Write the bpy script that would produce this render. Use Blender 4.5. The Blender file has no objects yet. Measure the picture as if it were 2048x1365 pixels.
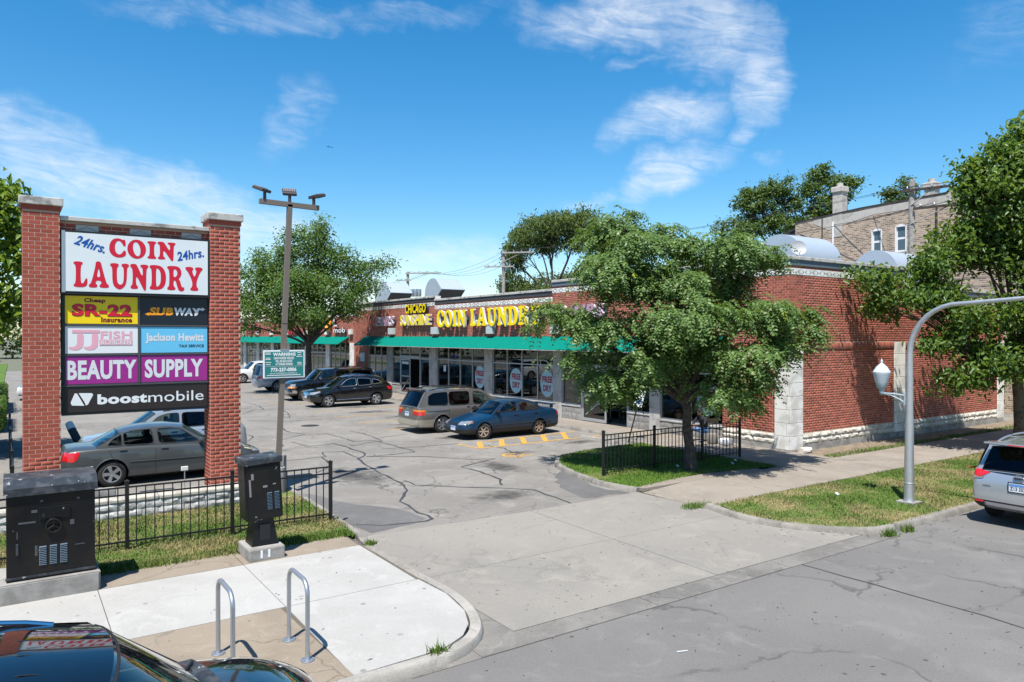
import bpy, bmesh, math, random
import numpy as np
from mathutils import Vector, Matrix
from mathutils.geometry import tessellate_polygon
from mathutils.bvhtree import BVHTree
R = math.radians
random.seed(11)
rng = np.random.default_rng(11)
sc = bpy.context.scene
col = sc.collection

# ------------------------------------------------------------------ camera
CAMH = 3.75
AZ = 55.65                       # heading of the lens, degrees from the street direction (+X)
cd = bpy.data.cameras.new('camera')
cd.sensor_width = 36.0
cd.lens = 1460 / 2048 * 36
cd.clip_start = 0.1
cd.clip_end = 3000
cam = bpy.data.objects.new('camera', cd)
col.objects.link(cam)
cam.location = (0, 0, CAMH)
cam.rotation_euler = (R(90 - 0.357), 0, R(AZ - 90))
sc.camera = cam

# ------------------------------------------------------------------ light
SUN_EL = 64.0
SHADOW_AZ = 39.0                 # heading of the shadows on the ground
sd = bpy.data.lights.new('sun', 'SUN')
sd.energy = 5.0
sd.angle = R(0.55)
sd.color = (1.0, 0.955, 0.89)
sun = bpy.data.objects.new('sun', sd)
col.objects.link(sun)
sdir = Vector((math.cos(R(SHADOW_AZ)) * math.cos(R(SUN_EL)), math.sin(R(SHADOW_AZ)) * math.cos(R(SUN_EL)), -math.sin(R(SUN_EL))))
sun.rotation_euler = sdir.to_track_quat('-Z', 'Y').to_euler()
sun.location = (-20, -20, 60)

sc.view_settings.view_transform = 'Standard'
sc.view_settings.look = 'None'
sc.view_settings.gamma = 1.0
sc.view_settings.exposure = 0.84
sc.view_settings.use_curve_mapping = False

# ------------------------------------------------------------------ sky
world = bpy.data.worlds.new('World')
sc.world = world
world.use_nodes = True
wt = world.node_tree
for n in list(wt.nodes):
    wt.nodes.remove(n)


class NT:
    """tiny node helper"""
    def __init__(self, nt):
        self.nt = nt
    def n(self, t, **kw):
        nd = self.nt.nodes.new(t)
        for k, v in kw.items():
            setattr(nd, k, v)
        return nd
    def set(self, sock, v):
        if isinstance(v, bpy.types.NodeSocket):
            self.nt.links.new(v, sock)
        else:
            sock.default_value = v
    def m(self, op, a, b=0.0, c=0.0, clamp=False):
        nd = self.n('ShaderNodeMath', operation=op, use_clamp=clamp)
        self.set(nd.inputs[0], a); self.set(nd.inputs[1], b); self.set(nd.inputs[2], c)
        return nd.outputs[0]
    def noise(self, vec, scale, detail=4, rough=.55, dist=0.0, dim='3D'):
        nd = self.n('ShaderNodeTexNoise', noise_dimensions=dim)
        if vec is not None:
            self.nt.links.new(vec, nd.inputs['Vector'])
        nd.inputs['Scale'].default_value = scale
        nd.inputs['Detail'].default_value = detail
        nd.inputs['Roughness'].default_value = rough
        nd.inputs['Distortion'].default_value = dist
        return nd.outputs['Fac']
    def ramp(self, fac, stops):
        nd = self.n('ShaderNodeValToRGB')
        el = nd.color_ramp.elements
        while len(el) < len(stops):
            el.new(0.5)
        for e, (p, c) in zip(el, stops):
            e.position = p
            e.color = tuple(c) + (1,) if len(c) == 3 else c
        self.nt.links.new(fac, nd.inputs[0])
        return nd.outputs[0]
    def mixc(self, fac, a, b, blend='MIX'):
        nd = self.n('ShaderNodeMix', data_type='RGBA', blend_type=blend)
        self.set(nd.inputs[0], fac)
        self.set(nd.inputs[6], tuple(a) + (1,) if not isinstance(a, bpy.types.NodeSocket) and len(a) == 3 else a)
        self.set(nd.inputs[7], tuple(b) + (1,) if not isinstance(b, bpy.types.NodeSocket) and len(b) == 3 else b)
        return nd.outputs[2]


W = NT(wt)
tc = W.n('ShaderNodeTexCoord')
sky = W.n('ShaderNodeTexSky', sky_type='NISHITA')
sky.sun_disc = False
sky.sun_elevation = R(SUN_EL)
sky.sun_rotation = R(231)
sky.air_density = 1.0
sky.dust_density = 0.45
sky.ozone_density = 2.2
hs = W.n('ShaderNodeHueSaturation')
hs.inputs['Hue'].default_value = 0.494
hs.inputs['Saturation'].default_value = 1.43
hs.inputs['Value'].default_value = 1.02
wt.links.new(sky.outputs[0], hs.inputs['Color'])
# azimuth / elevation of the viewing direction
sep = W.n('ShaderNodeSeparateXYZ')
wt.links.new(tc.outputs['Generated'], sep.inputs[0])
azn = W.m('SUBTRACT', R(AZ), W.m('ARCTAN2', sep.outputs[1], sep.outputs[0]))
eln = W.m('ARCSINE', sep.outputs[2])


def ae(x, y):
    a = math.atan((x - 1024) / 1460)
    e = math.atan((673 - y) / 1460 * math.cos(a))
    return a, e


# cirrus patches: azimuth, elevation, half length, half thickness (radians), tilt, weight
PATCH = []
for x, y, rx, ry, tilt, w in [
        (620, 40, 520, 34, 5, .55), (1230, 35, 230, 75, 3, 1.0), (1420, 60, 170, 95, -25, .95), (1515, 165, 80, 110, 10, 1.0),
        (1335, 235, 150, 60, 12, .95), (1490, 258, 70, 34, 18, .7), (1335, 350, 160, 62, 22, 1.0), (1165, 400, 70, 20, 10, .6),
        (50, 270, 170, 60, -14, .85), (260, 380, 330, 80, -12, 1.0), (470, 450, 240, 80, -8, .95), (590, 240, 66, 110, -30, .55),
        (850, 520, 260, 60, 3, .75), (1530, 315, 50, 18, 10, .5), (720, 590, 420, 60, 0, .7), (2000, 40, 90, 120, -40, .35),
        (1290, 120, 90, 14, 8, .5)]:
    a, e = ae(x, y)
    PATCH.append((a, e, rx / 1460, ry / 1460, R(tilt), w))
tot = None
wob = W.n('ShaderNodeCombineXYZ')
wt.links.new(azn, wob.inputs[0]); wt.links.new(eln, wob.inputs[1])
n_w1 = W.m('MULTIPLY', W.m('SUBTRACT', W.noise(wob.outputs[0], 9, 4), .5), .16)
n_w2 = W.m('MULTIPLY', W.m('SUBTRACT', W.noise(wob.outputs[0], 13, 4), .5), .07)
aw = W.m('ADD', azn, n_w1)
ew = W.m('ADD', eln, n_w2)
for a, e, ra, re, t, w in PATCH:
    da = W.m('SUBTRACT', aw, a); de = W.m('SUBTRACT', ew, e)
    p = W.m('ADD', W.m('MULTIPLY', da, math.cos(t) / ra), W.m('MULTIPLY', de, math.sin(t) / ra))
    q = W.m('ADD', W.m('MULTIPLY', da, -math.sin(t) / re), W.m('MULTIPLY', de, math.cos(t) / re))
    d2 = W.m('ADD', W.m('MULTIPLY', p, p), W.m('MULTIPLY', q, q))
    k = W.m('MULTIPLY', W.m('SUBTRACT', 1.0, d2, clamp=True), w)
    tot = k if tot is None else W.m('MAXIMUM', tot, k)
stv = W.n('ShaderNodeCombineXYZ')
wt.links.new(W.m('ADD', W.m('MULTIPLY', azn, 7.0), W.m('MULTIPLY', eln, -5.0)), stv.inputs[0])
wt.links.new(W.m('ADD', W.m('MULTIPLY', eln, 30.0), W.m('MULTIPLY', azn, 6.0)), stv.inputs[1])
streak = W.noise(stv.outputs[0], 1.5, 9, .68, 1.6)
fine = W.noise(wob.outputs[0], 34, 6, .6, 0.6)
tex = W.m('ADD', W.m('MULTIPLY', streak, .80), W.m('MULTIPLY', fine, .26))
cov = W.m('ADD', tot, .10)
cl = W.n('ShaderNodeMapRange', interpolation_type='SMOOTHSTEP')
wt.links.new(W.m('MULTIPLY', W.m('POWER', cov, .75), W.m('POWER', tex, .9)), cl.inputs['Value'])
cl.inputs['From Min'].default_value = .17
cl.inputs['From Max'].default_value = 1.04
cl.inputs['To Min'].default_value = 0
cl.inputs['To Max'].default_value = .86
CLOUD_RGB = (5.9, 6.15, 6.4)
skc = W.mixc(cl.outputs[0], hs.outputs[0], CLOUD_RGB)
bg = W.n('ShaderNodeBackground')
bg.inputs['Strength'].default_value = 0.098
wt.links.new(skc, bg.inputs['Color'])
wo = W.n('ShaderNodeOutputWorld')
wt.links.new(bg.outputs[0], wo.inputs['Surface'])


# ------------------------------------------------------------------ materials
def lin(r, g, b, k=1.0):
    f = lambda c: (c / 255 / 12.92 if c / 255 <= .04045 else ((c / 255 + .055) / 1.055) ** 2.4) * k
    return (f(r), f(g), f(b))


def mat(name, c, rough=.75, metal=0.0, spec=.4, var=0.0, vscale=6.0, c2=None, c2scale=2.0, c2lo=.45, c2hi=.6, isl=0.0, bump=0.0, bscale=80.0,
        coat=0.0, world_co=True, emis=None, rvar=0.0, c3=None, c3scale=20, c3lo=.62, c3hi=.68):
    m = bpy.data.materials.new(name)
    m.use_nodes = True
    nt = m.node_tree
    N = NT(nt)
    b = nt.nodes['Principled BSDF']
    b.inputs['Roughness'].default_value = rough
    b.inputs['Metallic'].default_value = metal
    b.inputs['Specular IOR Level'].default_value = spec
    b.inputs['Coat Weight'].default_value = coat
    b.inputs['Coat Roughness'].default_value = .03
    b.inputs['Base Color'].default_value = tuple(c) + (1,)
    vec = None
    if var or c2 is not None or bump or rvar or c3 is not None:
        if world_co:
            vec = N.n('ShaderNodeNewGeometry').outputs['Position']
        else:
            vec = N.n('ShaderNodeTexCoord').outputs['Object']
    cs = None
    if c2 is not None:
        f = N.n('ShaderNodeMapRange', interpolation_type='SMOOTHSTEP')
        nt.links.new(N.noise(vec, c2scale, 6, .6, .3), f.inputs['Value'])
        f.inputs['From Min'].default_value = c2lo
        f.inputs['From Max'].default_value = c2hi
        cs = N.mixc(f.outputs[0], c, c2)
    if c3 is not None:
        f = N.n('ShaderNodeMapRange', interpolation_type='SMOOTHSTEP')
        nt.links.new(N.noise(vec, c3scale, 3, .6, .0), f.inputs['Value'])
        f.inputs['From Min'].default_value = c3lo
        f.inputs['From Max'].default_value = c3hi
        cs = N.mixc(f.outputs[0], cs if cs is not None else c, c3)
    if var or isl:
        h = N.n('ShaderNodeHueSaturation')
        N.set(h.inputs['Color'], cs if cs is not None else tuple(c) + (1,))
        v = None
        if var:
            v = N.m('ADD', 1 - var, N.m('MULTIPLY', N.noise(vec, vscale, 6, .62), 2 * var))
        if isl:
            g = N.n('ShaderNodeNewGeometry'); oi = N.n('ShaderNodeObjectInfo')
            r = N.m('FRACT', N.m('ADD', g.outputs['Random Per Island'], oi.outputs['Random']))
            r2 = N.m('ADD', 1 - isl, N.m('MULTIPLY', r, 2 * isl))
            v = r2 if v is None else N.m('MULTIPLY', v, r2)
        nt.links.new(v, h.inputs['Value'])
        cs = h.outputs[0]
    if cs is not None:
        nt.links.new(cs, b.inputs['Base Color'])
    if rvar:
        nt.links.new(N.m('ADD', rough - rvar, N.m('MULTIPLY', N.noise(vec, vscale * 1.7, 5), 2 * rvar)), b.inputs['Roughness'])
    if bump:
        bp = N.n('ShaderNodeBump')
        bp.inputs['Strength'].default_value = bump
        bp.inputs['Distance'].default_value = .02
        nt.links.new(N.noise(vec, bscale, 6, .65), bp.inputs['Height'])
        nt.links.new(bp.outputs[0], b.inputs['Normal'])
    if emis:
        b.inputs['Emission Color'].default_value = tuple(emis) + (1,)
        b.inputs['Emission Strength'].default_value = 1
    return m


def glass_mat(name, tint, refl=.07, gcol=(1, 1, 1), rough=.0):
    m = bpy.data.materials.new(name)
    m.use_nodes = True
    nt = m.node_tree
    N = NT(nt)
    nt.nodes.remove(nt.nodes['Principled BSDF'])
    out = nt.nodes['Material Output']
    t = N.n('ShaderNodeBsdfTransparent'); t.inputs[0].default_value = tuple(tint) + (1,)
    g = N.n('ShaderNodeBsdfGlossy'); g.inputs['Roughness'].default_value = rough; g.inputs['Color'].default_value = tuple(gcol) + (1,)
    lw = N.n('ShaderNodeLayerWeight'); lw.inputs['Blend'].default_value = .5
    f = N.m('ADD', refl, N.m('MULTIPLY', N.m('POWER', lw.outputs['Facing'], 4.0), 1 - refl), clamp=True)
    mx = N.n('ShaderNodeMixShader')
    nt.links.new(f, mx.inputs[0]); nt.links.new(t.outputs[0], mx.inputs[1]); nt.links.new(g.outputs[0], mx.inputs[2])
    nt.links.new(mx.outputs[0], out.inputs[0])
    return m


def leaf_mat(name, c1, c2, gloss=.35, trans=.35, yel=None):
    m = bpy.data.materials.new(name)
    m.use_nodes = True
    nt = m.node_tree
    N = NT(nt)
    b = nt.nodes['Principled BSDF']
    g = N.n('ShaderNodeNewGeometry')
    r = g.outputs['Random Per Island']
    n = N.noise(g.outputs['Position'], 1.1, 3)
    f = N.m('ADD', N.m('MULTIPLY', r, .6), N.m('MULTIPLY', n, .5), clamp=True)
    c = N.mixc(f, c1, c2)
    if yel is not None:
        ff = N.n('ShaderNodeMapRange'); nt.links.new(N.noise(g.outputs['Position'], 1.5, 2), ff.inputs[0])
        ff.inputs['From Min'].default_value = .70; ff.inputs['From Max'].default_value = .76
        c = N.mixc(ff.outputs[0], c, yel)
    nt.links.new(c, b.inputs['Base Color'])
    b.inputs['Roughness'].default_value = gloss
    b.inputs['Specular IOR Level'].default_value = .36
    tr = N.n('ShaderNodeBsdfTranslucent')
    cc = N.mixc(.5, c, (.30, .42, .03))
    nt.links.new(cc, tr.inputs[0])
    mx = N.n('ShaderNodeMixShader'); mx.inputs[0].default_value = trans
    nt.links.new(b.outputs[0], mx.inputs[1]); nt.links.new(tr.outputs[0], mx.inputs[2])
    nt.links.new(mx.outputs[0], nt.nodes['Material Output'].inputs[0])
    return m


M = {}


def ground_mat(name, base, dark, light, scale=.5, grain=.22, gs=55, cracks=0.0, cs=1.6, spots=0.0, ss=9.0, stain=None, st_s=.7, stlo=.56, sthi=.75):
    """paving: large mottling, stains, aggregate grain, hairline cracks and dark spots"""
    m = bpy.data.materials.new(name)
    m.use_nodes = True
    nt = m.node_tree
    N = NT(nt)
    b = nt.nodes['Principled BSDF']
    b.inputs['Roughness'].default_value = .92
    b.inputs['Specular IOR Level'].default_value = .25
    P = N.n('ShaderNodeNewGeometry').outputs['Position']
    def rng_(f, lo, hi):
        r = N.n('ShaderNodeMapRange', interpolation_type='SMOOTHSTEP')
        nt.links.new(f, r.inputs[0]); r.inputs['From Min'].default_value = lo; r.inputs['From Max'].default_value = hi
        return r.outputs[0]
    c = N.mixc(rng_(N.noise(P, scale, 7, .62, .4), .36, .62), base, dark)
    c = N.mixc(N.m('MULTIPLY', rng_(N.noise(P, scale * 4.3, 6, .66, .8), .50, .70), .8), c, light)
    if stain is not None:
        c = N.mixc(N.m('MULTIPLY', rng_(N.noise(P, st_s, 6, .7, 1.2), stlo, sthi), .85), c, stain)
    if cracks:
        v = N.n('ShaderNodeTexVoronoi', feature='DISTANCE_TO_EDGE')
        mp = N.n('ShaderNodeVectorMath', operation='ADD')
        nz = N.n('ShaderNodeTexNoise'); nz.inputs['Scale'].default_value = 1.3; nz.inputs['Detail'].default_value = 6; nt.links.new(P, nz.inputs['Vector'])
        sc_ = N.n('ShaderNodeVectorMath', operation='SCALE'); nt.links.new(nz.outputs['Color'], sc_.inputs[0]); sc_.inputs['Scale'].default_value = .9
        nt.links.new(P, mp.inputs[0]); nt.links.new(sc_.outputs[0], mp.inputs[1])
        nt.links.new(mp.outputs[0], v.inputs['Vector']); v.inputs['Scale'].default_value = 1 / cs
        k = N.m('MULTIPLY', N.m('SUBTRACT', 1.0, rng_(v.outputs['Distance'], .0, .014)), N.m('MULTIPLY', rng_(N.noise(P, .45, 3), .42, .6), cracks))
        c = N.mixc(k, c, tuple(x * .28 for x in base))
    if spots:
        v = N.n('ShaderNodeTexVoronoi'); v.inputs['Scale'].default_value = ss; v.inputs['Randomness'].default_value = 1
        nt.links.new(P, v.inputs['Vector'])
        k = N.m('MULTIPLY', N.m('SUBTRACT', 1.0, rng_(v.outputs['Distance'], .07, .13)), N.m('MULTIPLY', rng_(N.noise(P, 1.7, 3), .46, .6), spots))
        c = N.mixc(k, c, tuple(x * .38 for x in base))
    h = N.n('ShaderNodeHueSaturation'); nt.links.new(c, h.inputs['Color'])
    g1 = N.noise(P, gs, 3, .7); g2 = N.noise(P, gs * 3.1, 2, .7)
    nt.links.new(N.m('ADD', 1 - grain * 1.5, N.m('ADD', N.m('MULTIPLY', g1, grain * 1.7), N.m('MULTIPLY', g2, grain * 1.3))), h.inputs['Value'])
    nt.links.new(h.outputs[0], b.inputs['Base Color'])
    bp = N.n('ShaderNodeBump'); bp.inputs['Strength'].default_value = .55; bp.inputs['Distance'].default_value = .012
    nt.links.new(g1, bp.inputs['Height']); nt.links.new(bp.outputs[0], b.inputs['Normal'])
    return m


M['asphalt'] = ground_mat('lot_asphalt', (.200, .187, .168), (.160, .150, .136), (.230, .216, .195), .33, .26, 34, .75, 2.2, .5, 3.0, (.100, .094, .088), .55, .60, .80)
M['patch'] = ground_mat('patch_asphalt', (.118, .115, .112), (.095, .093, .091), (.140, .136, .131), .6, .3, 40)
M['street'] = ground_mat('street_asphalt', (.150, .144, .136), (.129, .124, .118), (.168, .162, .153), .30, .30, 38, .55, 3.4, .85, 3.4, (.104, .102, .100), .35, .58, .78)
M['seal'] = mat('crack_seal', (.040, .041, .043), .6, var=.2)
M['apron'] = ground_mat('apron_concrete', (.222, .207, .182), (.194, .183, .165), (.246, .228, .197), .30, .24, 40, .18, 3.0, .7, 3.6, (.150, .140, .126), .4, .62, .84)
M['gutter'] = ground_mat('gutter_concrete', (.180, .170, .154), (.125, .119, .110), (.205, .192, .172), .7, .26, 40, .5, 1.4, .5, 5, (.085, .080, .074), .8, .55, .75)
M['white_conc'] = ground_mat('new_concrete', (.335, .328, .310), (.298, .290, .272), (.355, .348, .330), .6, .14, 30, 0, 1, .7, 2.6, (.255, .246, .230), .5, .62, .85)
M['tan_conc'] = ground_mat('old_concrete', (.230, .192, .148), (.195, .162, .124), (.255, .218, .172), .8, .28, 46, .5, 1.8, .6, 5, (.150, .128, .104), .8, .58, .8)
M['walk_conc'] = ground_mat('walk_concrete', (.235, .205, .170), (.198, .174, .146), (.258, .230, .194), .6, .22, 36, .4, 2.4, .7, 4, (.150, .135, .116), .6, .60, .82)
M['kerb'] = ground_mat('kerb_concrete', (.245, .228, .200), (.165, .154, .138), (.275, .255, .222), 1.6, .25, 40, .6, .9, .4, 8, (.085, .080, .074), 1.8, .55, .72)
M['new_kerb'] = ground_mat('new_kerb_concrete', (.315, .298, .265), (.235, .222, .198), (.335, .320, .288), 1.4, .22, 40, .5, 1.0, .4, 8, (.115, .108, .098), 1.6, .57, .75)
M['joint'] = mat('joint_dirt', (.10, .085, .065), .95)
M['yellow_paint'] = mat('yellow_road_paint', (.50, .27, .035), .8, c2=(.34, .20, .05), c2scale=8, var=.2, vscale=30, c3=(.14, .12, .09), c3scale=26, c3lo=.60, c3hi=.70)
M['dirt'] = mat('dirt', (.20, .16, .115), .98, c2=(.13, .10, .07), c2scale=5, var=.25, vscale=30, bump=.6, bscale=60)
M['ground'] = mat('far_ground', (.11, .12, .08), .95, c2=(.12, .11, .09), c2scale=.05)
M['brick'] = mat('red_brick', (.318, .088, .057), .85, spec=.25, c2=(.262, .070, .047), c2scale=.6, c2lo=.40, c2hi=.62, isl=.30, var=.12, vscale=40, bump=.3, bscale=160)
M['brick2'] = mat('sign_brick', (.295, .068, .044), .85, spec=.25, isl=.16, var=.12, vscale=40, bump=.35, bscale=160)
M['mortar'] = mat('mortar', (.43, .29, .22), .95, var=.15, vscale=20, bump=.3)
M['lime'] = mat('limestone', (.68, .665, .625), .85, isl=.05, c2=(.52, .50, .455), c2scale=2.5, var=.06, vscale=12, bump=.1, bscale=120)
M['rockface'] = mat('rock_face_stone', (.55, .52, .45), .9, isl=.10, c2=(.40, .37, .31), c2scale=5, var=.16, vscale=14, bump=.7, bscale=30)
M['grey_rock'] = mat('grey_rock_face', (.50, .49, .465), .92, isl=.14, c2=(.30, .29, .275), c2scale=6, var=.2, vscale=16, bump=.8, bscale=34)
M['dado'] = mat('dado_stone', (.27, .26, .245), .92, isl=.12, c2=(.19, .18, .17), c2scale=6, var=.2, vscale=16, bump=.6, bscale=34)
M['grey_pier'] = mat('grey_stone_pier', (.40, .385, .36), .88, isl=.05, c2=(.30, .29, .27), c2scale=2.5, var=.08, vscale=14)
M['foundation'] = mat('foundation_concrete', (.27, .26, .24), .92, c2=(.19, .18, .165), c2scale=2.2, var=.15, vscale=10, bump=.3)
M['coping'] = mat('coping_concrete', (.42, .405, .375), .9, isl=.05, c2=(.20, .195, .185), c2scale=4.0, c2lo=.48, c2hi=.66, var=.15, vscale=14, bump=.3)
M['flashing'] = mat('blue_grey_flashing', (.10, .135, .17), .6, var=.12, vscale=6)
M['wall_cap'] = mat('wall_cap_concrete', (.40, .375, .325), .92, c2=(.30, .28, .24), c2scale=4, var=.14, vscale=18)
M['dark_flashing'] = mat('dark_flashing', (.045, .05, .055), .7, var=.2, vscale=6)
M['roof'] = mat('flat_roof', (.22, .22, .22), .9, var=.1)
M['awning'] = mat('green_awning', (.0008, .150, .114), .9, spec=.08, var=.12, vscale=1.6, bump=.5, bscale=2.2, world_co=True)
M['alum'] = mat('brushed_aluminium', (.46, .47, .48), .45, metal=.55, var=.06, vscale=4)
M['glass'] = glass_mat('shop_glass', (.46, .50, .50), .08)
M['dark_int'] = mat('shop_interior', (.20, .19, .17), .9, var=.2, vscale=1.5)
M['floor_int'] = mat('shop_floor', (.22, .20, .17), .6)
M['yellow_int'] = mat('yellow_bench', (.40, .28, .03), .6)
M['white_int'] = mat('white_machine', (.55, .55, .55), .5)
M['cardboard'] = mat('cardboard', (.33, .21, .11), .9, var=.1)
M['decal_blue'] = mat('pale_blue_decal', (.30, .47, .52), .6)
M['decal_red'] = mat('red_lettering', (.28, .008, .025), .6)
M['iron'] = mat('black_iron', (.009, .009, .010), .45, var=.2, vscale=20)
M['galv'] = mat('galvanised_steel', (.40, .43, .46), .38, metal=.75, var=.12, vscale=18, rvar=.1)
M['pole_alum'] = mat('spun_aluminium', (.47, .48, .49), .42, metal=.7, var=.12, vscale=9, rvar=.08)
M['bronze'] = mat('bronze_paint', (.145, .118, .098), .5, var=.06, vscale=4)
M['dark_bronze'] = mat('dark_bronze', (.055, .046, .045), .45)
M['fixture'] = mat('fixture_grey', (.17, .16, .165), .5)
M['cab_black'] = mat('black_cabinet_paint', (.0045, .005, .006), .36, spec=.3, var=.25, vscale=3, c2=(.009, .0075, .007), c2scale=2, c3=(.22, .22, .22), c3scale=9, c3lo=.70, c3hi=.715, rvar=.1)
M['cab_lid'] = mat('cabinet_lid', (.020, .025, .031), .42, c2=(.05, .055, .062), c2scale=6, c3=(.30, .29, .28), c3scale=7, c3lo=.655, c3hi=.68)
M['louvre'] = mat('louvre_blue_grey', (.05, .085, .12), .4)
M['chrome'] = mat('chrome', (.62, .62, .63), .12, metal=1.0)
M['lantern'] = mat('acorn_lantern', (.45, .50, .54), .25, var=.05, coat=.3)
M['lantern_arm'] = mat('pale_blue_paint', (.30, .36, .40), .5)
M['bark'] = mat('bark', (.085, .068, .056), .95, c2=(.045, .037, .031), c2scale=9, var=.2, vscale=24, bump=1.0, bscale=36)
M['bark2'] = mat('brown_bark', (.13, .095, .065), .95, c2=(.07, .05, .036), c2scale=8, var=.2, vscale=24, bump=1.0, bscale=30)
M['wood_pole'] = mat('weathered_pole', (.30, .285, .265), .9, c2=(.22, .205, .19), c2scale=5, var=.15, vscale=20)
M['dark_wood'] = mat('dark_crossarm', (.045, .035, .03), .9)
M['wire'] = mat('wire', (.03, .03, .032), .6)
M['sheet'] = mat('galvanised_sheet', (.42, .48, .54), .42, metal=.35, var=.06, vscale=3, rvar=.08)
M['mouth_shade'] = mat('painted_mouth_shade', (.05, .05, .052), .8)  # dark colour standing in for the shade inside the open hood mouths
M['dish'] = mat('dish_grey', (.30, .31, .32), .5)
M['siding'] = mat('white_siding', (.60, .60, .60), .7)
M['tar'] = mat('tar', (.03, .028, .03), .85)
M['plaster'] = mat('parged_cement', (.42, .395, .36), .92, c2=(.33, .31, .28), c2scale=2, var=.12, vscale=8)
M['white_frame'] = mat('white_window_frame', (.66, .67, .68), .5)
M['far_glass'] = mat('far_window_glass', (.06, .09, .11), .08, spec=.8)
M['tyre'] = mat('tyre_rubber', (.020, .020, .020), .8, var=.2, vscale=20, world_co=False)
M['black_trim'] = mat('black_trim', (.012, .012, .013), .5)
M['well'] = mat('wheel_well', (.006, .006, .006), .95)
M['rim'] = mat('alloy_rim', (.50, .51, .52), .3, metal=.8)
M['rim_rust'] = mat('rusty_steel_rim', (.40, .31, .24), .5, metal=.5, var=.2, vscale=20, world_co=False)
M['carglass'] = glass_mat('car_glass', (.42, .50, .49), .06)
M['privacy'] = glass_mat('privacy_glass', (.05, .06, .06), .03, (.55, .6, .7))
M['seat'] = mat('seat_fabric', (.07, .07, .07), .9)
M['red_lamp'] = mat('red_lamp', (.50, .010, .014), .18, coat=1.0, spec=.6)
M['amber_lamp'] = mat('amber_lamp', (.62, .18, .02), .2, coat=1.0)
M['clear_lamp'] = mat('headlamp', (.24, .25, .26), .1, coat=1.0, metal=.2)
M['yellowed_lamp'] = mat('yellowed_headlamp', (.50, .40, .22), .15, coat=1.0)
M['plate'] = mat('licence_plate', (.50, .55, .62), .5)
M['plate_blue'] = mat('plate_blue', (.08, .22, .48), .5)
M['plate_frame'] = mat('plate_frame', (.03, .03, .035), .4)
M['white_panel'] = mat('white_sign_panel', (.60, .64, .65), .35, var=.07, vscale=2.2)
M['sign_black'] = mat('sign_cabinet_black', (.012, .013, .016), .45)
M['sign_red'] = mat('sign_red', (.52, .008, .030), .4)
M['sign_darkred'] = mat('sign_dark_red', (.19, .006, .008), .5)
M['sign_blue'] = mat('sign_blue', (.004, .070, .300), .4)
M['sign_yellow'] = mat('sign_yellow', (.78, .55, .004), .4)
M['sign_navy'] = mat('sign_navy', (.008, .013, .021), .35)
M['sign_orange'] = mat('sign_orange', (.80, .30, .008), .4)
M['sign_white'] = mat('sign_white', (.64, .66, .67), .4)
M['sign_pale'] = mat('sign_pale_grey', (.56, .58, .60), .4)
M['sign_pink'] = mat('sign_faded_pink', (.66, .33, .40), .4)
M['sign_sky'] = mat('sign_light_blue', (.115, .440, .660), .4)
M['sign_purple'] = mat('sign_magenta', (.270, .018, .200), .4)
M['sign_brown'] = mat('sign_dark_brown', (.022, .016, .016), .4)
M['sign_green'] = mat('tow_sign_green', (.015, .170, .160), .4)
M['letter_yellow'] = mat('letter_yellow', (.80, .60, .000), .4)
M['letter_side'] = mat('letter_return', (.50, .50, .52), .5)
M['letter_pink'] = mat('letter_faded_pink', (.42, .24, .32), .5)
M['letter_mag'] = mat('letter_magenta', (.55, .02, .20), .5)
M['letter_red'] = mat('letter_red', (.55, .02, .05), .5)
M['letter_black'] = mat('letter_black', (.02, .02, .02), .5)
M['raceway'] = mat('raceway_grey', (.055, .06, .065), .6)
M['box_grey'] = mat('pale_light_box', (.42, .45, .45), .6)
M['hc_blue'] = mat('accessible_blue', (.01, .13, .45), .4)
M['white_post'] = mat('white_bollard', (.55, .54, .50), .7)
M['jeans'] = mat('blue_jeans', (.10, .22, .45), .9, var=.15, vscale=30)
M['dark_cloth'] = mat('dark_cloth', (.015, .016, .022), .9)
M['blue_cloth'] = mat('blue_shirt', (.05, .12, .36), .9)
M['skin'] = mat('skin', (.20, .11, .075), .6)
M['hair'] = mat('dark_hair', (.012, .010, .009), .7)
M['bag'] = mat('backpack_fabric', (.20, .18, .155), .9)
M['litter'] = mat('white_litter', (.55, .56, .58), .8)


def paint(name, c, rough=.22, metal=.35, coat=1.0):
    return mat(name, c, rough, metal=metal, spec=.5, coat=coat, world_co=False)


# ------------------------------------------------------------------ geometry helpers
def wm(o):
    m = Matrix.Identity(4)
    while o is not None:
        m = o.matrix_basis @ m
        o = o.parent
    return m


def tag(o, label=None, cat=None, group=None, kind=None):
    if label: o['label'] = label
    if cat: o['category'] = cat
    if group: o['group'] = group
    if kind: o['kind'] = kind
    return o


def thing(name, label, cat, loc=(0, 0, 0), rz=0.0, group=None):
    o = bpy.data.objects.new(name, None)
    o.empty_display_size = .2
    col.objects.link(o)
    o.location = loc
    o.rotation_euler = (0, 0, rz)
    return tag(o, label, cat, group)


def link_mesh(name, me, parent=None, loc=None, rz=0.0):
    o = bpy.data.objects.new(name, me)
    col.objects.link(o)
    if parent is not None:
        o.parent = parent
    if loc is not None:
        o.location = loc
    if rz:
        o.rotation_euler = (0, 0, rz)
    return o


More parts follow.
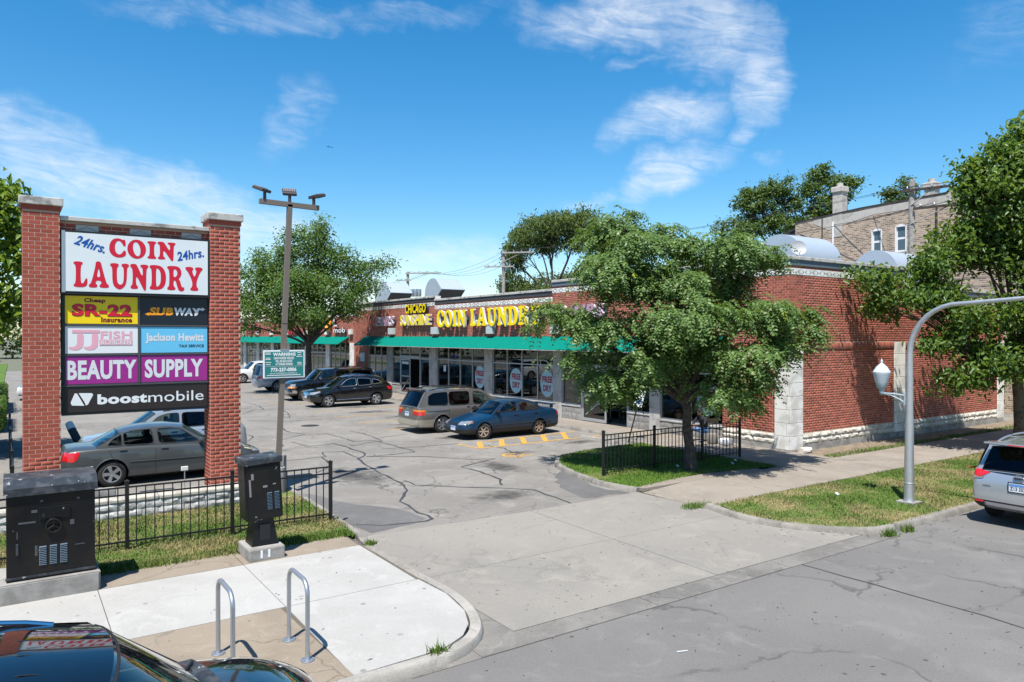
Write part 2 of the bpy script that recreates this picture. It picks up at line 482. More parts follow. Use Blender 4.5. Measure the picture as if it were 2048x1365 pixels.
class MB:
    def __init__(self):
        self.v = []
        self.f = []
    def add(self, vs, fs):
        n = len(self.v)
        self.v += [tuple(p) for p in vs]
        self.f += [tuple(i + n for i in f) for f in fs]
        return self
    def box(self, x0, x1, y0, y1, z0, z1):
        return self.add([(x0, y0, z0), (x1, y0, z0), (x1, y1, z0), (x0, y1, z0), (x0, y0, z1), (x1, y0, z1), (x1, y1, z1), (x0, y1, z1)],
                        [(3, 2, 1, 0), (4, 5, 6, 7), (0, 1, 5, 4), (1, 2, 6, 5), (2, 3, 7, 6), (3, 0, 4, 7)])
    def obox(self, c, ax, ay, az, hx, hy, hz):
        c = Vector(c); ax = Vector(ax).normalized() * hx; ay = Vector(ay).normalized() * hy; az = Vector(az).normalized() * hz
        p = [c + sx * ax + sy * ay + sz * az for sz in (-1, 1) for sx, sy in ((-1, -1), (1, -1), (1, 1), (-1, 1))]
        return self.add(p, [(3, 2, 1, 0), (4, 5, 6, 7), (0, 1, 5, 4), (1, 2, 6, 5), (2, 3, 7, 6), (3, 0, 4, 7)])
    def bbox(self, x0, x1, y0, y1, z0, z1, b=.01):
        """box with bevelled edges"""
        bm = bmesh.new()
        r = bmesh.ops.create_cube(bm, size=1)
        for v in bm.verts:
            v.co = Vector((x0 + (v.co.x + .5) * (x1 - x0), y0 + (v.co.y + .5) * (y1 - y0), z0 + (v.co.z + .5) * (z1 - z0)))
        bmesh.ops.bevel(bm, geom=bm.edges[:], offset=b, segments=2, affect='EDGES', profile=.5)
        bm.verts.index_update()
        self.add([v.co[:] for v in bm.verts], [[v.index for v in f.verts] for f in bm.faces])
        bm.free()
        return self
    def prism(self, poly, z0, z1, bottom=False):
        n = len(poly)
        a = sum(poly[i][0] * poly[(i + 1) % n][1] - poly[(i + 1) % n][0] * poly[i][1] for i in range(n))
        if a < 0:
            poly = poly[::-1]
        vs = [(p[0], p[1], z0) for p in poly] + [(p[0], p[1], z1) for p in poly]
        fs = [tuple(range(n, 2 * n))] + [(i, (i + 1) % n, n + (i + 1) % n, n + i) for i in range(n)]
        if bottom:
            fs.append(tuple(range(n - 1, -1, -1)))
        return self.add(vs, fs)
    def extr(self, poly, vec):
        """closed prism: 3D polygon swept along vec"""
        n = len(poly); vec = Vector(vec)
        vs = [Vector(p) for p in poly] + [Vector(p) + vec for p in poly]
        return self.add(vs, [tuple(range(n - 1, -1, -1)), tuple(range(n, 2 * n))] + [(i, (i + 1) % n, n + (i + 1) % n, n + i) for i in range(n)])
    def tube(self, path, r, n=8, closed=False, caps=True):
        path = [Vector(p) for p in path]
        k = len(path)
        rs = r if isinstance(r, (list, tuple)) else [r] * k
        base = len(self.v)
        up = None
        for i in range(k):
            if closed:
                t = path[(i + 1) % k] - path[i - 1]
            else:
                t = path[min(i + 1, k - 1)] - path[max(i - 1, 0)]
            t.normalize()
            if up is None:
                up = Vector((0, 0, 1)) if abs(t.z) < .9 else Vector((1, 0, 0))
            s = t.cross(up)
            if s.length < 1e-5:
                s = t.cross(Vector((1, 0, 0)))
            s.normalize()
            up = s.cross(t).normalized()
            for j in range(n):
                a = 2 * math.pi * j / n
                self.v.append(tuple(path[i] + (s * math.cos(a) + up * math.sin(a)) * rs[i]))
        m = k if closed else k - 1
        for i in range(m):
            for j in range(n):
                a = base + i * n + j; b = base + i * n + (j + 1) % n
                c = base + ((i + 1) % k) * n + (j + 1) % n; d = base + ((i + 1) % k) * n + j
                self.f.append((a, b, c, d))
        if caps and not closed:
            self.f.append(tuple(base + j for j in range(n - 1, -1, -1)))
            self.f.append(tuple(base + (k - 1) * n + j for j in range(n)))
        return self
    def lathe(self, prof, c=(0, 0, 0), n=20, axis='z'):
        base = len(self.v)
        k = len(prof)
        for r, z in prof:
            for j in range(n):
                a = 2 * math.pi * j / n
                if axis == 'z':
                    p = (r * math.cos(a), r * math.sin(a), z)
                elif axis == 'y':
                    p = (r * math.cos(a), z, r * math.sin(a))
                else:
                    p = (z, r * math.cos(a), r * math.sin(a))
                self.v.append((c[0] + p[0], c[1] + p[1], c[2] + p[2]))
        for i in range(k - 1):
            for j in range(n):
                self.f.append((base + i * n + j, base + i * n + (j + 1) % n, base + (i + 1) * n + (j + 1) % n, base + (i + 1) * n + j))
        return self
    def grid(self, fn, us, vs):
        base = len(self.v)
        for u in us:
            for v in vs:
                self.v.append(tuple(fn(u, v)))
        nv = len(vs)
        for i in range(len(us) - 1):
            for j in range(nv - 1):
                a = base + i * nv + j
                self.f.append((a, a + nv, a + nv + 1, a + 1))
        return self
    def mesh(self, name, m, smooth=False, angle=35):
        me = bpy.data.meshes.new(name)
        me.from_pydata(self.v, [], self.f)
        if m is not None:
            me.materials.append(m)
        if smooth:
            me.polygons.foreach_set('use_smooth', [True] * len(me.polygons))
            if angle:
                me.set_sharp_from_angle(angle=R(angle))
        me.update()
        return me
    def build(self, name, m, parent=None, smooth=False, local=False, angle=35, **kw):
        if parent is not None and not local:
            inv = wm(parent).inverted()
            if inv != Matrix.Identity(4):
                self.v = [tuple(inv @ Vector(p)) for p in self.v]
        me = self.mesh(name, m, smooth, angle)
        o = link_mesh(name, me, parent)
        for k, v in kw.items():
            o[k] = v
        return o


def np_mesh(name, V, F, m, parent=None, **kw):
    """fast mesh from numpy: V (n,3), F (k,4 or 3)"""
    if parent is not None:
        inv = np.array(wm(parent).inverted())
        V = V @ inv[:3, :3].T + inv[:3, 3]
    me = bpy.data.meshes.new(name)
    k = F.shape[1]
    me.vertices.add(len(V)); me.vertices.foreach_set('co', V.astype(np.float32).ravel())
    me.loops.add(F.size); me.loops.foreach_set('vertex_index', F.astype(np.int32).ravel())
    me.polygons.add(len(F)); me.polygons.foreach_set('loop_start', np.arange(0, F.size, k, dtype=np.int32))
    me.update(calc_edges=True)
    me.materials.append(m)
    o = link_mesh(name, me, parent)
    for a, b in kw.items():
        o[a] = b
    return o


def structure(o):
    o['kind'] = 'structure'
    return o


# ------------------------------------------------------------------ lettering
TEXT = {}


def want_text(jobs):
    obs = []
    for s, off, shear in jobs:
        cu = bpy.data.curves.new('lettering', 'FONT')
        cu.body = s
        cu.size = 1
        cu.offset = off
        cu.shear = shear
        cu.resolution_u = 3
        cu.space_character = 1.0 + off * 1.6
        o = bpy.data.objects.new('lettering', cu)
        col.objects.link(o)
        obs.append(o)
    dg = bpy.context.evaluated_depsgraph_get()
    for (s, off, shear), o in zip(jobs, obs):
        me = bpy.data.meshes.new_from_object(o.evaluated_get(dg))
        v = [tuple(p.co) for p in me.vertices]
        f = [tuple(p.vertices) for p in me.polygons]
        x0 = min(p[0] for p in v); x1 = max(p[0] for p in v); y0 = min(p[1] for p in v); y1 = max(p[1] for p in v)
        v = [((p[0] - x0) / (x1 - x0), (p[1] - y0) / (y1 - y0)) for p in v]
        TEXT[(s, off, shear)] = (v, f)
        bpy.data.meshes.remove(me)
    for o in obs:
        cu = o.data
        bpy.data.objects.remove(o)
        bpy.data.curves.remove(cu)


def chaikin(p, k=2):
    for _ in range(k):
        q = []
        for i in range(len(p)):
            a = p[i]; b = p[(i + 1) % len(p)]
            q += [(a[0] * .75 + b[0] * .25, a[1] * .75 + b[1] * .25), (a[0] * .25 + b[0] * .75, a[1] * .25 + b[1] * .75)]
        p = q
    return p


def ell(cx, cy, rx, ry, n=24, tilt=0.0):
    return [(cx + rx * math.cos(2 * math.pi * i / n) * math.cos(tilt) - ry * math.sin(2 * math.pi * i / n) * math.sin(tilt),
             cy + rx * math.cos(2 * math.pi * i / n) * math.sin(tilt) + ry * math.sin(2 * math.pi * i / n) * math.cos(tilt)) for i in range(n)]


SERIF = {
    'L': [[(.0, 1), (.44, 1), (.46, .9), (.35, .86), (.34, .16), (.48, .15), (.56, .28), (.62, .36), (.70, .34), (.67, 0), (0, 0), (-.02, .1), (.1, .15), (.11, .85), (-.02, .9)]],
    'I': [[(.0, 1), (.45, 1), (.47, .89), (.35, .84), (.35, .16), (.47, .11), (.45, 0), (0, 0), (-.02, .11), (.11, .16), (.11, .84), (-.02, .89)]],
    'N': [[(-.02, 1.0), (.3, 1.02), (.40, .88), (.66, .46), (.66, .86), (.53, .89), (.53, 1), (.96, 1), (.97, .88), (.86, .84), (.85, .1), (.82, -.07), (.74, -.06), (.66, .04), (.29, .6), (.29, .16), (.40, .12), (.39, 0), (0, 0), (-.01, .12), (.11, .16), (.11, .82), (-.02, .88)]],
    'C': [[(.82, 1.02), (.86, .64), (.74, .60), (.64, .82), (.48, .93), (.33, .80), (.28, .52), (.34, .24), (.50, .13), (.64, .20), (.74, .38), (.86, .36), (.86, .10), (.68, .0), (.46, -.04), (.2, .04), (.02, .26), (0, .52), (.06, .80), (.22, 1.0), (.46, 1.05), (.64, 1.0), (.72, .95)]],
    'O': [ell(.49, .5, .49, .54), ell(.49, .5, .19, .40, 20, .18)],
    'A': [[(.34, 1.04), (.60, 1.04), (.66, .82), (.9, .16), (1.02, .13), (1.02, 0), (.53, 0), (.53, .12), (.64, .16), (.60, .28), (.36, .28), (.32, .16), (.42, .12), (.41, 0), (-.02, 0), (-.02, .12), (.1, .16), (.32, .82)], [(.47, .74), (.51, .74), (.59, .42), (.38, .42)]],
    'U': [[(-.02, 1), (.42, 1), (.43, .88), (.33, .84), (.33, .36), (.38, .20), (.52, .14), (.65, .2), (.70, .38), (.70, .84), (.58, .88), (.58, 1), (.97, 1), (.98, .88), (.87, .84), (.86, .34), (.78, .12), (.62, 0), (.48, -.05), (.3, 0), (.14, .12), (.09, .34), (.09, .84), (-.02, .88)]],
    'D': [[(-.02, 1), (.45, 1.01), (.72, .93), (.88, .72), (.91, .5), (.87, .25), (.72, .06), (.45, -.01), (-.02, 0), (-.02, .11), (.1, .16), (.1, .84), (-.02, .89)], [(.34, .88), (.45, .87), (.58, .76), (.62, .5), (.58, .24), (.45, .13), (.34, .12)]],
    'R': [[(-.02, 1), (.5, 1.01), (.72, .94), (.81, .76), (.76, .58), (.62, .47), (.72, .40), (.78, .22), (.84, .12), (.96, .15), (.96, 0), (.78, -.05), (.62, 0), (.53, .2), (.47, .38), (.34, .42), (.34, .16), (.45, .11), (.44, 0), (-.02, 0), (-.02, .11), (.1, .16), (.1, .84), (-.02, .89)], [(.34, .87), (.44, .87), (.55, .8), (.56, .64), (.46, .55), (.34, .54)]],
    'Y': [[(-.03, 1), (.42, 1), (.43, .88), (.35, .84), (.5, .54), (.64, .84), (.54, .88), (.54, 1), (.97, 1), (.98, .88), (.86, .83), (.62, .42), (.62, .16), (.73, .11), (.72, 0), (.26, 0), (.25, .11), (.37, .16), (.37, .42), (.08, .83), (-.03, .88)]],
}


def glyph(ch):
    cs = [chaikin(c, 2) if len(c) < 20 or ch not in 'O' else c for c in SERIF[ch]]
    tri = tessellate_polygon([[Vector((x, y, 0)) for x, y in c] for c in cs])
    vs = [p for c in cs for p in c]
    fs = []
    for t in tri:
        a, b, c = (vs[i] for i in t)
        cr = (b[0] - a[0]) * (c[1] - a[1]) - (b[1] - a[1]) * (c[0] - a[0])
        fs.append(tuple(t) if cr > 0 else tuple(t)[::-1])
    return vs, fs


def serif_word(word, gap=.06):
    """list of (verts, faces) per letter, word fitted into the unit box"""
    x = 0
    out = []
    for ch in word:
        v, f = glyph(ch)
        w = max(p[0] for p in v)
        x0 = min(p[0] for p in v)
        out.append(([(p[0] - x0 + x, p[1]) for p in v], f))
        x += w - x0 + gap
    tw = x - gap
    return [([(p[0] / tw, p[1]) for p in v], f) for v, f in out]


def lay(geo, o, r, u, w, h, depth=0.0):
    """place flat lettering: o lower left corner, r right, u up; depth sweeps it back"""
    v, f = geo
    o = Vector(o); r = Vector(r).normalized(); u = Vector(u).normalized(); nrm = r.cross(u)
    V = [o + r * (p[0] * w) + u * (p[1] * h) for p in v]
    mb = MB()
    mb.add(V, f)
    if depth:
        side = MB()
        cnt = {}
        for fc in f:
            for i in range(len(fc)):
                a, b = fc[i], fc[(i + 1) % len(fc)]
                cnt[(a, b)] = 1
        for (a, b) in cnt:
            if (b, a) not in cnt:
                pa, pb = V[a], V[b]
                side.add([pa, pb, pb - nrm * depth, pa - nrm * depth], [(1, 0, 3, 2)])
        return mb, side
    return mb

TJ = [('24hrs.', .03, .25), ('24hrs', .03, 0), ('Cheap', .05, 0), ('SR-22', .05, 0), ('Insurance', .05, 0), ('SUB', .05, .12), ('WAY', .05, .12), ('FISH', .03, 0), ('&CHICKEN', .008, 0), ('JJ', .06, 0),
      ('Jackson Hewitt', .042, 0), ('TAX SERVICE', .025, 0), ('BEAUTY', .04, 0), ('SUPPLY', .04, 0), ('boost', .045, 0), ('mobile', .0, 0),
      ('WARNING', .05, 0), ('UNAUTHORIZED VEHICLES', .04, 0), ('WILL BE RELOCATED', .04, 0), ('AT OWNERS EXPENSE', .04, 0), ('773-237-0006', .05, 0),
      ('4601 W. MONTROSE AVE. CHICAGO, IL.', .03, 0), ('24HRS', .03, .2), ('CHICAGO', .03, .08), ('SUNSHINE', .03, 0), ('FREE', .045, 0), ('DRY', .045, 0),
      ('mob', .02, 0), ('L', .02, 0), ('RESERVED', .03, 0), ('PARKING', .03, 0), ('Z13 352', .02, 0), ('J', .04, 0), ('i', .04, 0), ('T', .04, 0), ('W', .04, 0), ('OPEN', .03, 0)]
want_text(TJ)


def T(s):
    for k in TEXT:
        if k[0] == s:
            return TEXT[k]


# ================================================================== ground and paving
def inpoly(P, poly):
    x, y = P[:, 0], P[:, 1]
    c = np.zeros(len(P), bool)
    n = len(poly)
    for i in range(n):
        x0, y0 = poly[i]; x1, y1 = poly[(i + 1) % n]
        k = ((y0 > y) != (y1 > y)) & (x < (x1 - x0) * (y - y0) / (y1 - y0 + 1e-12) + x0)
        c ^= k
    return c


def sheet(name, poly, z, m, parent=None):
    mb = MB()
    n = len(poly)
    a = sum(poly[i][0] * poly[(i + 1) % n][1] - poly[(i + 1) % n][0] * poly[i][1] for i in range(n))
    if a < 0: poly = poly[::-1]
    mb.add([(x, y, z) for x, y in poly], [tuple(range(n))])
    o = mb.build(name, M[m] if isinstance(m, str) else m, parent)
    if parent is None: structure(o)
    return o


sheet('ground', [(-700, -500), (900, -500), (900, 1200), (-700, 1200)], -.04, 'ground')
street = sheet('street', [(-90, -9), (140, -9), (140, 7.46), (-90, 7.46)], -.002, 'street')
lot = sheet('parking_lot', [(-.6, 18.3), (5.0, 18.3), (5.0, 12.7), (12.8, 12.7), (12.8, 16), (18.8, 18), (18.8, 50), (20.6, 50), (20.6, 95), (-.6, 95)], 0, 'asphalt')
sheet('avenue', [(-22, 12), (-6.5, 12), (-6.5, 400), (-22, 400)], -.01, 'street')
sheet('alley', [(35.6, 12.7), (40, 12.7), (40, 110), (35.6, 110)], -.006, 'asphalt')
sheet('far_pavement', [(-6.4, 12), (-3.4, 12), (-3.4, 300), (-6.4, 300)], .05, 'walk_conc')


def ribbon(path, w, z):
    mb = MB()
    P = [Vector((x, y, 0)) for x, y in path]
    k = len(P)
    L = []
    for i in range(k):
        t = (P[min(i + 1, k - 1)] - P[max(i - 1, 0)]).normalized()
        s = Vector((-t.y, t.x, 0))
        ww = w[i] if isinstance(w, list) else w * random.uniform(.6, 1.35)
        L.append((P[i] + s * ww / 2, P[i] - s * ww / 2))
    vs = [(p.x, p.y, z) for a, b in L for p in (a, b)]
    mb.add(vs, [(2 * i, 2 * i + 1, 2 * i + 3, 2 * i + 2) for i in range(k - 1)])
    return mb


def dense(path, step=.35, jit=.05):
    out = []
    for i in range(len(path) - 1):
        a = Vector(path[i]); b = Vector(path[i + 1])
        n = max(1, int((b - a).length / step))
        for j in range(n):
            p = a.lerp(b, j / n)
            out.append((p.x + (random.uniform(-jit, jit) if j else 0), p.y + (random.uniform(-jit, jit) if j else 0)))
    out.append(path[-1])
    return out


CRACKS = [
    [(9.27, 24.66), (9.33, 23.39), (9.33, 22.26), (9.14, 21.6), (8.72, 21.14), (8.5, 20.12), (8.32, 18.77), (8.21, 17.54), (8.13, 16.73), (7.91, 16.09), (7.57, 15.58), (7.24, 15.12), (7.15, 14.29), (7.1, 13.29), (6.91, 13.2), (6.03, 13.39), (5.63, 13.76)],
    [(9.08, 21.39), (9.59, 21.29), (10.74, 21.3), (10.83, 21.96), (10.7, 24.53), (9.96, 24.64)],
    [(9.1, 21.37), (10.63, 20.33), (11.49, 19.1), (12.22, 18.75), (10.63, 18.15), (10.68, 17.16), (10.54, 15.95), (10.17, 15.34)],
    [(8.38, 17.24), (8.36, 16.58), (8.96, 15.94), (9.97, 15.0), (10.49, 14.42), (10.41, 13.79), (10.34, 12.79)],
    [(8.15, 25.75), (8.26, 24.43), (8.95, 24.44), (9.27, 24.66)], [(8.27, 22.99), (8.06, 22.09), (7.29, 21.97), (6.6, 22.11)], [(8.27, 22.99), (8.85, 22.75), (8.8, 21.33)],
    [(7.58, 24.89), (7.99, 26.52), (8.66, 27.11), (9.2, 27.48), (8.92, 28.45), (9.08, 30.43)], [(9.55, 27.24), (10.01, 27.31), (10.05, 24.77)],
    [(13.45, 21.18), (13.59, 20.31), (12.95, 18.49)], [(10.15, 22.54), (11.46, 22.23), (12.9, 22.18)],
    [(10.89, 43.42), (10.95, 41.57), (10.92, 39.89), (10.55, 38.06)], [(9.19, 36.63), (10.27, 38.25), (11.21, 38.11)],
    [(10.28, 34.17), (10.54, 33.58), (11.03, 35.37), (11.31, 37.05)], [(11.23, 34.79), (10.79, 35.09), (10.28, 34.17)],
    [(10.97, 27.38), (11.17, 26.52), (10.94, 24.26), (10.3, 24.1), (9.5, 23.7)], [(14.1, 30.98), (14.33, 30.17), (14.92, 30.42)], [(11.07, 25.02), (12.46, 25.41)],
    [(6.5, 26), (7.4, 28), (7.2, 31), (8.3, 33.5), (8.0, 36.5), (9.1, 39)], [(6.9, 19.6), (7.6, 20.4), (7.9, 22.0)], [(5.9, 23.4), (6.6, 24.9), (6.3, 27.5)], [(8.6, 33.5), (9.8, 32.2), (11.5, 32.0)]]
random.seed(3)
for i, p in enumerate(CRACKS):
    ribbon(dense(p, .3, .05), .062 if i < 4 else .05, .004).build('crack_seal', M['seal'], lot)
ribbon(dense([(10.69, 7.2), (10.71, 6.9), (10.73, 5.6), (10.76, 4.5), (10.71, 4.0), (10.6, 2)], .4, .02), .03, .002).build('crack_seal', M['seal'], street)
# darker repaired strips
for p in (dense([(5.55, 17.3), (5.40, 13.9), (5.62, 12.98), (6.6, 13.15), (7.0, 13.4), (6.9, 14.5), (6.3, 15.4), (5.9, 16.8)], .3, .07), dense([(10.9, 13.0), (12.2, 12.8), (12.0, 13.73), (12.6, 16.0), (11.9, 15.4), (11.2, 14.3)], .3, .09)):
    sheet('asphalt_patch', p, .002, 'patch', lot)


def stain_mat():
    m = bpy.data.materials.new('oil_stain')
    m.use_nodes = True
    nt = m.node_tree; N = NT(nt)
    b = nt.nodes['Principled BSDF']
    b.inputs['Base Color'].default_value = (.045, .042, .039, 1); b.inputs['Roughness'].default_value = .7
    o = N.n('ShaderNodeTexCoord').outputs['Object']
    l = N.n('ShaderNodeVectorMath', operation='LENGTH'); nt.links.new(o, l.inputs[0])
    P = N.n('ShaderNodeNewGeometry').outputs['Position']
    f = N.m('MULTIPLY', N.m('SUBTRACT', N.m('ADD', N.m('MULTIPLY', N.noise(P, 2.6, 6, .7), 1.5), -.10), l.outputs['Value']), 1.6, clamp=True)
    t = N.n('ShaderNodeBsdfTransparent'); mx = N.n('ShaderNodeMixShader')
    nt.links.new(N.m('MULTIPLY', f, .62), mx.inputs[0]); nt.links.new(t.outputs[0], mx.inputs[1]); nt.links.new(b.outputs[0], mx.inputs[2])
    nt.links.new(mx.outputs[0], nt.nodes['Material Output'].inputs[0])
    return m


STM = stain_mat()
_sq = MB().add([(-1, -1, 0), (1, -1, 0), (1, 1, 0), (-1, 1, 0)], [(0, 1, 2, 3)]).mesh('oil_stain', STM)
for x, y, sx, sy in ((14.6, 34.0, 2.2, .9), (15.2, 31.2, 2.0, .8), (14.2, 28.3, 1.8, .8), (13.3, 27.3, 1.0, .6), (16.6, 20.0, 1.3, .6), (13.4, 19.3, 1.1, .6), (13.3, 23.6, .8, .7), (15.0, 36.6, 1.6, .8), (7.6, 18.6, 1.2, 2.4), (11.6, 17.6, .9, 1.8), (3.2, 28, 1.5, 1.0), (9.5, 14.3, 1.4, .8)):
    o_ = link_mesh('oil_stain', _sq, lot, (x, y, .0032)); o_.scale = (sx, sy, 1)


def line(x0, y0, x1, y1, w, z=.005, parent=None, m='yellow_paint'):
    return ribbon([(x0, y0), ((x0 + x1) / 2, (y0 + y1) / 2), (x1, y1)], [w] * 3, z).build('painted_line', M[m], parent or lot)


for y in (26.95, 29.75, 32.6, 35.5, 40.4, 46.6, 57.5):
    line(12.3, y, 18.2, y + .05, .10)
line(12.3, 40.4, 11.9, 42.2, .1)
line(12.75, 22.1, 12.85, 20.77, .10)
line(12.85, 20.77, 18.4, 20.9, .11, .006)
line(13.5, 22.0, 18.3, 22.35, .10, .006)
for a, b in (((13.63, 22.02), (12.86, 20.82)), ((14.65, 22.13), (13.66, 20.75)), ((15.6, 22.17), (14.61, 20.76)), ((16.59, 22.23), (15.58, 20.82)), ((17.64, 22.34), (16.54, 20.83))):
    line(a[0], a[1], b[0] + .12, b[1], .19, .008)
line(4.9, 30.6, .4, 30.6, .1); line(4.9, 25.2, .8, 25.2, .1)
# worn accessible symbol
hcs = MB()
for a, b, w in (((12.8, 19.15), (13.1, 18.75), .10), ((13.1, 18.75), (13.45, 18.95), .10), ((13.45, 18.95), (13.6, 18.7), .09)):
    r = ribbon([a, ((a[0] + b[0]) / 2, (a[1] + b[1]) / 2), b], [w] * 3, .006); hcs.add(r.v, r.f)
ring = [(12.98 + .30 * math.cos(t), 18.93 + .36 * math.sin(t)) for t in np.linspace(.6, 5.2, 16)]
r = ribbon(ring, [.10] * 16, .007); hcs.add(r.v, r.f)
hcs.build('painted_symbol', M['yellow_paint'], lot)
# manhole cover
mh = MB().lathe([(.0, .012), (.30, .012), (.31, .006), (.36, .008), (.38, .002)], (10.29, 30.1, 0), 28)
tag(mh.build('manhole_cover', mat('cast_iron', (.03, .028, .026), .6, var=.3, vscale=30)), 'round dark iron manhole cover in the parking lot asphalt', 'manhole cover')

# ---- kerbs
def kerb(name, path, w, h, m='kerb', left=True):
    """path = foot of the kerb on the road side; the kerb lies to its left"""
    P = [Vector((x, y, 0)) for x, y in path]
    k = len(P)
    mb = MB()
    rows = []
    for i in range(k):
        t = (P[min(i + 1, k - 1)] - P[max(i - 1, 0)]).normalized()
        s = Vector((-t.y, t.x, 0)) * (1 if left else -1)
        prof = [(0, -.02), (.012, h - .03), (.035, h), (w, h), (w, -.02)]
        rows.append([P[i] + s * a + Vector((0, 0, b)) for a, b in prof])
    n = 5
    vs = [p for r_ in rows for p in r_]
    fs = []
    for i in range(k - 1):
        for j in range(n - 1):
            q = (i * n + j, (i + 1) * n + j, (i + 1) * n + j + 1, i * n + j + 1)
            fs.append(q if left is False else q[::-1])
    fs.append((0, 1, 2, 3, 4) if left else (4, 3, 2, 1, 0)); b = (k - 1) * n; fs.append((b + 4, b + 3, b + 2, b + 1, b) if left else (b, b + 1, b + 2, b + 3, b + 4))
    mb.add(vs, fs)
    return structure(mb.build(name, M[m], None, smooth=True, angle=40))


def smooth_path(p, k=2):
    for _ in range(k):
        q = [p[0]]
        for i in range(len(p) - 1):
            a, b = p[i], p[i + 1]
            q += [(a[0] * .75 + b[0] * .25, a[1] * .75 + b[1] * .25), (a[0] * .25 + b[0] * .75, a[1] * .25 + b[1] * .75)]
        q.append(p[-1])
        p = q
    return p


PZ = .11          # height of the pavements
kerb('kerb', smooth_path([(5.20, 10.1), (5.26, 9.07), (5.13, 8.3), (4.92, 7.8), (4.62, 7.47), (4.2, 7.28), (3.8, 7.24), (3.0, 7.24)]) + [(-30, 7.24)], .17, PZ, 'new_kerb', left=False)
kerb('kerb', smooth_path([(5.60, 18.25), (5.52, 15.5), (5.42, 13.5), (5.38, 12.75), (5.24, 12.1), (5.20, 11.4)], 1) + [(5.20, 10.12)], .16, PZ - .01, 'kerb', left=False)
kerb('kerb', [(100, 7.36), (40, 7.36)] + smooth_path([(30, 7.36), (17, 7.37), (14.6, 7.36), (13.5, 7.42), (12.85, 7.92), (12.3, 8.8), (12.16, 9.65), (12.42, 10.75)]), .17, PZ, 'kerb', left=False)
kerb('kerb', smooth_path([(12.31, 12.75), (12.08, 13.7), (12.35, 15.3), (12.86, 16.75), (13.75, 17.7), (15.0, 18.15), (17.9, 18.3), (18.35, 18.5), (18.5, 19.3)]) + [(18.55, 21), (18.55, 49.8), (19.3, 51), (19.6, 95)], .16, PZ, 'kerb', left=False)

# ---- left pavement (slabs are separate pieces over a dirt bed)
pave = sheet('pavement', [(-30, 7.4), (4.15, 7.43), (4.5, 7.65), (4.75, 7.93), (4.93, 8.35), (5.05, 9.05), (5.03, 12.7), (-30, 12.7)], PZ - .016, 'joint')


def slab(poly, m, parent, z=PZ, t=.05, g=.006):
    cx = sum(p[0] for p in poly) / len(poly); cy = sum(p[1] for p in poly) / len(poly)
    q = []
    for x, y in poly:
        d = math.hypot(x - cx, y - cy)
        q.append((x + (cx - x) / d * g * 1.4, y + (cy - y) / d * g * 1.4))
    return MB().prism(q, z - t, z + random.uniform(-.002, .002)).build('slab', M[m], parent)


for a, b in zip([-9.6, -7.5, -5.4, -3.3, -1.15, .99, 3.02], [-7.5, -5.4, -3.3, -1.15, .99, 3.02, 4.98]):
    slab([(a, 9.82), (b, 9.82), (b, 12.0), (a, 12.0)], 'white_conc', pave)
    if b < 4:
        slab([(a, 7.41), (b, 7.41), (b + (-.07 if b > 3 else 0), 9.82), (a, 9.82)], 'tan_conc', pave)
    slab([(a, 12.0), (b, 12.0), (b, 12.72 + random.uniform(-.05, .05)), (a, 12.72)], 'tan_conc', pave)
slab([(3.02, 9.82), (5.01, 9.82), (5.06, 9.05), (4.95, 8.35), (4.76, 7.93), (4.52, 7.66), (4.15, 7.46), (3.0, 7.41)], 'white_conc', pave)

# ---- driveway apron
apron = sheet('driveway', [(3.6, 7.2), (13.6, 7.2), (13.6, 7.43), (12.6, 8.4), (12.25, 9.2), (12.45, 10.9), (12.4, 12.78), (5.05, 12.78), (5.05, 8.6), (4.6, 7.8), (3.6, 7.5)], .003, 'gutter')
for poly in ([(5.22, 10.06), (9.13, 10.06), (9.15, 12.68), (5.30, 12.80)], [(9.13, 10.06), (12.35, 10.06), (12.46, 10.85), (12.36, 12.78), (9.15, 12.68)],
             [(5.22, 7.61), (9.1, 7.61), (9.13, 10.06), (5.22, 10.06)], [(9.1, 7.61), (13.15, 7.61), (12.6, 8.4), (12.28, 9.2), (12.35, 10.06), (9.13, 10.06)]):
    slab(poly, 'apron', apron, .012, .02, .008)
for a, b in ((4.5, 7.4), (7.4, 10.4), (10.4, 13.5)):
    slab([(a, 7.20), (b, 7.20), (b, 7.6), (a, 7.6)], 'gutter', apron, .010, .02, .006)
slab([(5.02, 10.1), (5.2, 10.1), (5.22, 12.0), (5.02, 12.0)], 'kerb', pave, .09, .1, .003)

# ---- right pavements
walk = sheet('sidewalk', [(12.42, 10.6), (60, 10.6), (60, 12.66), (17.8, 12.66), (17.0, 12.8), (15.7, 13.1), (14.6, 13.1), (13.3, 12.86), (12.40, 12.66)], .012, 'joint')
xs = [12.42] + [13.9 + 1.52 * i for i in range(20)]
for a, b in zip(xs[:-1], xs[1:]):
    if a < 13:
        MB().add([(a, 10.6, .014), (b, 10.6, PZ), (b, 12.64, PZ), (a, 12.64, .014), (b, 10.6, 0), (b, 12.64, 0), (a, 10.6, 0), (a, 12.64, 0)], [(0, 1, 2, 3), (0, 6, 4, 1), (3, 2, 5, 7)]).build('slab', M['walk_conc'], walk)
        continue
    slab([(a, 10.6), (b, 10.6), (b, 12.64), (a, 12.64)], 'walk_conc', walk, PZ, .08)
for a, b, d0, d1 in ((12.45, 13.9, 12.86, 13.08), (13.9, 15.42, 13.08, 13.12), (15.42, 16.94, 13.12, 12.82)):
    slab([(a, 12.65), (b, 12.65), (b, d1), (a, d0)], 'walk_conc', walk, PZ - .004, .08)
plaza = sheet('plaza', [(17.75, 12.65), (20.3, 12.65), (20.3, 50), (18.65, 50), (18.65, 20.5), (18.4, 18.4), (17.75, 17.9)], .02, 'joint')
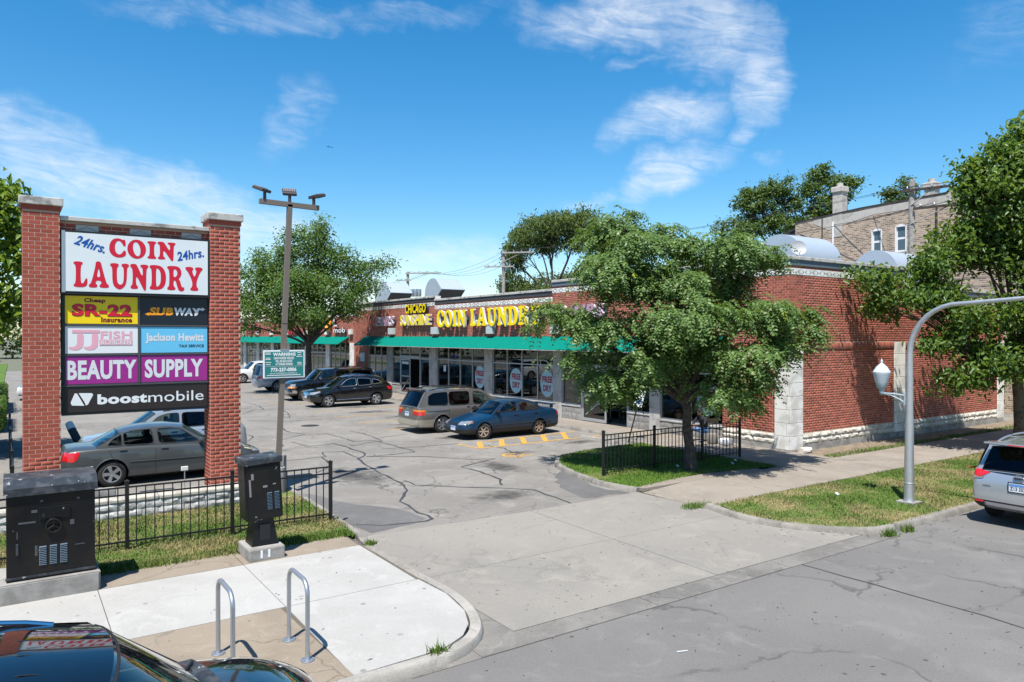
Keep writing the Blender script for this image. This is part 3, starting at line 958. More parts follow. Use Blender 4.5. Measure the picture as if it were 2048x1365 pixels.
for i in range(25):
    y0 = 12.66 + 1.5 * i
    for a, b in ((18.72, 20.32),) if i > 4 else ((17.78, 19.1), (19.1, 20.32)):
        if i == 4: a = max(a, 18.62)
        slab([(a, y0), (b, y0), (b, y0 + 1.5), (a, y0 + 1.5)], 'walk_conc', plaza, PZ + .0, .1)
slab([(19.65, 50.3), (21.3, 50.3), (21.3, 94), (19.65, 94)], 'walk_conc', plaza, PZ, .1)
# a dirt strip along the side wall
sheet('dirt_strip', [(20.4, 12.66), (44, 12.66), (44, 14.12), (20.4, 14.12)], .06, 'dirt')

# ---- grass
def grass_mat(name, g, dry, lo, hi):
    m = bpy.data.materials.new(name)
    m.use_nodes = True
    N = NT(m.node_tree); nt = m.node_tree
    b = nt.nodes['Principled BSDF']
    geo = N.n('ShaderNodeNewGeometry')
    f = N.n('ShaderNodeMapRange', interpolation_type='SMOOTHSTEP')
    nt.links.new(N.noise(geo.outputs['Position'], .6, 8, .74), f.inputs[0])
    f.inputs['From Min'].default_value = lo; f.inputs['From Max'].default_value = hi
    r = geo.outputs['Random Per Island']
    c = N.mixc(N.m('ADD', f.outputs[0], N.m('MULTIPLY', N.m('SUBTRACT', r, .5), .6), clamp=True), dry, g)
    h = N.n('ShaderNodeHueSaturation')
    nt.links.new(c, h.inputs['Color'])
    nt.links.new(N.m('ADD', .65, N.m('MULTIPLY', N.noise(geo.outputs['Position'], 26, 3), .7)), h.inputs['Value'])
    nt.links.new(h.outputs[0], b.inputs['Base Color'])
    b.inputs['Roughness'].default_value = .8
    b.inputs['Specular IOR Level'].default_value = .2
    return m


GM = grass_mat('summer_grass', (.070, .122, .020), (.225, .188, .088), .385, .585)
GM2 = grass_mat('green_grass', (.060, .120, .014), (.20, .19, .07), .32, .52)


def grass(name, poly, z, n, m, label=None, hmin=.02, hmax=.058, parent=None):
    xs_ = [p[0] for p in poly]; ys_ = [p[1] for p in poly]
    P = np.stack([rng.uniform(min(xs_), max(xs_), n * 3), rng.uniform(min(ys_), max(ys_), n * 3)], 1)
    P = P[inpoly(P, poly)][:n]
    P = P + rng.normal(0, .035, P.shape)
    k = len(P)
    h = rng.uniform(hmin, hmax, k) * np.where(rng.random(k) < .04, 1.9, 1.0) * (.7 + .6 * (np.sin(P[:, 0] * 2.3 + 1.7 * np.sin(P[:, 1] * 1.9)) * .5 + .5)); a = rng.uniform(0, 6.283, k); w = rng.uniform(.006, .013, k)
    lean = rng.normal(0, .45, (k, 2)) * h[:, None]
    base = np.column_stack([P, np.full(k, z)])
    side = np.column_stack([np.cos(a) * w, np.sin(a) * w, np.zeros(k)])
    tip = base + np.column_stack([lean, h])
    V = np.empty((k * 3, 3)); V[0::3] = base - side; V[1::3] = base + side; V[2::3] = tip
    F = np.arange(k * 3).reshape(-1, 3)
    o = np_mesh(name, V, F, m, parent)
    return tag(o, label, 'grass', kind='stuff')


PARK = [(12.62, 10.58), (12.36, 9.65), (12.46, 8.85), (13.0, 8.02), (13.62, 7.58), (14.6, 7.52), (60, 7.52), (60, 10.58)]
sheet('lawn', PARK, PZ - .005, GM)
grass('grass_strip', [(x, y) for x, y in PARK[:6]] + [(26, 7.52), (26, 10.58)], PZ - .006, 42000, GM, 'patchy green and straw coloured grass between the sidewalk and the curb')
ISL = [(12.48, 12.8), (13.3, 12.92), (14.6, 13.16), (15.7, 13.16), (16.7, 12.88), (17.76, 12.75), (17.76, 18.1), (15.0, 17.97), (13.85, 17.55), (13.02, 16.68), (12.5, 15.25), (12.24, 13.7)]
sheet('island_lawn', ISL, PZ - .005, GM2)
grass('island_grass', ISL, PZ - .006, 22000, GM2, 'green grass in the shade under the island tree', .02, .06)
LEFT = [(-9, 12.72), (5.2, 12.74), (5.28, 13.5), (5.36, 15.5), (5.42, 18.15), (-9, 18.15)]
sheet('sign_lawn', LEFT, PZ - .012, GM)
grass('sign_grass', [(-1.5, 12.74), (5.2, 12.74), (5.28, 13.5), (5.36, 15.5), (5.4, 16.5), (-1.5, 16.5)], PZ - .012, 42000, GM, 'dry grass behind the black iron fence at the pylon sign')
grass('grass_tuft_row', [(-1, 12.66), (5.15, 12.66), (5.15, 13.05), (-1, 13.05)], PZ - .012, 7000, GM2, 'longer green grass fringe along the front of the left fence', .04, .10)
grass('wall_weeds', [(20.6, 12.7), (36, 12.7), (36, 13.15), (20.6, 13.15)], .058, 3500, GM2, 'weeds and sparse grass along the foot of the brick side wall', .04, .12)
for i, (x, y, r_) in enumerate(((12.35, 10.95, .5), (13.6, 7.3, .18), (4.05, 7.42, .10), (5.15, 11.95, .09), (14.2, 7.28, .15))):
    p = [(x + r_ * math.cos(t) * random.uniform(.6, 1.1), y + r_ * .45 * math.sin(t)) for t in np.linspace(0, 6.2, 9)]
    grass('weed_tuft', p, .0 if i not in (2, 3) else PZ - .01, 420 if i == 0 else 120, GM2,
          ['weeds spilling onto the driveway at the right curb end', 'weed tuft at the bend of the right curb', 'weed tuft in the joint of the white corner curb', 'weed tuft where the left pavement meets the driveway', 'weed tuft at the foot of the street curb'][i], .05, .16)
LAWN2 = [(-3.3, 18.3), (-.62, 18.3), (-.62, 120), (-3.3, 120)]
sheet('hedge_lawn', LAWN2, .03, GM2)

# ================================================================== brickwork
BL, BH, BJ = .203, .0815, .0125        # brick pitch along, course height, joint
_brick_cache = {}


def brick_mesh(l, m, depth=.05):
    k = (round(l, 3), m, depth)
    if k not in _brick_cache:
        mb = MB()
        h = BH - BJ
        b = .002
        # front face set in by a small chamfer: looks worn at the edges
        mb.add([(0, 0, 0), (l, 0, 0), (l, 0, h), (0, 0, h), (b, -.003, b), (l - b, -.003, b), (l - b, -.003, h - b), (b, -.003, h - b)],
               [(4, 5, 6, 7), (0, 1, 5, 4), (1, 2, 6, 5), (2, 3, 7, 6), (3, 0, 4, 7)])
        _brick_cache[k] = mb.mesh('brick', M[m])
    return _brick_cache[k]


class BrickFace:
    """bricks on a vertical face. o = origin (x, y), d = unit direction along the face; outward normal = d rotated -90 degrees"""
    def __init__(self):
        self.items = []
    def region(self, o, d, u0, u1, z0, z1, m, zref=0.0, soldier=False):
        o = Vector((o[0], o[1], 0)); d = Vector((d[0], d[1], 0)).normalized()
        ang = math.atan2(d.y, d.x)
        if soldier:
            n = int((u1 - u0) / .078)
            for i in range(n):
                u = u0 + (u1 - u0) * i / n
                self.items.append((o + d * u + Vector((0, 0, z0)), ang, .066, m, z1 - z0))
            return
        c0 = int(math.floor((z0 - zref) / BH)); c1 = int(math.ceil((z1 - zref) / BH))
        for c in range(c0, c1):
            z = zref + c * BH
            if z < z0 - .02 or z + BH > z1 + .03:
                continue
            off = (BL / 2 if c % 2 else 0)
            k0 = int(math.floor((u0 - off) / BL)) - 1
            k1 = int(math.ceil((u1 - off) / BL)) + 1
            for k in range(k0, k1):
                a = max(u0, off + k * BL); b = min(u1, off + (k + 1) * BL - BJ)
                if b - a < .03:
                    continue
                self.items.append((o + d * a + Vector((0, 0, z)), ang, round(b - a, 3), m, None))
    def build(self, parent, limit=300, name='brick'):
        cam_ = Vector((0, 0, CAMH))
        it = sorted(self.items, key=lambda t: (t[0] - cam_).length)
        inv = wm(parent).inverted()
        ploc = inv.translation
        for p, ang, l, m, sh in it[:limit]:
            if sh:
                it.append((p, ang, l, m, sh)); continue
            o = link_mesh(name, brick_mesh(l, m), parent, inv @ p, ang)
        rest = it[limit:]
        mats = sorted(set(t[3] for t in rest))
        for m in mats:
            V = []; F = []
            n = 0
            for p, ang, l, mm, sh in rest:
                if mm != m: continue
                h = sh or (BH - BJ)
                b = .002
                ca, sa = math.cos(ang), math.sin(ang)
                jit = random.uniform(-.001, .001)
                for x, y, z in ((0, 0, 0), (l, 0, 0), (l, 0, h), (0, 0, h), (b, -.003 + jit, b), (l - b, -.003 + jit, b), (l - b, -.003 + jit, h - b), (b, -.003 + jit, h - b)):
                    V.append((p.x + x * ca - y * sa, p.y + x * sa + y * ca, p.z + z))
                for f in ((4, 5, 6, 7), (0, 1, 5, 4), (1, 2, 6, 5), (2, 3, 7, 6), (3, 0, 4, 7)):
                    F.append([n + i for i in f])
                n += 8
            if V:
                np_mesh('brickwork', np.array(V), np.array(F), M[m], parent, kind='stuff')


UP = Vector((0, 0, 1))
# ================================================================== pylon sign
sg = thing('pylon_sign', 'tall brick pylon sign with COIN LAUNDRY panel and tenant panels beside the driveway', 'sign', (2.2, 17.3, 0))
bf = BrickFace()
for x0, x1 in ((.15, .77), (3.58, 4.22)):
    MB().box(x0, x1, 17.0, 17.62, 0.0, 6.28).build('pillar', M['mortar'], sg)
    bf.region((x0 + .004, 17.0), (1, 0), 0, x1 - x0 - .004, .1, 6.22, 'brick2')
    bf.region((x1, 17.004), (0, 1), 0, .612, .1, 6.22, 'brick2')
    bf.region((x0, 17.616), (0, -1), 0, .612, .1, 6.22, 'brick2')
    # corbelled top course and stone cap
    MB().box(x0 - .02, x1 + .02, 16.98, 17.64, 6.225, 6.32).build('corbel', M['brick2'], sg)
    MB().bbox(x0 - .06, x1 + .06, 16.94, 17.68, 6.32, 6.48, .015).build('cap_stone', M['coping'], sg)
MB().box(.77, 3.58, 17.12, 17.50, 5.86, 6.06).build('header', M['mortar'], sg)
bf.region((.775, 17.12), (1, 0), 0, 2.80, 5.86, 6.06, 'brick2', zref=5.86)
bf.build(sg, 300)
MB().bbox(.775, 3.575, 17.02, 17.60, 6.062, 6.15, .01).build('coping', M['coping'], sg)
for x0, x1 in ((1.05, 1.45), (2.02, 2.42), (3.02, 3.42)):
    o = MB().box(x0, x1, 17.095, 17.13, 5.88, 6.0).build('stone_inset', M['grey_pier'], sg)
    MB().tube([(x0 + .02, 17.092, 5.89), ((x0 + x1) / 2, 17.092, 5.965), (x1 - .02, 17.092, 5.89)], .006, 5).build('carved_line', M['foundation'], o)
# cabinets
MB().box(.80, 3.57, 17.12, 17.48, 2.16, 4.62).build('cabinet', M['sign_black'], sg)
cb = MB().box(.79, 3.578, 17.00, 17.44, 4.60, 5.87).build('cabinet', M['sign_black'], sg)
PAN = [('white_panel', .86, 3.53, 4.655, 5.83, 16.99), ('sign_yellow', .86, 2.165, 4.01, 4.57, 17.11), ('sign_navy', 2.215, 3.54, 4.01, 4.57, 17.11), ('sign_white', .86, 2.165, 3.405, 3.955, 17.11),
       ('sign_sky', 2.215, 3.54, 3.405, 3.955, 17.11), ('sign_purple', .86, 2.165, 2.785, 3.35, 17.11), ('sign_purple', 2.215, 3.54, 2.785, 3.35, 17.11), ('sign_brown', .86, 3.54, 2.215, 2.725, 17.11)]
pan = [MB().box(x0, x1, y, y + .02, z0, z1).build('sign_panel', M[m], sg) for m, x0, x1, z0, z1, y in PAN]
for z in (2.755, 3.378, 3.982):
    MB().box(.82, 3.56, 17.095, 17.12, z - .018, z + .018).build('divider', M['raceway'], sg)
MB().box(2.172, 2.208, 17.09, 17.12, 2.77, 4.6).build('divider', M['raceway'], sg)
MB().box(.80, .86, 16.985, 17.0, 4.63, 5.86).build('trim', M['galv'], sg)


def sgt(geo, x0, x1, z0, z1, p, m, y=None, name='lettering', tilt=0.0):
    y = (PAN[p][5] - .003) if y is None else y
    r = Vector((math.cos(tilt), 0, math.sin(tilt)))
    u = Vector((-math.sin(tilt), 0, math.cos(tilt)))
    return lay(geo, (x0, y, z0), r, u, (x1 - x0) / math.cos(tilt), z1 - z0).build(name, M[m], pan[p])


for w, x0, x1, z0, z1 in (('COIN', 1.63, 2.88, 5.385, 5.755), ('LAUNDRY', 1.0, 3.42, 4.74, 5.255)):
    for g in serif_word(w, .07):
        sgt(g, x0, x1, z0, z1, 0, 'sign_red', name='letter')
sgt(T('24hrs.'), 1.00, 1.54, 5.60, 5.80, 0, 'sign_blue', tilt=R(-17))
sgt(T('24hrs.'), 2.92, 3.46, 5.36, 5.56, 0, 'sign_blue', tilt=R(13))
sgt(T('Cheap'), 1.19, 1.57, 4.42, 4.53, 1, 'sign_darkred')
sgt(T('SR-22'), .975, 2.06, 4.155, 4.415, 1, 'sign_darkred', y=17.105)
sgt(T('SR-22'), .985, 2.045, 4.165, 4.41, 1, 'sign_red', y=17.102)
sgt(T('Insurance'), 1.49, 2.06, 4.04, 4.15, 1, 'sign_darkred')
sgt(T('SUB'), 2.385, 2.85, 4.20, 4.37, 2, 'sign_orange')
sgt(T('WAY'), 2.87, 3.40, 4.20, 4.37, 2, 'sign_white')
MB().add([(2.30, 17.106, 4.225), (2.38, 17.106, 4.185), (2.38, 17.106, 4.205), (2.62, 17.106, 4.205), (2.62, 17.106, 4.235), (2.38, 17.106, 4.235), (2.38, 17.106, 4.262)], [(0, 1, 2, 3, 4, 5, 6)]).build('arrow', M['sign_orange'], pan[2])
MB().add([(3.50, 17.106, 4.345), (3.43, 17.106, 4.385), (3.43, 17.106, 4.362), (3.34, 17.106, 4.345), (3.30, 17.106, 4.22), (3.34, 17.106, 4.22), (3.37, 17.106, 4.325), (3.43, 17.106, 4.325), (3.43, 17.106, 4.305)], [(0, 1, 2, 3, 7, 8), (3, 4, 5, 6, 7)]).build('arrow', M['sign_white'], pan[2])
sgt(T('FISH'), 1.48, 2.06, 3.705, 3.86, 3, 'sign_pink')
MB().box(1.46, 2.06, 17.104, 17.108, 3.57, 3.69).build('band', M['sign_pink'], pan[3])
sgt(T('&CHICKEN'), 1.485, 2.04, 3.585, 3.675, 3, 'sign_white', y=17.101)
MB().box(.98, 1.46, 17.104, 17.108, 3.825, 3.885).build('band', M['sign_pink'], pan[3])
for a in (.94, 1.20):
    pts = chaikin([(a + .12, 3.83), (a + .24, 3.83), (a + .235, 3.62), (a + .22, 3.52), (a + .12, 3.465), (a + .0, 3.49), (a - .03, 3.545), (a + .06, 3.535), (a + .13, 3.575)], 2)
    MB().add([(x, 17.1065, z) for x, z in pts], [tuple(range(len(pts)))]).build('letter', M['sign_pink'], pan[3])
sgt(T('Jackson Hewitt'), 2.31, 3.47, 3.60, 3.82, 4, 'sign_pale')
sgt(T('TAX SERVICE'), 2.96, 3.47, 3.515, 3.575, 4, 'sign_navy')
sgt(T('BEAUTY'), .885, 2.14, 2.87, 3.265, 5, 'sign_pale')
sgt(T('SUPPLY'), 2.295, 3.45, 2.87, 3.265, 6, 'sign_pale')
sgt(T('boost'), 1.42, 2.34, 2.355, 2.565, 7, 'sign_white')
sgt(T('mobile'), 2.36, 3.46, 2.355, 2.575, 7, 'sign_white')
MB().add([(x, 17.106, z) for x, z in ((.95, 2.42), (1.02, 2.60), (1.06, 2.60), (1.16, 2.40), (1.19, 2.345), (.97, 2.36))], [tuple(range(6))]).build('logo', M['sign_white'], pan[7])
MB().add([(x, 17.106, z) for x, z in ((1.09, 2.605), (1.32, 2.595), (1.345, 2.56), (1.25, 2.365), (1.215, 2.35), (1.19, 2.42))], [tuple(range(6))]).build('logo', M['sign_white'], pan[7])

# ================================================================== planter wall under the sign
pw = thing('planter_wall', 'low grey rock faced block wall with smooth cap at the foot of the pylon sign', 'wall', (2.0, 16.7, 0))
random.seed(5)


def rock(x0, x1, y0, y1, z0, z1, mname, parent, axis='y', name='stone', bulge=.03, inv=None):
    """split faced block: flat back, rough front (towards -y, or -x when axis='x')"""
    nu, nv = max(3, int((x1 - x0) / .07) + 1), 4
    mb = MB()
    P = {}
    for i in range(nu):
        for j in range(nv):
            e = (i in (0, nu - 1)) or (j in (0, nv - 1))
            b = 0 if e else random.uniform(.3, 1.0) * bulge
            u = x0 + (x1 - x0) * i / (nu - 1) + (0 if e else random.uniform(-.01, .01))
            z = z0 + (z1 - z0) * j / (nv - 1) + (0 if e else random.uniform(-.012, .012))
            P[i, j] = (u, y0 - b, z) if axis == 'y' else (y0 - b, u, z)
    idx = {k: n for n, k in enumerate(P)}
    vs = list(P.values())
    fs = [(idx[i, j], idx[i + 1, j], idx[i + 1, j + 1], idx[i, j + 1]) for i in range(nu - 1) for j in range(nv - 1)]
    mb.add(vs, fs)
    if axis == 'y':
        mb.add([(x0, y0, z0), (x1, y0, z0), (x1, y0, z1), (x0, y0, z1), (x0, y1, z0), (x1, y1, z0), (x1, y1, z1), (x0, y1, z1)], [(0, 1, 5, 4), (1, 2, 6, 5), (2, 3, 7, 6), (3, 0, 4, 7)])
    else:
        mb.add([(y0, x0, z0), (y0, x1, z0), (y0, x1, z1), (y0, x0, z1), (y1, x0, z0), (y1, x1, z0), (y1, x1, z1), (y1, x0, z1)], [(0, 1, 5, 4), (1, 2, 6, 5), (2, 3, 7, 6), (3, 0, 4, 7)])
    return mb.build(name, M[mname], parent, smooth=True, angle=20)


MB().box(-1.2, 4.30, 16.52, 16.98, .09, .40).build('core', M['mortar'], pw)
for c, (z0, z1) in enumerate(((.10, .245), (.255, .40))):
    x = -1.2 - (.2 if c else 0)
    while x < 4.3:
        w = random.choice((.36, .42, .5, .3))
        a, b = max(x, -1.2), min(x + w, 4.3)
        if b - a > .06:
            rock(a, b - .012, 16.50, 16.6, z0, z1, 'grey_rock', pw)
        x += w
for i in range(6):
    MB().bbox(-1.2 + .92 * i, -1.2 + .92 * (i + 1) - .01, 16.475, 17.0 - .002, .40, .49, .025).build('cap', M['wall_cap'], pw)
# small lawn marker on the wall and concrete block
mk = thing('lawn_marker', 'small white spike marker standing on the planter wall cap', 'marker', (3.0, 16.72, .49))
MB().tube([(3.0, 16.72, .49), (3.0, 16.72, .92)], .012, 6).build('stake', M['galv'], mk)
MB().bbox(2.93, 3.07, 16.70, 16.74, .90, .99, .01).build('head', M['white_post'], mk)
tag(MB().bbox(1.0, 1.75, 17.1, 17.35, .11, .60, .02).build('concrete_block', M['foundation']), 'weathered concrete block behind the planter wall cap', 'block')


# ================================================================== iron fences
def fence(label, pts, z, h=1.18, posts=None, gap=.135):
    """pts = post feet; pickets between"""
    t = thing('iron_fence', label, 'fence', (pts[0][0], pts[0][1], z))
    inv = wm(t).inverted()
    pm = MB().box(-.03, .03, -.03, .03, 0, h).mesh('post', M['iron'])
    cm = MB().add([(-.036, -.036, h), (.036, -.036, h), (.036, .036, h), (-.036, .036, h), (-.036, -.036, h + .02), (.036, -.036, h + .02), (.036, .036, h + .02), (-.036, .036, h + .02), (0, 0, h + .045)],
                  [(0, 1, 5, 4), (1, 2, 6, 5), (2, 3, 7, 6), (3, 0, 4, 7), (4, 5, 8), (5, 6, 8), (6, 7, 8), (7, 4, 8)]).mesh('post_cap', M['iron'])
    km = MB().box(-.0085, .0085, -.0085, .0085, .06, h - .09).mesh('picket', M['iron'])
    for i, (x, y) in enumerate(pts):
        p = link_mesh('post', pm, t, inv @ Vector((x, y, z)))
        link_mesh('post_cap', cm, p)
    for (x0, y0), (x1, y1) in zip(pts[:-1], pts[1:]):
        a = Vector((x0, y0, z)); b = Vector((x1, y1, z))
        d = (b - a); L = d.length; d.normalize(); s = Vector((-d.y, d.x, 0))
        for zz in (.14, h - .22, h - .09):
            MB().obox((a + b) / 2 + Vector((0, 0, zz)), d, s, UP, L / 2 - .03, .012, .014).build('rail', M['iron'], t)
        n = int(round((L - .06) / gap))
        for i in range(1, n):
            q = a + d * (L * i / n)
            link_mesh('picket', km, t, inv @ q, math.atan2(d.y, d.x))
    return t


fence('black iron picket fence in front of the pylon sign, running to the driveway', [(-.75, 14.05), (1.60, 14.02), (3.32, 13.98), (5.18, 13.95)], PZ - .01, 1.16)
fence('black iron picket fence around the tree on the grassy island', [(12.72, 14.38), (14.62, 14.42), (16.62, 14.46), (18.15, 14.34)], PZ - .01, 1.16)
fence('black iron fence receding along the hedges left of the pylon sign', [(-.02, 17.8), (-.03, 20.2), (-.05, 22.6), (-.07, 25.0), (-.09, 27.4), (-.1, 29.8), (-.12, 32.2)], .0, 1.12, gap=.15)

# ================================================================== utility cabinets
c1 = thing('utility_cabinet', 'large scuffed black utility cabinet with three louvre columns on a long concrete base', 'cabinet', (.45, 12.6, PZ))
MB().prism([(-1.1, 11.98), (1.0, 11.98), (1.03, 12.03), (1.03, 12.95), (-1.1, 12.95)], PZ - .02, PZ + .25).build('concrete_base', M['foundation'], c1)
MB().box(-1.08, 1.01, 12.0, 12.93, PZ + .25, PZ + .268).build('base_edge', M['foundation'], c1)
by = 12.10
MB().bbox(-.09, .97, by, by + .72, PZ + .265, 1.56, .012).build('body', M['cab_black'], c1)
MB().extr([(-.12, by - .045, 1.555), (-.12, by - .045, 1.66), (-.12, by + .14, 1.76), (-.12, by + .76, 1.76), (-.12, by + .76, 1.555)], (1.12, 0, 0)).build('lid', M['cab_lid'], c1)
MB().box(-.10, .98, by - .015, by, PZ + .30, PZ + .33).build('lip', M['cab_lid'], c1)
MB().bbox(.29, .66, by - .022, by - .002, 1.20, 1.37, .008).build('door_plate', M['cab_black'], c1)
MB().lathe([(0, -.03), (.022, -.03), (.028, -.004)], (.345, by - .022, 1.25), 12, 'y').build('lock', M['iron'], c1)
wh = MB().tube([(.46 + .092 * math.cos(a), by - .035, 1.10 + .092 * math.sin(a)) for a in np.linspace(0, 2 * math.pi, 25)[:-1]], .016, 8, closed=True)
wo_ = wh.build('vent_ring', M['cab_black'], c1, smooth=True)
for a in (90, 210, 330):
    MB().tube([(.46, by - .03, 1.10), (.46 + .085 * math.cos(R(a)), by - .03, 1.10 + .085 * math.sin(R(a)))], .011, 6).build('spoke', M['cab_black'], wo_)
for x in (.29, .415, .54):
    for k in range(11):
        z = .56 + k * .0245
        MB().extr([(x, by - .001, z + .018), (x, by - .016, z + .004), (x, by - .001, z - .002)], (.085, 0, 0)).build('louvre', M['louvre'], c1)
MB().bbox(.02, .05, by - .03, by - .001, .74, .90, .006).build('handle', M['cab_lid'], c1)

for x_, z_, w_, h_ in ((.05, 1.16, .20, .025), (.20, 1.30, .07, .04), (.24, .70, .03, .14), (.26, .76, .07, .02), (.66, 1.08, .05, .07), (.74, 1.43, .04, .03), (.72, .78, .12, .012), (.03, .96, .012, .10), (.30, 1.44, .04, .03)):
    MB().box(x_, x_ + w_, by - .0035, by - .001, z_, z_ + h_).build('scuff', M['raceway'], c1)
c2 = thing('pedestal_cabinet', 'slim black pedestal cabinet with two louvre columns on a flared foot and concrete block', 'cabinet', (3.45, 12.6, PZ))
MB().bbox(3.12, 3.70, 12.05, 12.75, PZ - .02, PZ + .20, .025).build('concrete_base', M['foundation'], c2)
for x in (3.30, 3.42):
    MB().box(x, x + .035, 12.045, 12.06, PZ + .04, PZ + .17).build('paint_stroke', M['sign_white'], c2)
MB().add([(3.20, 12.20, .30), (3.63, 12.20, .30), (3.63, 12.62, .30), (3.20, 12.62, .30), (3.27, 12.25, .78), (3.56, 12.25, .78), (3.56, 12.57, .78), (3.27, 12.57, .78)],
         [(0, 1, 5, 4), (1, 2, 6, 5), (2, 3, 7, 6), (3, 0, 4, 7), (4, 5, 6, 7)]).build('foot', M['cab_black'], c2)
MB().box(3.33, 3.50, 12.205, 12.235, .40, .66).build('foot_panel', M['iron'], c2)
tl = R(-3)
fx = lambda x, z: (3.40 + (x - 3.40) * math.cos(tl) + (z - .75) * math.sin(-tl) * -1, .75 + (x - 3.40) * math.sin(-tl) + (z - .75) * math.cos(tl))


def c2box(name, x0, x1, y0, y1, z0, z1, m, b=.01):
    mb = MB().bbox(x0, x1, y0, y1, z0, z1, b)
    mb.v = [(fx(x, z)[0], y, fx(x, z)[1]) for x, y, z in mb.v]
    return mb.build(name, M[m], c2)


c2box('body', 3.12, 3.71, 12.18, 12.62, .74, 1.66, 'cab_black', .02)
c2box('lid', 3.09, 3.735, 12.13, 12.66, 1.66, 1.77, 'cab_lid', .02)
c2box('door', 3.15, 3.68, 12.165, 12.185, .78, 1.62, 'cab_black', .006)
for x in (3.46, 3.58):
    for k in range(12):
        z = .90 + k * .024
        q = MB().extr([(x, 12.166, z + .016), (x, 12.148, z + .004), (x, 12.166, z - .002)], (.075, 0, 0))
        q.v = [(fx(a, c)[0], b, fx(a, c)[1]) for a, b, c in q.v]
        q.build('louvre', M['louvre'], c2)
for x, z, w, h in ((3.18, 1.15, .03, .28), (3.22, 1.42, .04, .10), (3.40, 1.27, .07, .035), (3.56, 1.30, .05, .02), (3.25, .80, .03, .02)):
    c2box('scuff', x, x + w, 12.160, 12.1645, z, z + h, 'fixture', .001)

# ================================================================== bike racks
def rack(label, x, y0, y1, h):
    t = thing('bike_rack', label, 'bike rack', (x, (y0 + y1) / 2, PZ), group='steel bike racks on the pavement')
    r = .16
    p = [(x, y0, PZ + .01), (x, y0, PZ + h - r)]
    for a in np.linspace(180, 90, 7)[1:]:
        p.append((x, y0 + r + r * math.cos(R(a)), PZ + h - r + r * math.sin(R(a))))
    for a in np.linspace(90, 0, 7):
        p.append((x, y1 - r + r * math.cos(R(a)), PZ + h - r + r * math.sin(R(a))))
    p.append((x, y1, PZ + .01))
    MB().tube(p, .026, 12).build('hoop', M['galv'], t, smooth=True)
    for y in (y0, y1):
        f = MB().lathe([(0, .014), (.075, .014), (.078, .008), (.078, 0)], (x, y, PZ + .001), 20).build('foot_flange', M['galv'], t)
        for a in (45, 135, 225, 315):
            MB().lathe([(0, .022), (.008, .02), (.009, .014)], (x + .055 * math.cos(R(a)), y + .055 * math.sin(R(a)), PZ + .001), 8).build('bolt', M['chrome'], f)
    return t


rack('galvanised hoop bike rack standing nearer the white corner slab', 2.72, 8.05, 8.72, .88)
rack('galvanised hoop bike rack partly hidden by the black car hood', 1.93, 8.12, 8.80, .88)

# ================================================================== car park light
lp = thing('parking_lot_light', 'bronze square light pole with three floodlights on a cross arm by the driveway', 'light pole', (5.12, 17.2, .1), 0)
TOP = Vector((5.40, 17.2, 6.86))
MB().lathe([(0, .60), (.15, .60), (.16, .56), (.16, 0)], (5.12, 17.2, .09), 20).build('concrete_footing', M['foundation'], lp, smooth=True)
a0 = Vector((5.12, 17.2, .66)); dz = (TOP - a0).normalized()
MB().obox((a0 + TOP) / 2, (1, 0, 0), (0, 1, 0), dz, .055, .055, (TOP - a0).length / 2).build('pole', M['bronze'], lp)
MB().obox(a0 + dz * 3.4, (1, 0, 0), (0, 1, 0), dz, .058, .058, .012).build('pole_joint', M['dark_bronze'], lp)
MB().obox(TOP, (1, 0, -.02), (0, 1, 0), (.02, 0, 1), .70, .055, .055).build('cross_arm', M['bronze'], lp)
for dx, rz, pit in ((-.58, 35, 20), (0, -12, 32), (.58, -80, 12)):
    p = TOP + Vector((dx, 0, .05 - dx * .02))
    hd = MB().box(-.03, .03, -.03, .03, 0, .17)
    hd.v = [tuple(p + Vector(v)) for v in hd.v]
    st = hd.build('fixture_neck', M['dark_bronze'], lp)
    mm = Matrix.Translation(p + Vector((0, 0, .20))) @ Matrix.Rotation(R(rz), 4, 'Z') @ Matrix.Rotation(R(pit), 4, 'X')
    h = MB().bbox(-.16, .16, -.06, .24, -.025, .045, .012)
    h.v = [tuple(mm @ Vector(v)) for v in h.v]
    ho = h.build('floodlight_head', M['dark_bronze'], lp)
    for k in range(7):
        f = MB().box(-.135 + k * .040, -.115 + k * .040, .03, .22, .046, .062)
        f.v = [tuple(mm @ Vector(v)) for v in f.v]
        f.build('cooling_fin', M['fixture'], ho)

# tow warning sign strapped to the pole
ws = thing('tow_warning_sign', 'green and white tow warning sign strapped to the parking lot light pole', 'sign', (5.22, 17.13, 2.75))
MB().bbox(4.75, 5.72, 17.10, 17.125, 2.78, 3.43, .004).build('backing', M['sign_white'], ws)
gp = MB().box(4.785, 5.685, 17.095, 17.103, 2.815, 3.395).build('panel', M['sign_green'], ws)


def wst(s, x0, x1, z0, z1):
    lay(T(s), (x0, 17.0925, z0), (1, 0, 0), UP, x1 - x0, z1 - z0).build('lettering', M['sign_white'], gp)


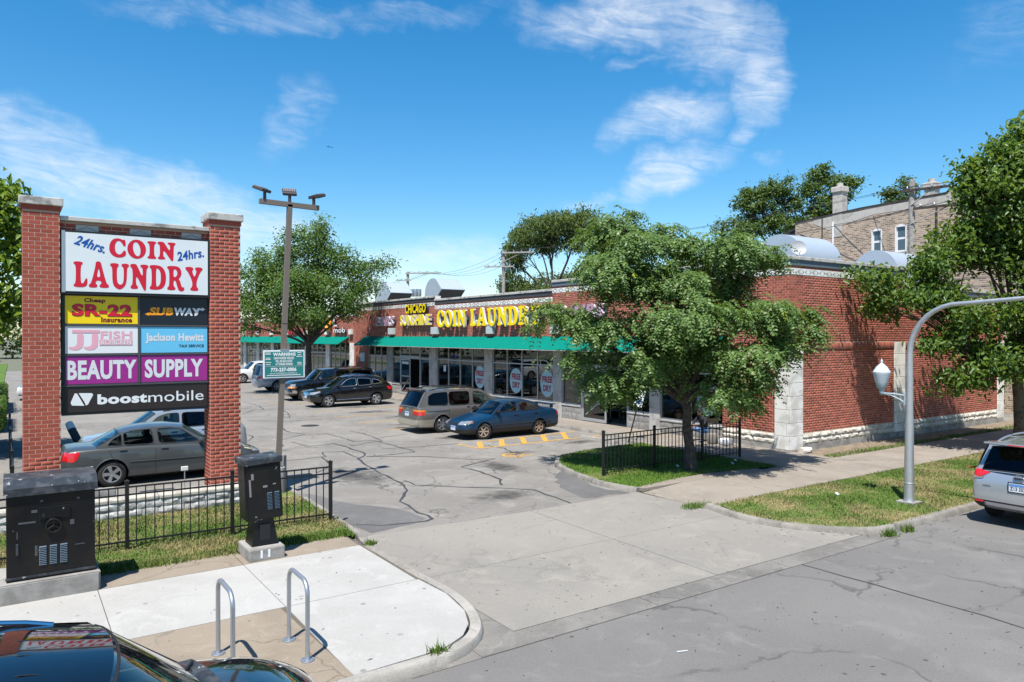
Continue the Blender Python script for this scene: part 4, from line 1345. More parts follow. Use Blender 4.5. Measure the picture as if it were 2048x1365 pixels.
wst('WARNING', 4.97, 5.50, 3.295, 3.375)
wst('UNAUTHORIZED VEHICLES', 4.99, 5.46, 3.215, 3.275)
wst('WILL BE RELOCATED', 5.03, 5.42, 3.145, 3.20)
wst('AT OWNERS EXPENSE', 5.03, 5.43, 3.075, 3.13)
wst('773-237-0006', 4.92, 5.52, 2.93, 3.025)
wst('4601 W. MONTROSE AVE. CHICAGO, IL.', 4.90, 5.54, 2.875, 2.905)
fine_ = MB()
for x0, x1, z in ((4.80, 4.92, 3.36), (4.80, 4.92, 3.33), (4.81, 4.91, 3.24), (4.80, 4.92, 3.21), (4.80, 4.93, 3.14), (4.81, 4.92, 3.09), (5.54, 5.64, 3.36), (5.55, 5.63, 3.31), (5.52, 5.66, 3.27), (5.54, 5.64, 3.13), (5.54, 5.65, 3.09), (4.83, 5.62, 2.84)):
    fine_.box(x0, x1, 17.0915, 17.0935, z, z + .016)
fine_.build('small_print', M['sign_white'], gp)
MB().box(4.79, 5.68, 17.091, 17.0935, 3.050, 3.055).build('rule', M['sign_white'], gp)
MB().box(5.14, 5.34, 17.09, 17.14, 3.43, 3.45).build('strap', M['galv'], ws)

tag(MB().lathe([(0, .92), (.10, .92), (.115, .89), (.12, 0)], (5.30, 17.55, .0), 18).build('concrete_bollard', M['foundation'], smooth=True), 'short round concrete bollard behind the pedestal cabinet by the curb', 'bollard')
pb = thing('leaning_bollard', 'leaning dark pipe bollard with a white painted top behind the parked cars', 'bollard', (1.75, 29.3, 0))
MB().tube([(1.9, 28.9, 0), (1.68, 29.5, .50)], .13, 14).build('pipe', M['iron'], pb, smooth=True)
MB().tube([(1.68, 29.5, .50), (1.60, 29.72, .72)], [.135, .12], 14).build('white_top', M['white_post'], pb, smooth=True)

# ================================================================== street lamp
sl = thing('street_lamp', 'tapered aluminium street lamp with curved arm and acorn lantern on the right grass strip', 'street lamp', (16.2, 8.28, PZ))
x, y = 16.2, 8.28
MB().box(x - .19, x + .19, y - .19, y + .19, PZ - .02, PZ + .035).build('base_plate', M['foundation'], sl)
MB().lathe([(.12, .03), (.112, .05), (.104, .12), (.102, .42), (.108, .425), (.108, .44), (.101, .445), (.082, 1.9)], (x, y, PZ), 24).build('lower_pole', M['pole_alum'], sl, smooth=True)
pth = [(x, y, PZ + 1.85), (x, y, 2.4), (x, y, 3.0), (x, y, 3.35)]
for a in np.linspace(0, 82, 9)[1:]:
    pth.append((x, y - 1.0 * (1 - math.cos(R(a))), 3.35 + 1.08 * math.sin(R(a))))
pth += [(x, y - 1.6, 4.46), (x, y - 2.6, 4.52), (x, y - 3.6, 4.56)]
rr = [.078, .073, .068, .064] + list(np.linspace(.061, .046, 8)) + [.043, .038, .034]
MB().tube(pth, rr, 18).build('mast', M['pole_alum'], sl, smooth=True)
MB().lathe([(.05, -.02), (.13, .0), (.16, .05), (.14, .10), (.06, .14)], (x, y - 3.5, 4.46), 14).build('lamp_head', M['lantern_arm'], sl, smooth=True)
MB().tube([(x, y + .07, 2.44), (x, y + .32, 2.47), (x, y + .62, 2.47)], .020, 8).build('bracket', M['lantern_arm'], sl, smooth=True)
MB().tube([(x, y + .07, 2.28), (x, y + .22, 2.36), (x, y + .42, 2.44), (x, y + .6, 2.46)], .016, 8).build('bracket_brace', M['lantern_arm'], sl, smooth=True)
MB().box(x - .035, x + .035, y + .06, y + .10, 2.24, 2.52).build('bracket_plate', M['lantern_arm'], sl)
ac = MB().lathe([(.03, 2.44), (.055, 2.50), (.055, 2.56), (.10, 2.60), (.11, 2.64)], (x, y + .62, 0), 20).build('lantern_socket', M['lantern_arm'], sl, smooth=True)
MB().lathe([(.10, 2.64), (.135, 2.72), (.175, 2.90), (.185, 2.93), (.185, 2.945)], (x, y + .62, 0), 24).build('globe', M['lantern'], sl, smooth=True)
MB().lathe([(.188, 2.945), (.18, 2.965), (.135, 3.03), (.12, 3.06), (.055, 3.12), (.03, 3.14), (.02, 3.17), (.03, 3.19), (.018, 3.205), (0, 3.26)], (x, y + .62, 0), 24).build('lantern_cap', M['lantern'], sl, smooth=True, angle=60)

# ================================================================== accessible parking sign
hc = thing('accessible_parking_sign', 'leaning accessible parking sign on a dark post behind the island fence', 'sign', (17.95, 19.0, 0))
b0 = Vector((17.95, 18.98, .0)); ax = Vector((.34, -.28, 1.75)).normalized()
rt = Vector((ax.z, 0, -ax.x)).normalized(); rt = Vector((.62, -.74, 0)); rt = (rt - ax * rt.dot(ax)).normalized()
nm = rt.cross(ax)
MB().obox(b0 + ax * .85, rt, nm, ax, .022, .022, .85).build('post', M['iron'], hc)
pc = b0 + ax * 1.62 + nm * -.03
if nm.dot(Vector((-.6, -.8, 0))) < 0: nm = -nm
pc = b0 + ax * 1.62 + nm * .032
pl = MB().obox(pc, rt, nm, ax, .15, .006, .30).build('sign_plate', M['sign_white'], hc)
MB().obox(pc + nm * .008 - ax * .12, rt, nm, ax, .085, .002, .085).build('blue_square', M['hc_blue'], pl)
MB().tube([pc + nm * .012 - ax * .07 + rt * -.02, pc + nm * .012 - ax * .12 + rt * -.02, pc + nm * .012 - ax * .12 + rt * .03, pc + nm * .012 - ax * .17 + rt * .05], .009, 6).build('symbol', M['sign_white'], pl)
lay(T('RESERVED'), pc + nm * .009 - rt * .12 + ax * .20, rt, ax, .24, .05).build('lettering', M['sign_green'], pl)
lay(T('PARKING'), pc + nm * .009 - rt * .12 + ax * .12, rt, ax, .24, .05).build('lettering', M['sign_green'], pl)


def wheelstop(label, x, y, rz, l=1.8):
    t = MB().extr([(-.1, 0, .0), (-.075, 0, .11), (.075, 0, .11), (.1, 0, .0)], (0, l, 0))
    m_ = Matrix.Translation((x, y, .003)) @ Matrix.Rotation(rz, 4, 'Z')
    t.v = [tuple(m_ @ Vector(v)) for v in t.v]
    return tag(t.build('wheel_stop', M['new_kerb']), label, 'wheel stop', 'concrete wheel stops')


wheelstop('pale concrete wheel stop at the corner of the hatched bay', 17.4, 19.0, R(3), 1.75)
wheelstop('concrete wheel stop in front of the laundry door', 18.1, 33.0, 0)

# ================================================================== laundry building
def brick_tex(name, c1, c2, mortar, axis, bw=.203, bh=.0815, ms=.010, var=.25, bias=0.0, c3=None):
    m = bpy.data.materials.new(name)
    m.use_nodes = True
    nt = m.node_tree
    N = NT(nt)
    b = nt.nodes['Principled BSDF']
    b.inputs['Roughness'].default_value = .9
    b.inputs['Specular IOR Level'].default_value = .2
    g = N.n('ShaderNodeNewGeometry')
    s = N.n('ShaderNodeSeparateXYZ'); nt.links.new(g.outputs['Position'], s.inputs[0])
    c = N.n('ShaderNodeCombineXYZ')
    nt.links.new(s.outputs[axis], c.inputs[0]); nt.links.new(s.outputs[2], c.inputs[1])
    t = N.n('ShaderNodeTexBrick')
    nt.links.new(c.outputs[0], t.inputs['Vector'])
    t.inputs['Color1'].default_value = tuple(c1) + (1,); t.inputs['Color2'].default_value = tuple(c2) + (1,); t.inputs['Mortar'].default_value = tuple(mortar) + (1,)
    t.inputs['Scale'].default_value = 1; t.inputs['Mortar Size'].default_value = ms; t.inputs['Brick Width'].default_value = bw; t.inputs['Row Height'].default_value = bh
    t.inputs['Mortar Smooth'].default_value = .2; t.inputs['Bias'].default_value = bias
    cs = t.outputs['Color']
    h = N.n('ShaderNodeHueSaturation'); nt.links.new(cs, h.inputs['Color'])
    nt.links.new(N.m('ADD', 1 - var, N.m('MULTIPLY', N.noise(c.outputs[0], 3.0, 6), 2 * var)), h.inputs['Value'])
    nt.links.new(h.outputs[0], b.inputs['Base Color'])
    bp = N.n('ShaderNodeBump'); bp.inputs['Strength'].default_value = .6; bp.inputs['Distance'].default_value = .012
    bp.invert = True
    nt.links.new(t.outputs['Fac'], bp.inputs['Height']); nt.links.new(bp.outputs[0], b.inputs['Normal'])
    return m


FX, SY = 20.33, 14.13           # planes of the shop front and of the side wall
lb = thing('laundry_building', 'single storey red brick strip mall with green awning and coin laundry shop front', 'building', (FX, SY, 0))
bf = BrickFace()
NW, SW_ = (0, -1), (1, 0)


def front(y0, y1, z0, z1, **k):          # y0 < y1
    bf.region((FX, y1), NW, 0, y1 - y0, z0, z1, 'brick', **k)


def side(x0, x1, z0, z1, **k):
    bf.region((x0, SY), SW_, 0, x1 - x0, z0, z1, 'brick', **k)


SECT = [(37.7, 49.6, 6.13), (26.47, 37.7, 5.93), (14.13, 26.47, 6.31)]
# structural walls (mortar coloured cores)
wallm = M['mortar']
for y0, y1, t in SECT:
    MB().box(FX, FX + .28, y0 + .002, y1 - .002, 3.26, t - .12).build('front_wall', wallm, lb)
MB().box(FX, FX + .28, 47.4, 49.6, 0, 3.26).build('front_wall', wallm, lb)
MB().box(FX + .002, FX + .28, 14.3, 16.8, 0, 3.26).build('front_wall', wallm, lb)
MB().box(FX + .003, 27.3, SY, SY + .3, 0, 6.19).build('side_wall', wallm, lb)
MB().box(27.302, 35.5, SY, SY + .3, 0, 5.55).build('side_wall', wallm, lb)
MB().box(27.1, 27.3, SY + .3, SY + 3, 5.0, 6.19).build('side_wall', M['brick'], lb)
MB().box(35.2, 35.5, SY + .3, 49.3, 0, 5.5).build('rear_wall', M['brick'], lb)
MB().box(FX + .28, 35.5, 49.3, 49.6, 0, 6.0).build('end_wall', M['brick'], lb)
MB().box(FX + .28, 35.2, SY + .3, 49.3, 5.05, 5.25).build('roof', M['roof'], lb)
# brick fields
for y0, y1, t in SECT:
    front(y0, y1, 3.30, t - .585)
    front(y0, y1, t - .375, t - .29, zref=t - .375)
front(47.4, 49.6, .12, 3.30)
front(14.66, 16.8, .62, 3.30)
side(20.33, 27.3, 3.56, 6.31 - .585)
side(20.33, 27.3, 6.31 - .375, 6.02, zref=6.31 - .375)
side(27.3, 35.5, 3.56, 5.09)
side(27.3, 35.5, 5.295, 5.38, zref=5.295)
side(21.02, 26.54, .62, 3.32)
side(27.31, 34.9, .62, 3.32)
bf.region((21.02, SY - .026), SW_, 0, 5.5, 3.335, 3.545, 'brick', soldier=True)
bf.region((27.33, SY - .026), SW_, 0, 7.5, 3.335, 3.545, 'brick', soldier=True)
MB().box(21.01, 26.53, SY - .025, SY + .05, 3.33, 3.55).build('soldier_bed', wallm, lb)
MB().box(27.32, 34.9, SY - .025, SY + .05, 3.33, 3.55).build('soldier_bed', wallm, lb)
bf.build(lb, 300)


# coping, flashing and diamond band
def parapet_front(y0, y1, t, dark, near):
    n = max(1, round((y1 - y0) / 1.6))
    for i in range(n):
        a = y0 + (y1 - y0) * i / n; b = y0 + (y1 - y0) * (i + 1) / n
        MB().bbox(FX - .075, FX + .34, a + .004, b - .004, t - .115, t, .015).build('coping_stone', M['coping'], lb)
    MB().box(FX - .035, FX - .001, y0 + .003, y1 - .003, t - .29, t - .116).build('flashing', M['dark_flashing' if dark else 'flashing'], lb)
    bd = MB().box(FX - .014, FX - .001, y0 + .003, y1 - .003, t - .58, t - .38).build('stone_band', M['lime'], lb)
    n = round((y1 - y0) / .42)
    for i in range(n):
        c = y0 + (y1 - y0) * (i + .5) / n
        d = .082
        zc = t - .48
        MB().tube([(FX - .015, c - d * 2.0, zc), (FX - .015, c, zc + d), (FX - .015, c + d * 2.0, zc), (FX - .015, c, zc - d)], .009, 4, closed=True).build('diamond', M['iron'], bd)


for (y0, y1, t), dk in zip(SECT, (True, True, False)):
    parapet_front(y0, y1, t, dk, False)
MB().box(FX + .0, FX + .3, 37.56, 37.72, 5.8, 6.12).build('parapet_end', M['white_post'], lb)


def parapet_side(x0, x1, t):
    n = round((x1 - x0) / 1.4)
    for i in range(n):
        a = x0 + (x1 - x0) * i / n; b = x0 + (x1 - x0) * (i + 1) / n
        MB().bbox(a + .004, b - .004, SY - .075, SY + .36, t - .115, t, .015).build('coping_stone', M['coping'], lb)
    MB().box(x0, x1, SY - .035, SY - .001, t - .29, t - .116).build('flashing', M['flashing'], lb)
    bd = MB().box(x0, x1, SY - .014, SY - .001, t - .58, t - .38).build('stone_band', M['lime'], lb)
    n = round((x1 - x0) / .40)
    for i in range(n):
        c = x0 + (x1 - x0) * (i + .5) / n
        d = .082
        zc = t - .48
        MB().tube([(c - d * 2.0, SY - .015, zc), (c, SY - .015, zc + d), (c + d * 2.0, SY - .015, zc), (c, SY - .015, zc - d)], .009, 4, closed=True).build('diamond', M['iron'], bd)


parapet_side(FX + .35, 27.32, 6.31)
MB().box(FX - .035, FX + .35, SY - .036, SY - .001, 6.02, 6.194).build('flashing', M['flashing'], lb)
MB().bbox(FX - .076, FX + .35, SY - .076, SY + .0, 6.195, 6.311, .015).build('coping_stone', M['coping'], lb)
MB().box(FX - .015, FX + .35, SY - .015, SY - .001, 5.73, 5.93).build('stone_band', M['lime'], lb)
parapet_side(27.33, 35.52, 5.67)
# corner quoin and side piers
MB().box(FX - .014, FX + .66, SY - .014, SY + .54, .02, 3.54).build('quoin_core', M['fixture'], lb)
for x0_, x1_ in ((26.55, 27.30), (34.93, 35.52)):
    MB().box(x0_, x1_, SY - .014, SY + .08, .02, 3.54).build('pier_core', M['fixture'], lb)
for i in range(8):
    z0 = .14 + i * .426
    w = .012 if i % 2 else 0
    MB().bbox(FX - .022, FX + .67, SY - .022, SY + .55, z0, z0 + .413, .006).build('quoin_stone', M['lime'], lb)
    MB().box(FX - .0235, FX - .0215, SY + (.10 if i % 2 else .0) - .004 + .0, SY + (.10 if i % 2 else .0) + .004, z0 + .01, z0 + .40).build('stone_joint', M['fixture'], lb)
    MB().bbox(26.545, 27.305, SY - .022, SY + .1, z0, z0 + .413, .006).build('pier_stone', M['lime'], lb)
    MB().bbox(34.92, 35.53, SY - .022, SY + .1, z0, z0 + .413, .006).build('pier_stone', M['lime'], lb)
MB().box(FX - .05, FX + .70, SY - .05, SY + .58, 0, .138).build('quoin_foot', M['foundation'], lb)
# rock faced base courses
random.seed(21)


def base_course(a, b, z0, z1, axis, skip=()):
    x = a
    while x < b:
        w = random.uniform(.45, .95)
        e = min(x + w, b)
        if b - e < .25: e = b
        rock(x, e - .012, (SY if axis == 'y' else FX) - .012, (SY if axis == 'y' else FX) + .05, z0, z1, 'rockface', lb, axis, 'base_stone', .055)
        x = e


base_course(21.02, 26.53, .445, .61, 'y'); base_course(21.02, 26.53, .27, .435, 'y')
base_course(27.32, 34.9, .445, .61, 'y'); base_course(27.32, 34.9, .27, .435, 'y')
base_course(14.70, 16.8, .445, .61, 'x'); base_course(14.70, 16.8, .27, .435, 'x')
MB().box(21.0, 35.4, SY - .05, SY - .002, 0, .262).build('foundation', M['foundation'], lb)
MB().box(FX - .05, FX - .002, 14.72, 16.8, 0, .262).build('foundation', M['foundation'], lb)

# ---- shop front
WX = FX + .07          # plane of the frames
for y0, y1 in ((43.57, 44.34), (37.5, 38.4), (31.52, 32.29), (25.77, 26.4), (19.75, 20.3)):
    z = .11
    while z < 3.2:
        MB().bbox(FX - .03, FX + .25, y0 + .002, y1 - .002, z, min(z + .448, 3.28), .005).build('pier_stone', M['grey_pier'], lb)
        z += .455
MB().box(FX + .01, FX + .2, 16.8, 47.4, 3.262, 3.30).build('lintel', M['alum'], lb)


def window(y0, y1, n, sill=.75, head=3.262, transom=2.42, dado=True, pane=True):
    """glazed bay between y0 and y1 with n lights"""
    w = .055
    o = MB().box(WX - .03, WX + .05, y0, y1, head - w, head).build('window', M['alum'], lb)
    MB().box(WX - .03, WX + .05, y0, y1, sill, sill + w).build('sill_frame', M['alum'], o)
    MB().box(WX - .025, WX + .045, y0, y1, transom - w / 2, transom + w / 2).build('transom', M['alum'], o)
    for i in range(n + 1):
        y = y0 + (y1 - y0) * i / n
        MB().box(WX - .034, WX + .054, max(y - w / 2, y0), min(y + w / 2, y1), sill + .001, head - .001).build('mullion', M['alum'], o)
        if i < n:
            ya, yb = y + w / 2, y + (y1 - y0) / n - w / 2
            MB().box(WX + .008, WX + .014, ya, yb, sill + w, transom - w / 2).build('pane', M['glass'], o)
            MB().box(WX + .008, WX + .014, ya, yb, transom + w / 2, head - w).build('pane', M['glass'], o)
    if dado:
        MB().bbox(FX - .04, WX + .1, y0 + .003, y1 - .003, sill - .07, sill - .002, .008).build('sill_stone', M['grey_pier'], lb)
        z = .11
        for c in range(2):
            h = (sill - .07 - .11) / 2
            x = y0
            while x < y1 - .05:
                e = min(x + random.uniform(.5, .75), y1)
                rock(x, e - .01, FX - .005, WX + .08, z, z + h - .008, 'dado', lb, 'x', 'base_stone', .02)
                x = e
            z += h
    return o


window(44.34, 47.40, 3)
window(42.42, 43.57, 1)
window(38.40, 39.68, 1)
window(32.29, 37.50, 4)
window(26.40, 31.52, 4)
window(24.45, 25.77, 1)
window(20.30, 21.55, 1)
window(16.80, 19.75, 2, sill=.62)


def door(y0, y1, open_y0, open_y1, brace=True):
    """y0..y1 full opening; glazed leaf fills the part that is not open"""
    w = .06
    o = MB().box(WX - .05, WX + .08, y0 + w, y1 - w, 2.36, 2.56).build('door', M['alum'], lb)
    for y in (y0, y1 - w):
        MB().box(WX - .04, WX + .07, y, y + w, .115, 3.262).build('jamb', M['alum'], o)
    MB().box(WX + .006, WX + .014, y0 + w, y1 - w, 2.56, 3.20).build('pane', M['glass'], o)
    MB().box(WX - .03, WX + .06, (y0 + y1) / 2 - .025, (y0 + y1) / 2 + .025, 2.56, 3.26).build('mullion', M['alum'], o)
    # leaf
    a, b = (open_y1, y1 - w) if open_y0 - y0 < y1 - open_y1 else (y0 + w, open_y0)
    MB().box(WX - .045, WX - .005, a, a + .09, .13, 2.35).build('stile', M['alum'], o)
    MB().box(WX - .045, WX - .005, b - .09, b, .13, 2.35).build('stile', M['alum'], o)
    for z0, z1 in ((.13, .26), (1.22, 1.30), (2.26, 2.35)):
        MB().box(WX - .044, WX - .006, a + .09, b - .09, z0, z1).build('rail', M['alum'], o)
    MB().box(WX - .028, WX - .022, a + .09, b - .09, .26, 1.22).build('pane', M['glass'], o)
    MB().box(WX - .028, WX - .022, a + .09, b - .09, 1.30, 2.26).build('pane', M['glass'], o)
    if brace:
        MB().obox((WX - .05, (a + b) / 2, .74), (0, b - a - .2, -.9), (1, 0, 0), (0, .9, b - a - .2), .62, .008, .022).build('brace', M['alum'], o)


door(39.68, 42.42, 39.85, 41.0)
door(21.55, 24.45, 21.62, 22.85)

# interior seen through the glass
it = lb
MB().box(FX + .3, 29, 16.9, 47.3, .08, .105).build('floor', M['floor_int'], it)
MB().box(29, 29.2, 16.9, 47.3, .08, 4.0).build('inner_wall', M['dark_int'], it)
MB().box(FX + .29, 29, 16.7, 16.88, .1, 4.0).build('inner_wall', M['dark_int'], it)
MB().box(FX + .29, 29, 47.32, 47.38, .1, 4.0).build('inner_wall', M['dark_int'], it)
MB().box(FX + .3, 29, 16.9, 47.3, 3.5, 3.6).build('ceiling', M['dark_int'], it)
random.seed(8)
washers = 'row of laundry machines'
for i, y in enumerate(np.arange(18.5, 46, 1.05)):
    if 21.3 < y < 23.2 or 39.6 < y < 41.2: continue
    m_ = thing('washing_machine', 'front loading laundry machine standing inside behind the shop windows', 'machine', (27.0, float(y), .105), group=washers)
    MB().box(26.6, 27.4, y - .42, y + .42, .106, 1.75).build('body', M['white_int' if i % 3 else 'galv'], m_)
    MB().lathe([(0, -.02), (.22, -.02), (.27, -.05), (.30, 0)], (26.6, y, 1.0), 14, 'x').build('door', M['black_trim'], m_)
for i, (y, w) in enumerate(((24.9, 1.2), (34.6, 1.0))):
    t = thing('waiting_bench', ['yellow bench inside the laundry left of the near door', 'yellow bench inside behind the far window bay'][i], 'bench', (22.3, y, .105))
    MB().bbox(22.0, 22.5, y - w / 2, y + w / 2, .50, .56, .01).build('seat', M['yellow_int'], t)
    MB().bbox(22.5, 22.58, y - w / 2, y + w / 2, .50, 1.0, .01).build('backrest', M['yellow_int'], t)
    for yy in (y - w / 2 + .1, y + w / 2 - .1):
        MB().box(22.1, 22.45, yy - .02, yy + .02, .106, .50).build('leg', M['iron'], t)
for i, (y, x_, s) in enumerate(((36.9, 21.0, .45), (36.35, 21.1, .38))):
    tag(MB().bbox(x_, x_ + s, y - s / 2, y + s / 2, .80, .80 + s * .9, .004).build('cardboard_box', M['cardboard']), ['larger cardboard box behind the far window pane', 'smaller cardboard box behind the far window pane'][i], 'box')
MB().box(20.75, 21.6, 35.9, 37.35, .11, .80).build('display_shelf', M['dark_int'], lb)
tag(MB().box(20.52, 20.54, 34.05, 34.65, .80, 2.0).build('window_poster', M['sign_sky']), 'tall light blue poster standing behind the window of the laundry', 'poster')
def cart(label, y):
    t = thing('laundry_cart', label, 'cart', (21.3, y, .105), group='laundry carts by the near door')
    for zz in (.62, .78, .94):
        MB().tube([(21.0, y - .3, zz), (21.6, y - .3, zz), (21.6, y + .3, zz), (21.0, y + .3, zz)], .012, 6, closed=True).build('basket_rail', M['chrome'], t)
    for a, b in ((21.0, -.3), (21.6, -.3), (21.6, .3), (21.0, .3)):
        MB().tube([(a, y + b, .16), (a, y + b, 1.75 if a > 21.3 else .94)], .012, 6).build('upright', M['chrome'], t)
        MB().lathe([(0, -.02), (.045, -.02), (.045, .02), (0, .02)], (a, y + b, .15), 8, 'y').build('castor', M['iron'], t)
cart('wire laundry cart in the open doorway of the near entrance', 22.2)
cart('second wire laundry cart inside the near entrance', 23.0)

# window lettering
for yc, zc, hw, hh, nm in ((32.86, 1.60, .50, .60, 0), (29.5, 1.58, .54, .61, 0), (26.97, 1.56, .52, .62, 0), (17.5, 1.55, .50, .62, 0)):
    e = ell(0, 0, hw, hh, 40)
    ov = MB().add([(WX + .0, yc - a, zc + b) for a, b in e], [tuple(range(40))]).build('window_decal', M['decal_blue'], lb)
    for s, z0 in (('FREE', .05), ('DRY', -.36)):
        w = .78 if s == 'FREE' else .64
        lay(T(s), (WX - .004, yc + w / 2 - .02, zc + z0), (0, -1, 0), UP, w, .30).build('lettering', M['decal_red'], ov)
# notices
for y, z, w, h in ((47.95, 2.0, .75, .62),):
    n_ = MB().box(FX - .04, FX - .012, y, y + w, z, z + h).build('wall_notice', M['decal_blue'], lb)
    for k in range(7):
        MB().box(FX - .043, FX - .0405, y + .08, y + w - .08, z + .05 + k * .078, z + .085 + k * .078).build('print_line', M['sign_white'], n_)
MB().box(WX - .06, WX - .047, 41.2, 42.1, 2.02, 2.16).build('door_sticker', M['sign_white'], lb)
MB().box(WX - .001, WX + .004, 21.0, 21.35, 1.95, 2.4).build('window_sticker', M['decal_blue'], lb)
MB().box(WX - .001, WX + .004, 36.55, 36.8, 1.75, 2.1).build('window_sticker', M['sign_white'], lb)

# ---- awning
aw = MB().extr([(FX - .012, 16.6, 3.75), (FX - .90, 16.6, 3.17), (FX - .90, 16.6, 3.135), (FX - .012, 16.6, 3.68)], (0, 31.26, 0)).build('awning', M['awning'], lb)
MB().tube([(FX - .905, 16.6, 3.135), (FX - .905, 47.86, 3.135)], .014, 6).build('awning_hem', M['coping'], aw)
for y in (16.6, 22, 27, 32, 37, 42, 47.8):
    MB().tube([(FX - .02, y, 3.2), (FX - .88, y, 3.15)], .012, 5).build('awning_strut', M['galv'], aw)

# ---- wall lettering
def wsign(s, y0, y1, z0, z1, face, serif=False, x=FX - .25, depth=.13, ret='letter_side', race=True):
    r = MB().box(FX - .11, FX - .012, y0, y1, (z0 + z1) / 2 - .10, (z0 + z1) / 2 + .10).build('wall_sign', M['raceway'], lb)
    geos = serif_word(s, .05) if serif else [T(s)]
    for g in geos:
        fr, sd_ = lay(g, (x, y1, z0), (0, -1, 0), UP, y1 - y0, z1 - z0, depth)
        l = fr.build('letter', M[face], r)
        sd_.build('letter_return', M[ret], r)
    return r


wsign('COIN', 33.80, 37.04, 4.30, 5.20, 'letter_yellow', True)
wsign('LAUNDRY', 27.0, 33.36, 4.30, 5.22, 'letter_yellow', True)
wsign('CHICAGO', 38.42, 41.15, 5.16, 5.70, 'letter_yellow', ret='letter_black')
wsign('SUNSHINE', 37.85, 41.85, 4.42, 5.08, 'letter_yellow')
wsign('24HRS', 42.9, 45.7, 4.43, 5.06, 'letter_pink')
wsign('24HRS', 22.7, 25.8, 4.55, 5.14, 'letter_pink')
for y0, y1 in ((43.02, 43.74), (37.11, 37.85), (31.25, 31.83), (25.8, 26.4)):
    MB().bbox(FX - .22, FX - .011, y0, y1, 3.88, 4.29, .01).build('wall_light_box', M['box_grey'], lb)
for y in (46.8, 35.2, 29.0):
    MB().lathe([(0, .07), (.05, .06), (.06, 0), (.04, -.04)], (FX - .10, y, 5.02), 10).build('security_light', M['iron'], lb)

# ---- far wing of the strip mall
M['far_brick'] = brick_tex('far_red_brick', (.330, .070, .046), (.265, .055, .038), (.40, .30, .23), 1)
GX = 21.4
fw = thing('strip_mall_wing', 'far wing of the red brick strip mall with green awning behind the parked cars', 'building', (GX, 54, 0))
MB().box(GX, GX + .4, 50.2, 95, 3.25, 5.75).build('front_wall', M['far_brick'], fw)
MB().box(GX + .4, 36, 50.2, 95, 4.9, 5.0).build('roof', M['roof'], fw)
MB().box(GX - .04, GX + .5, 50.2, 95, 5.75, 5.88).build('coping', M['coping'], fw)
MB().box(GX - .012, GX, 50.2, 95, 5.32, 5.52).build('stone_band', M['lime'], fw)
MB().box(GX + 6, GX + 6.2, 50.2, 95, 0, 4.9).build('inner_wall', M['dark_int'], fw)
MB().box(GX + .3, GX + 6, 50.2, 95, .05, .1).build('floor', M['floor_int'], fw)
MB().box(GX + .01, GX + .3, 50.2, 52.6, 0, 3.25).build('front_wall', M['far_brick'], fw)
yy = 52.6
for i in range(8):
    MB().box(GX - .04, GX + .3, yy, yy + .8, .1, 3.25).build('pier', M['lime'], fw)
    MB().bbox(GX - .2, GX - .01, yy + .1, yy + .7, 3.9, 4.3, .01).build('wall_light_box', M['lime'], fw)
    a, b = yy + .8, yy + 5.2
    for k in range(5):
        y_ = a + (b - a) * k / 4
        MB().box(GX + .04, GX + .12, y_ - .03, y_ + .03, .1, 3.25).build('mullion', M['alum'], fw)
        if k < 4:
            MB().box(GX + .08, GX + .086, y_ + .03, y_ + (b - a) / 4 - .03, .5, 3.2).build('pane', M['glass'], fw)
    MB().box(GX + .045, GX + .115, a, b, 2.36, 2.42).build('transom', M['alum'], fw)
    MB().box(GX + .02, GX + .2, a, b, .1, .5).build('window_wall', M['grey_pier'], fw)
    yy += 5.2
aw2 = MB().extr([(GX - .002, 53.6, 3.75), (GX - .92, 53.6, 3.17), (GX - .92, 53.6, 3.13), (GX - .002, 53.6, 3.68)], (0, 41, 0)).build('awning', M['awning'], fw)


def fsign(s, y0, y1, z0, z1, face):
    fr, sd_ = lay(T(s), (GX - .2, y1, z0), (0, -1, 0), UP, y1 - y0, z1 - z0, .12)
    fr.build('wall_letter', M[face], fw); sd_.build('letter_return', M['letter_black'], fw)


fsign('L', 55.6, 56.4, 4.55, 5.2, 'sign_white'); fsign('mob', 53.9, 56.4, 4.05, 4.45, 'sign_white')
MB().tube([(GX - .2, 57.6 + .42 * math.cos(a), 4.72 + .42 * math.sin(a)) for a in np.linspace(0, 6.28, 17)[:-1]], .12, 6, closed=True).build('wall_logo', M['sign_orange'], fw)
fsign('W', 60.3, 61.6, 4.4, 5.1, 'sign_white')
fsign('OPEN', 66, 70.5, 3.95, 4.3, 'letter_red')
for s, y in (('J', 80.6), ('i', 79.4), ('T', 77.6)):
    fsign(s, y, y + (1.0 if s != 'i' else .3), 4.1, 4.9, 'letter_mag')

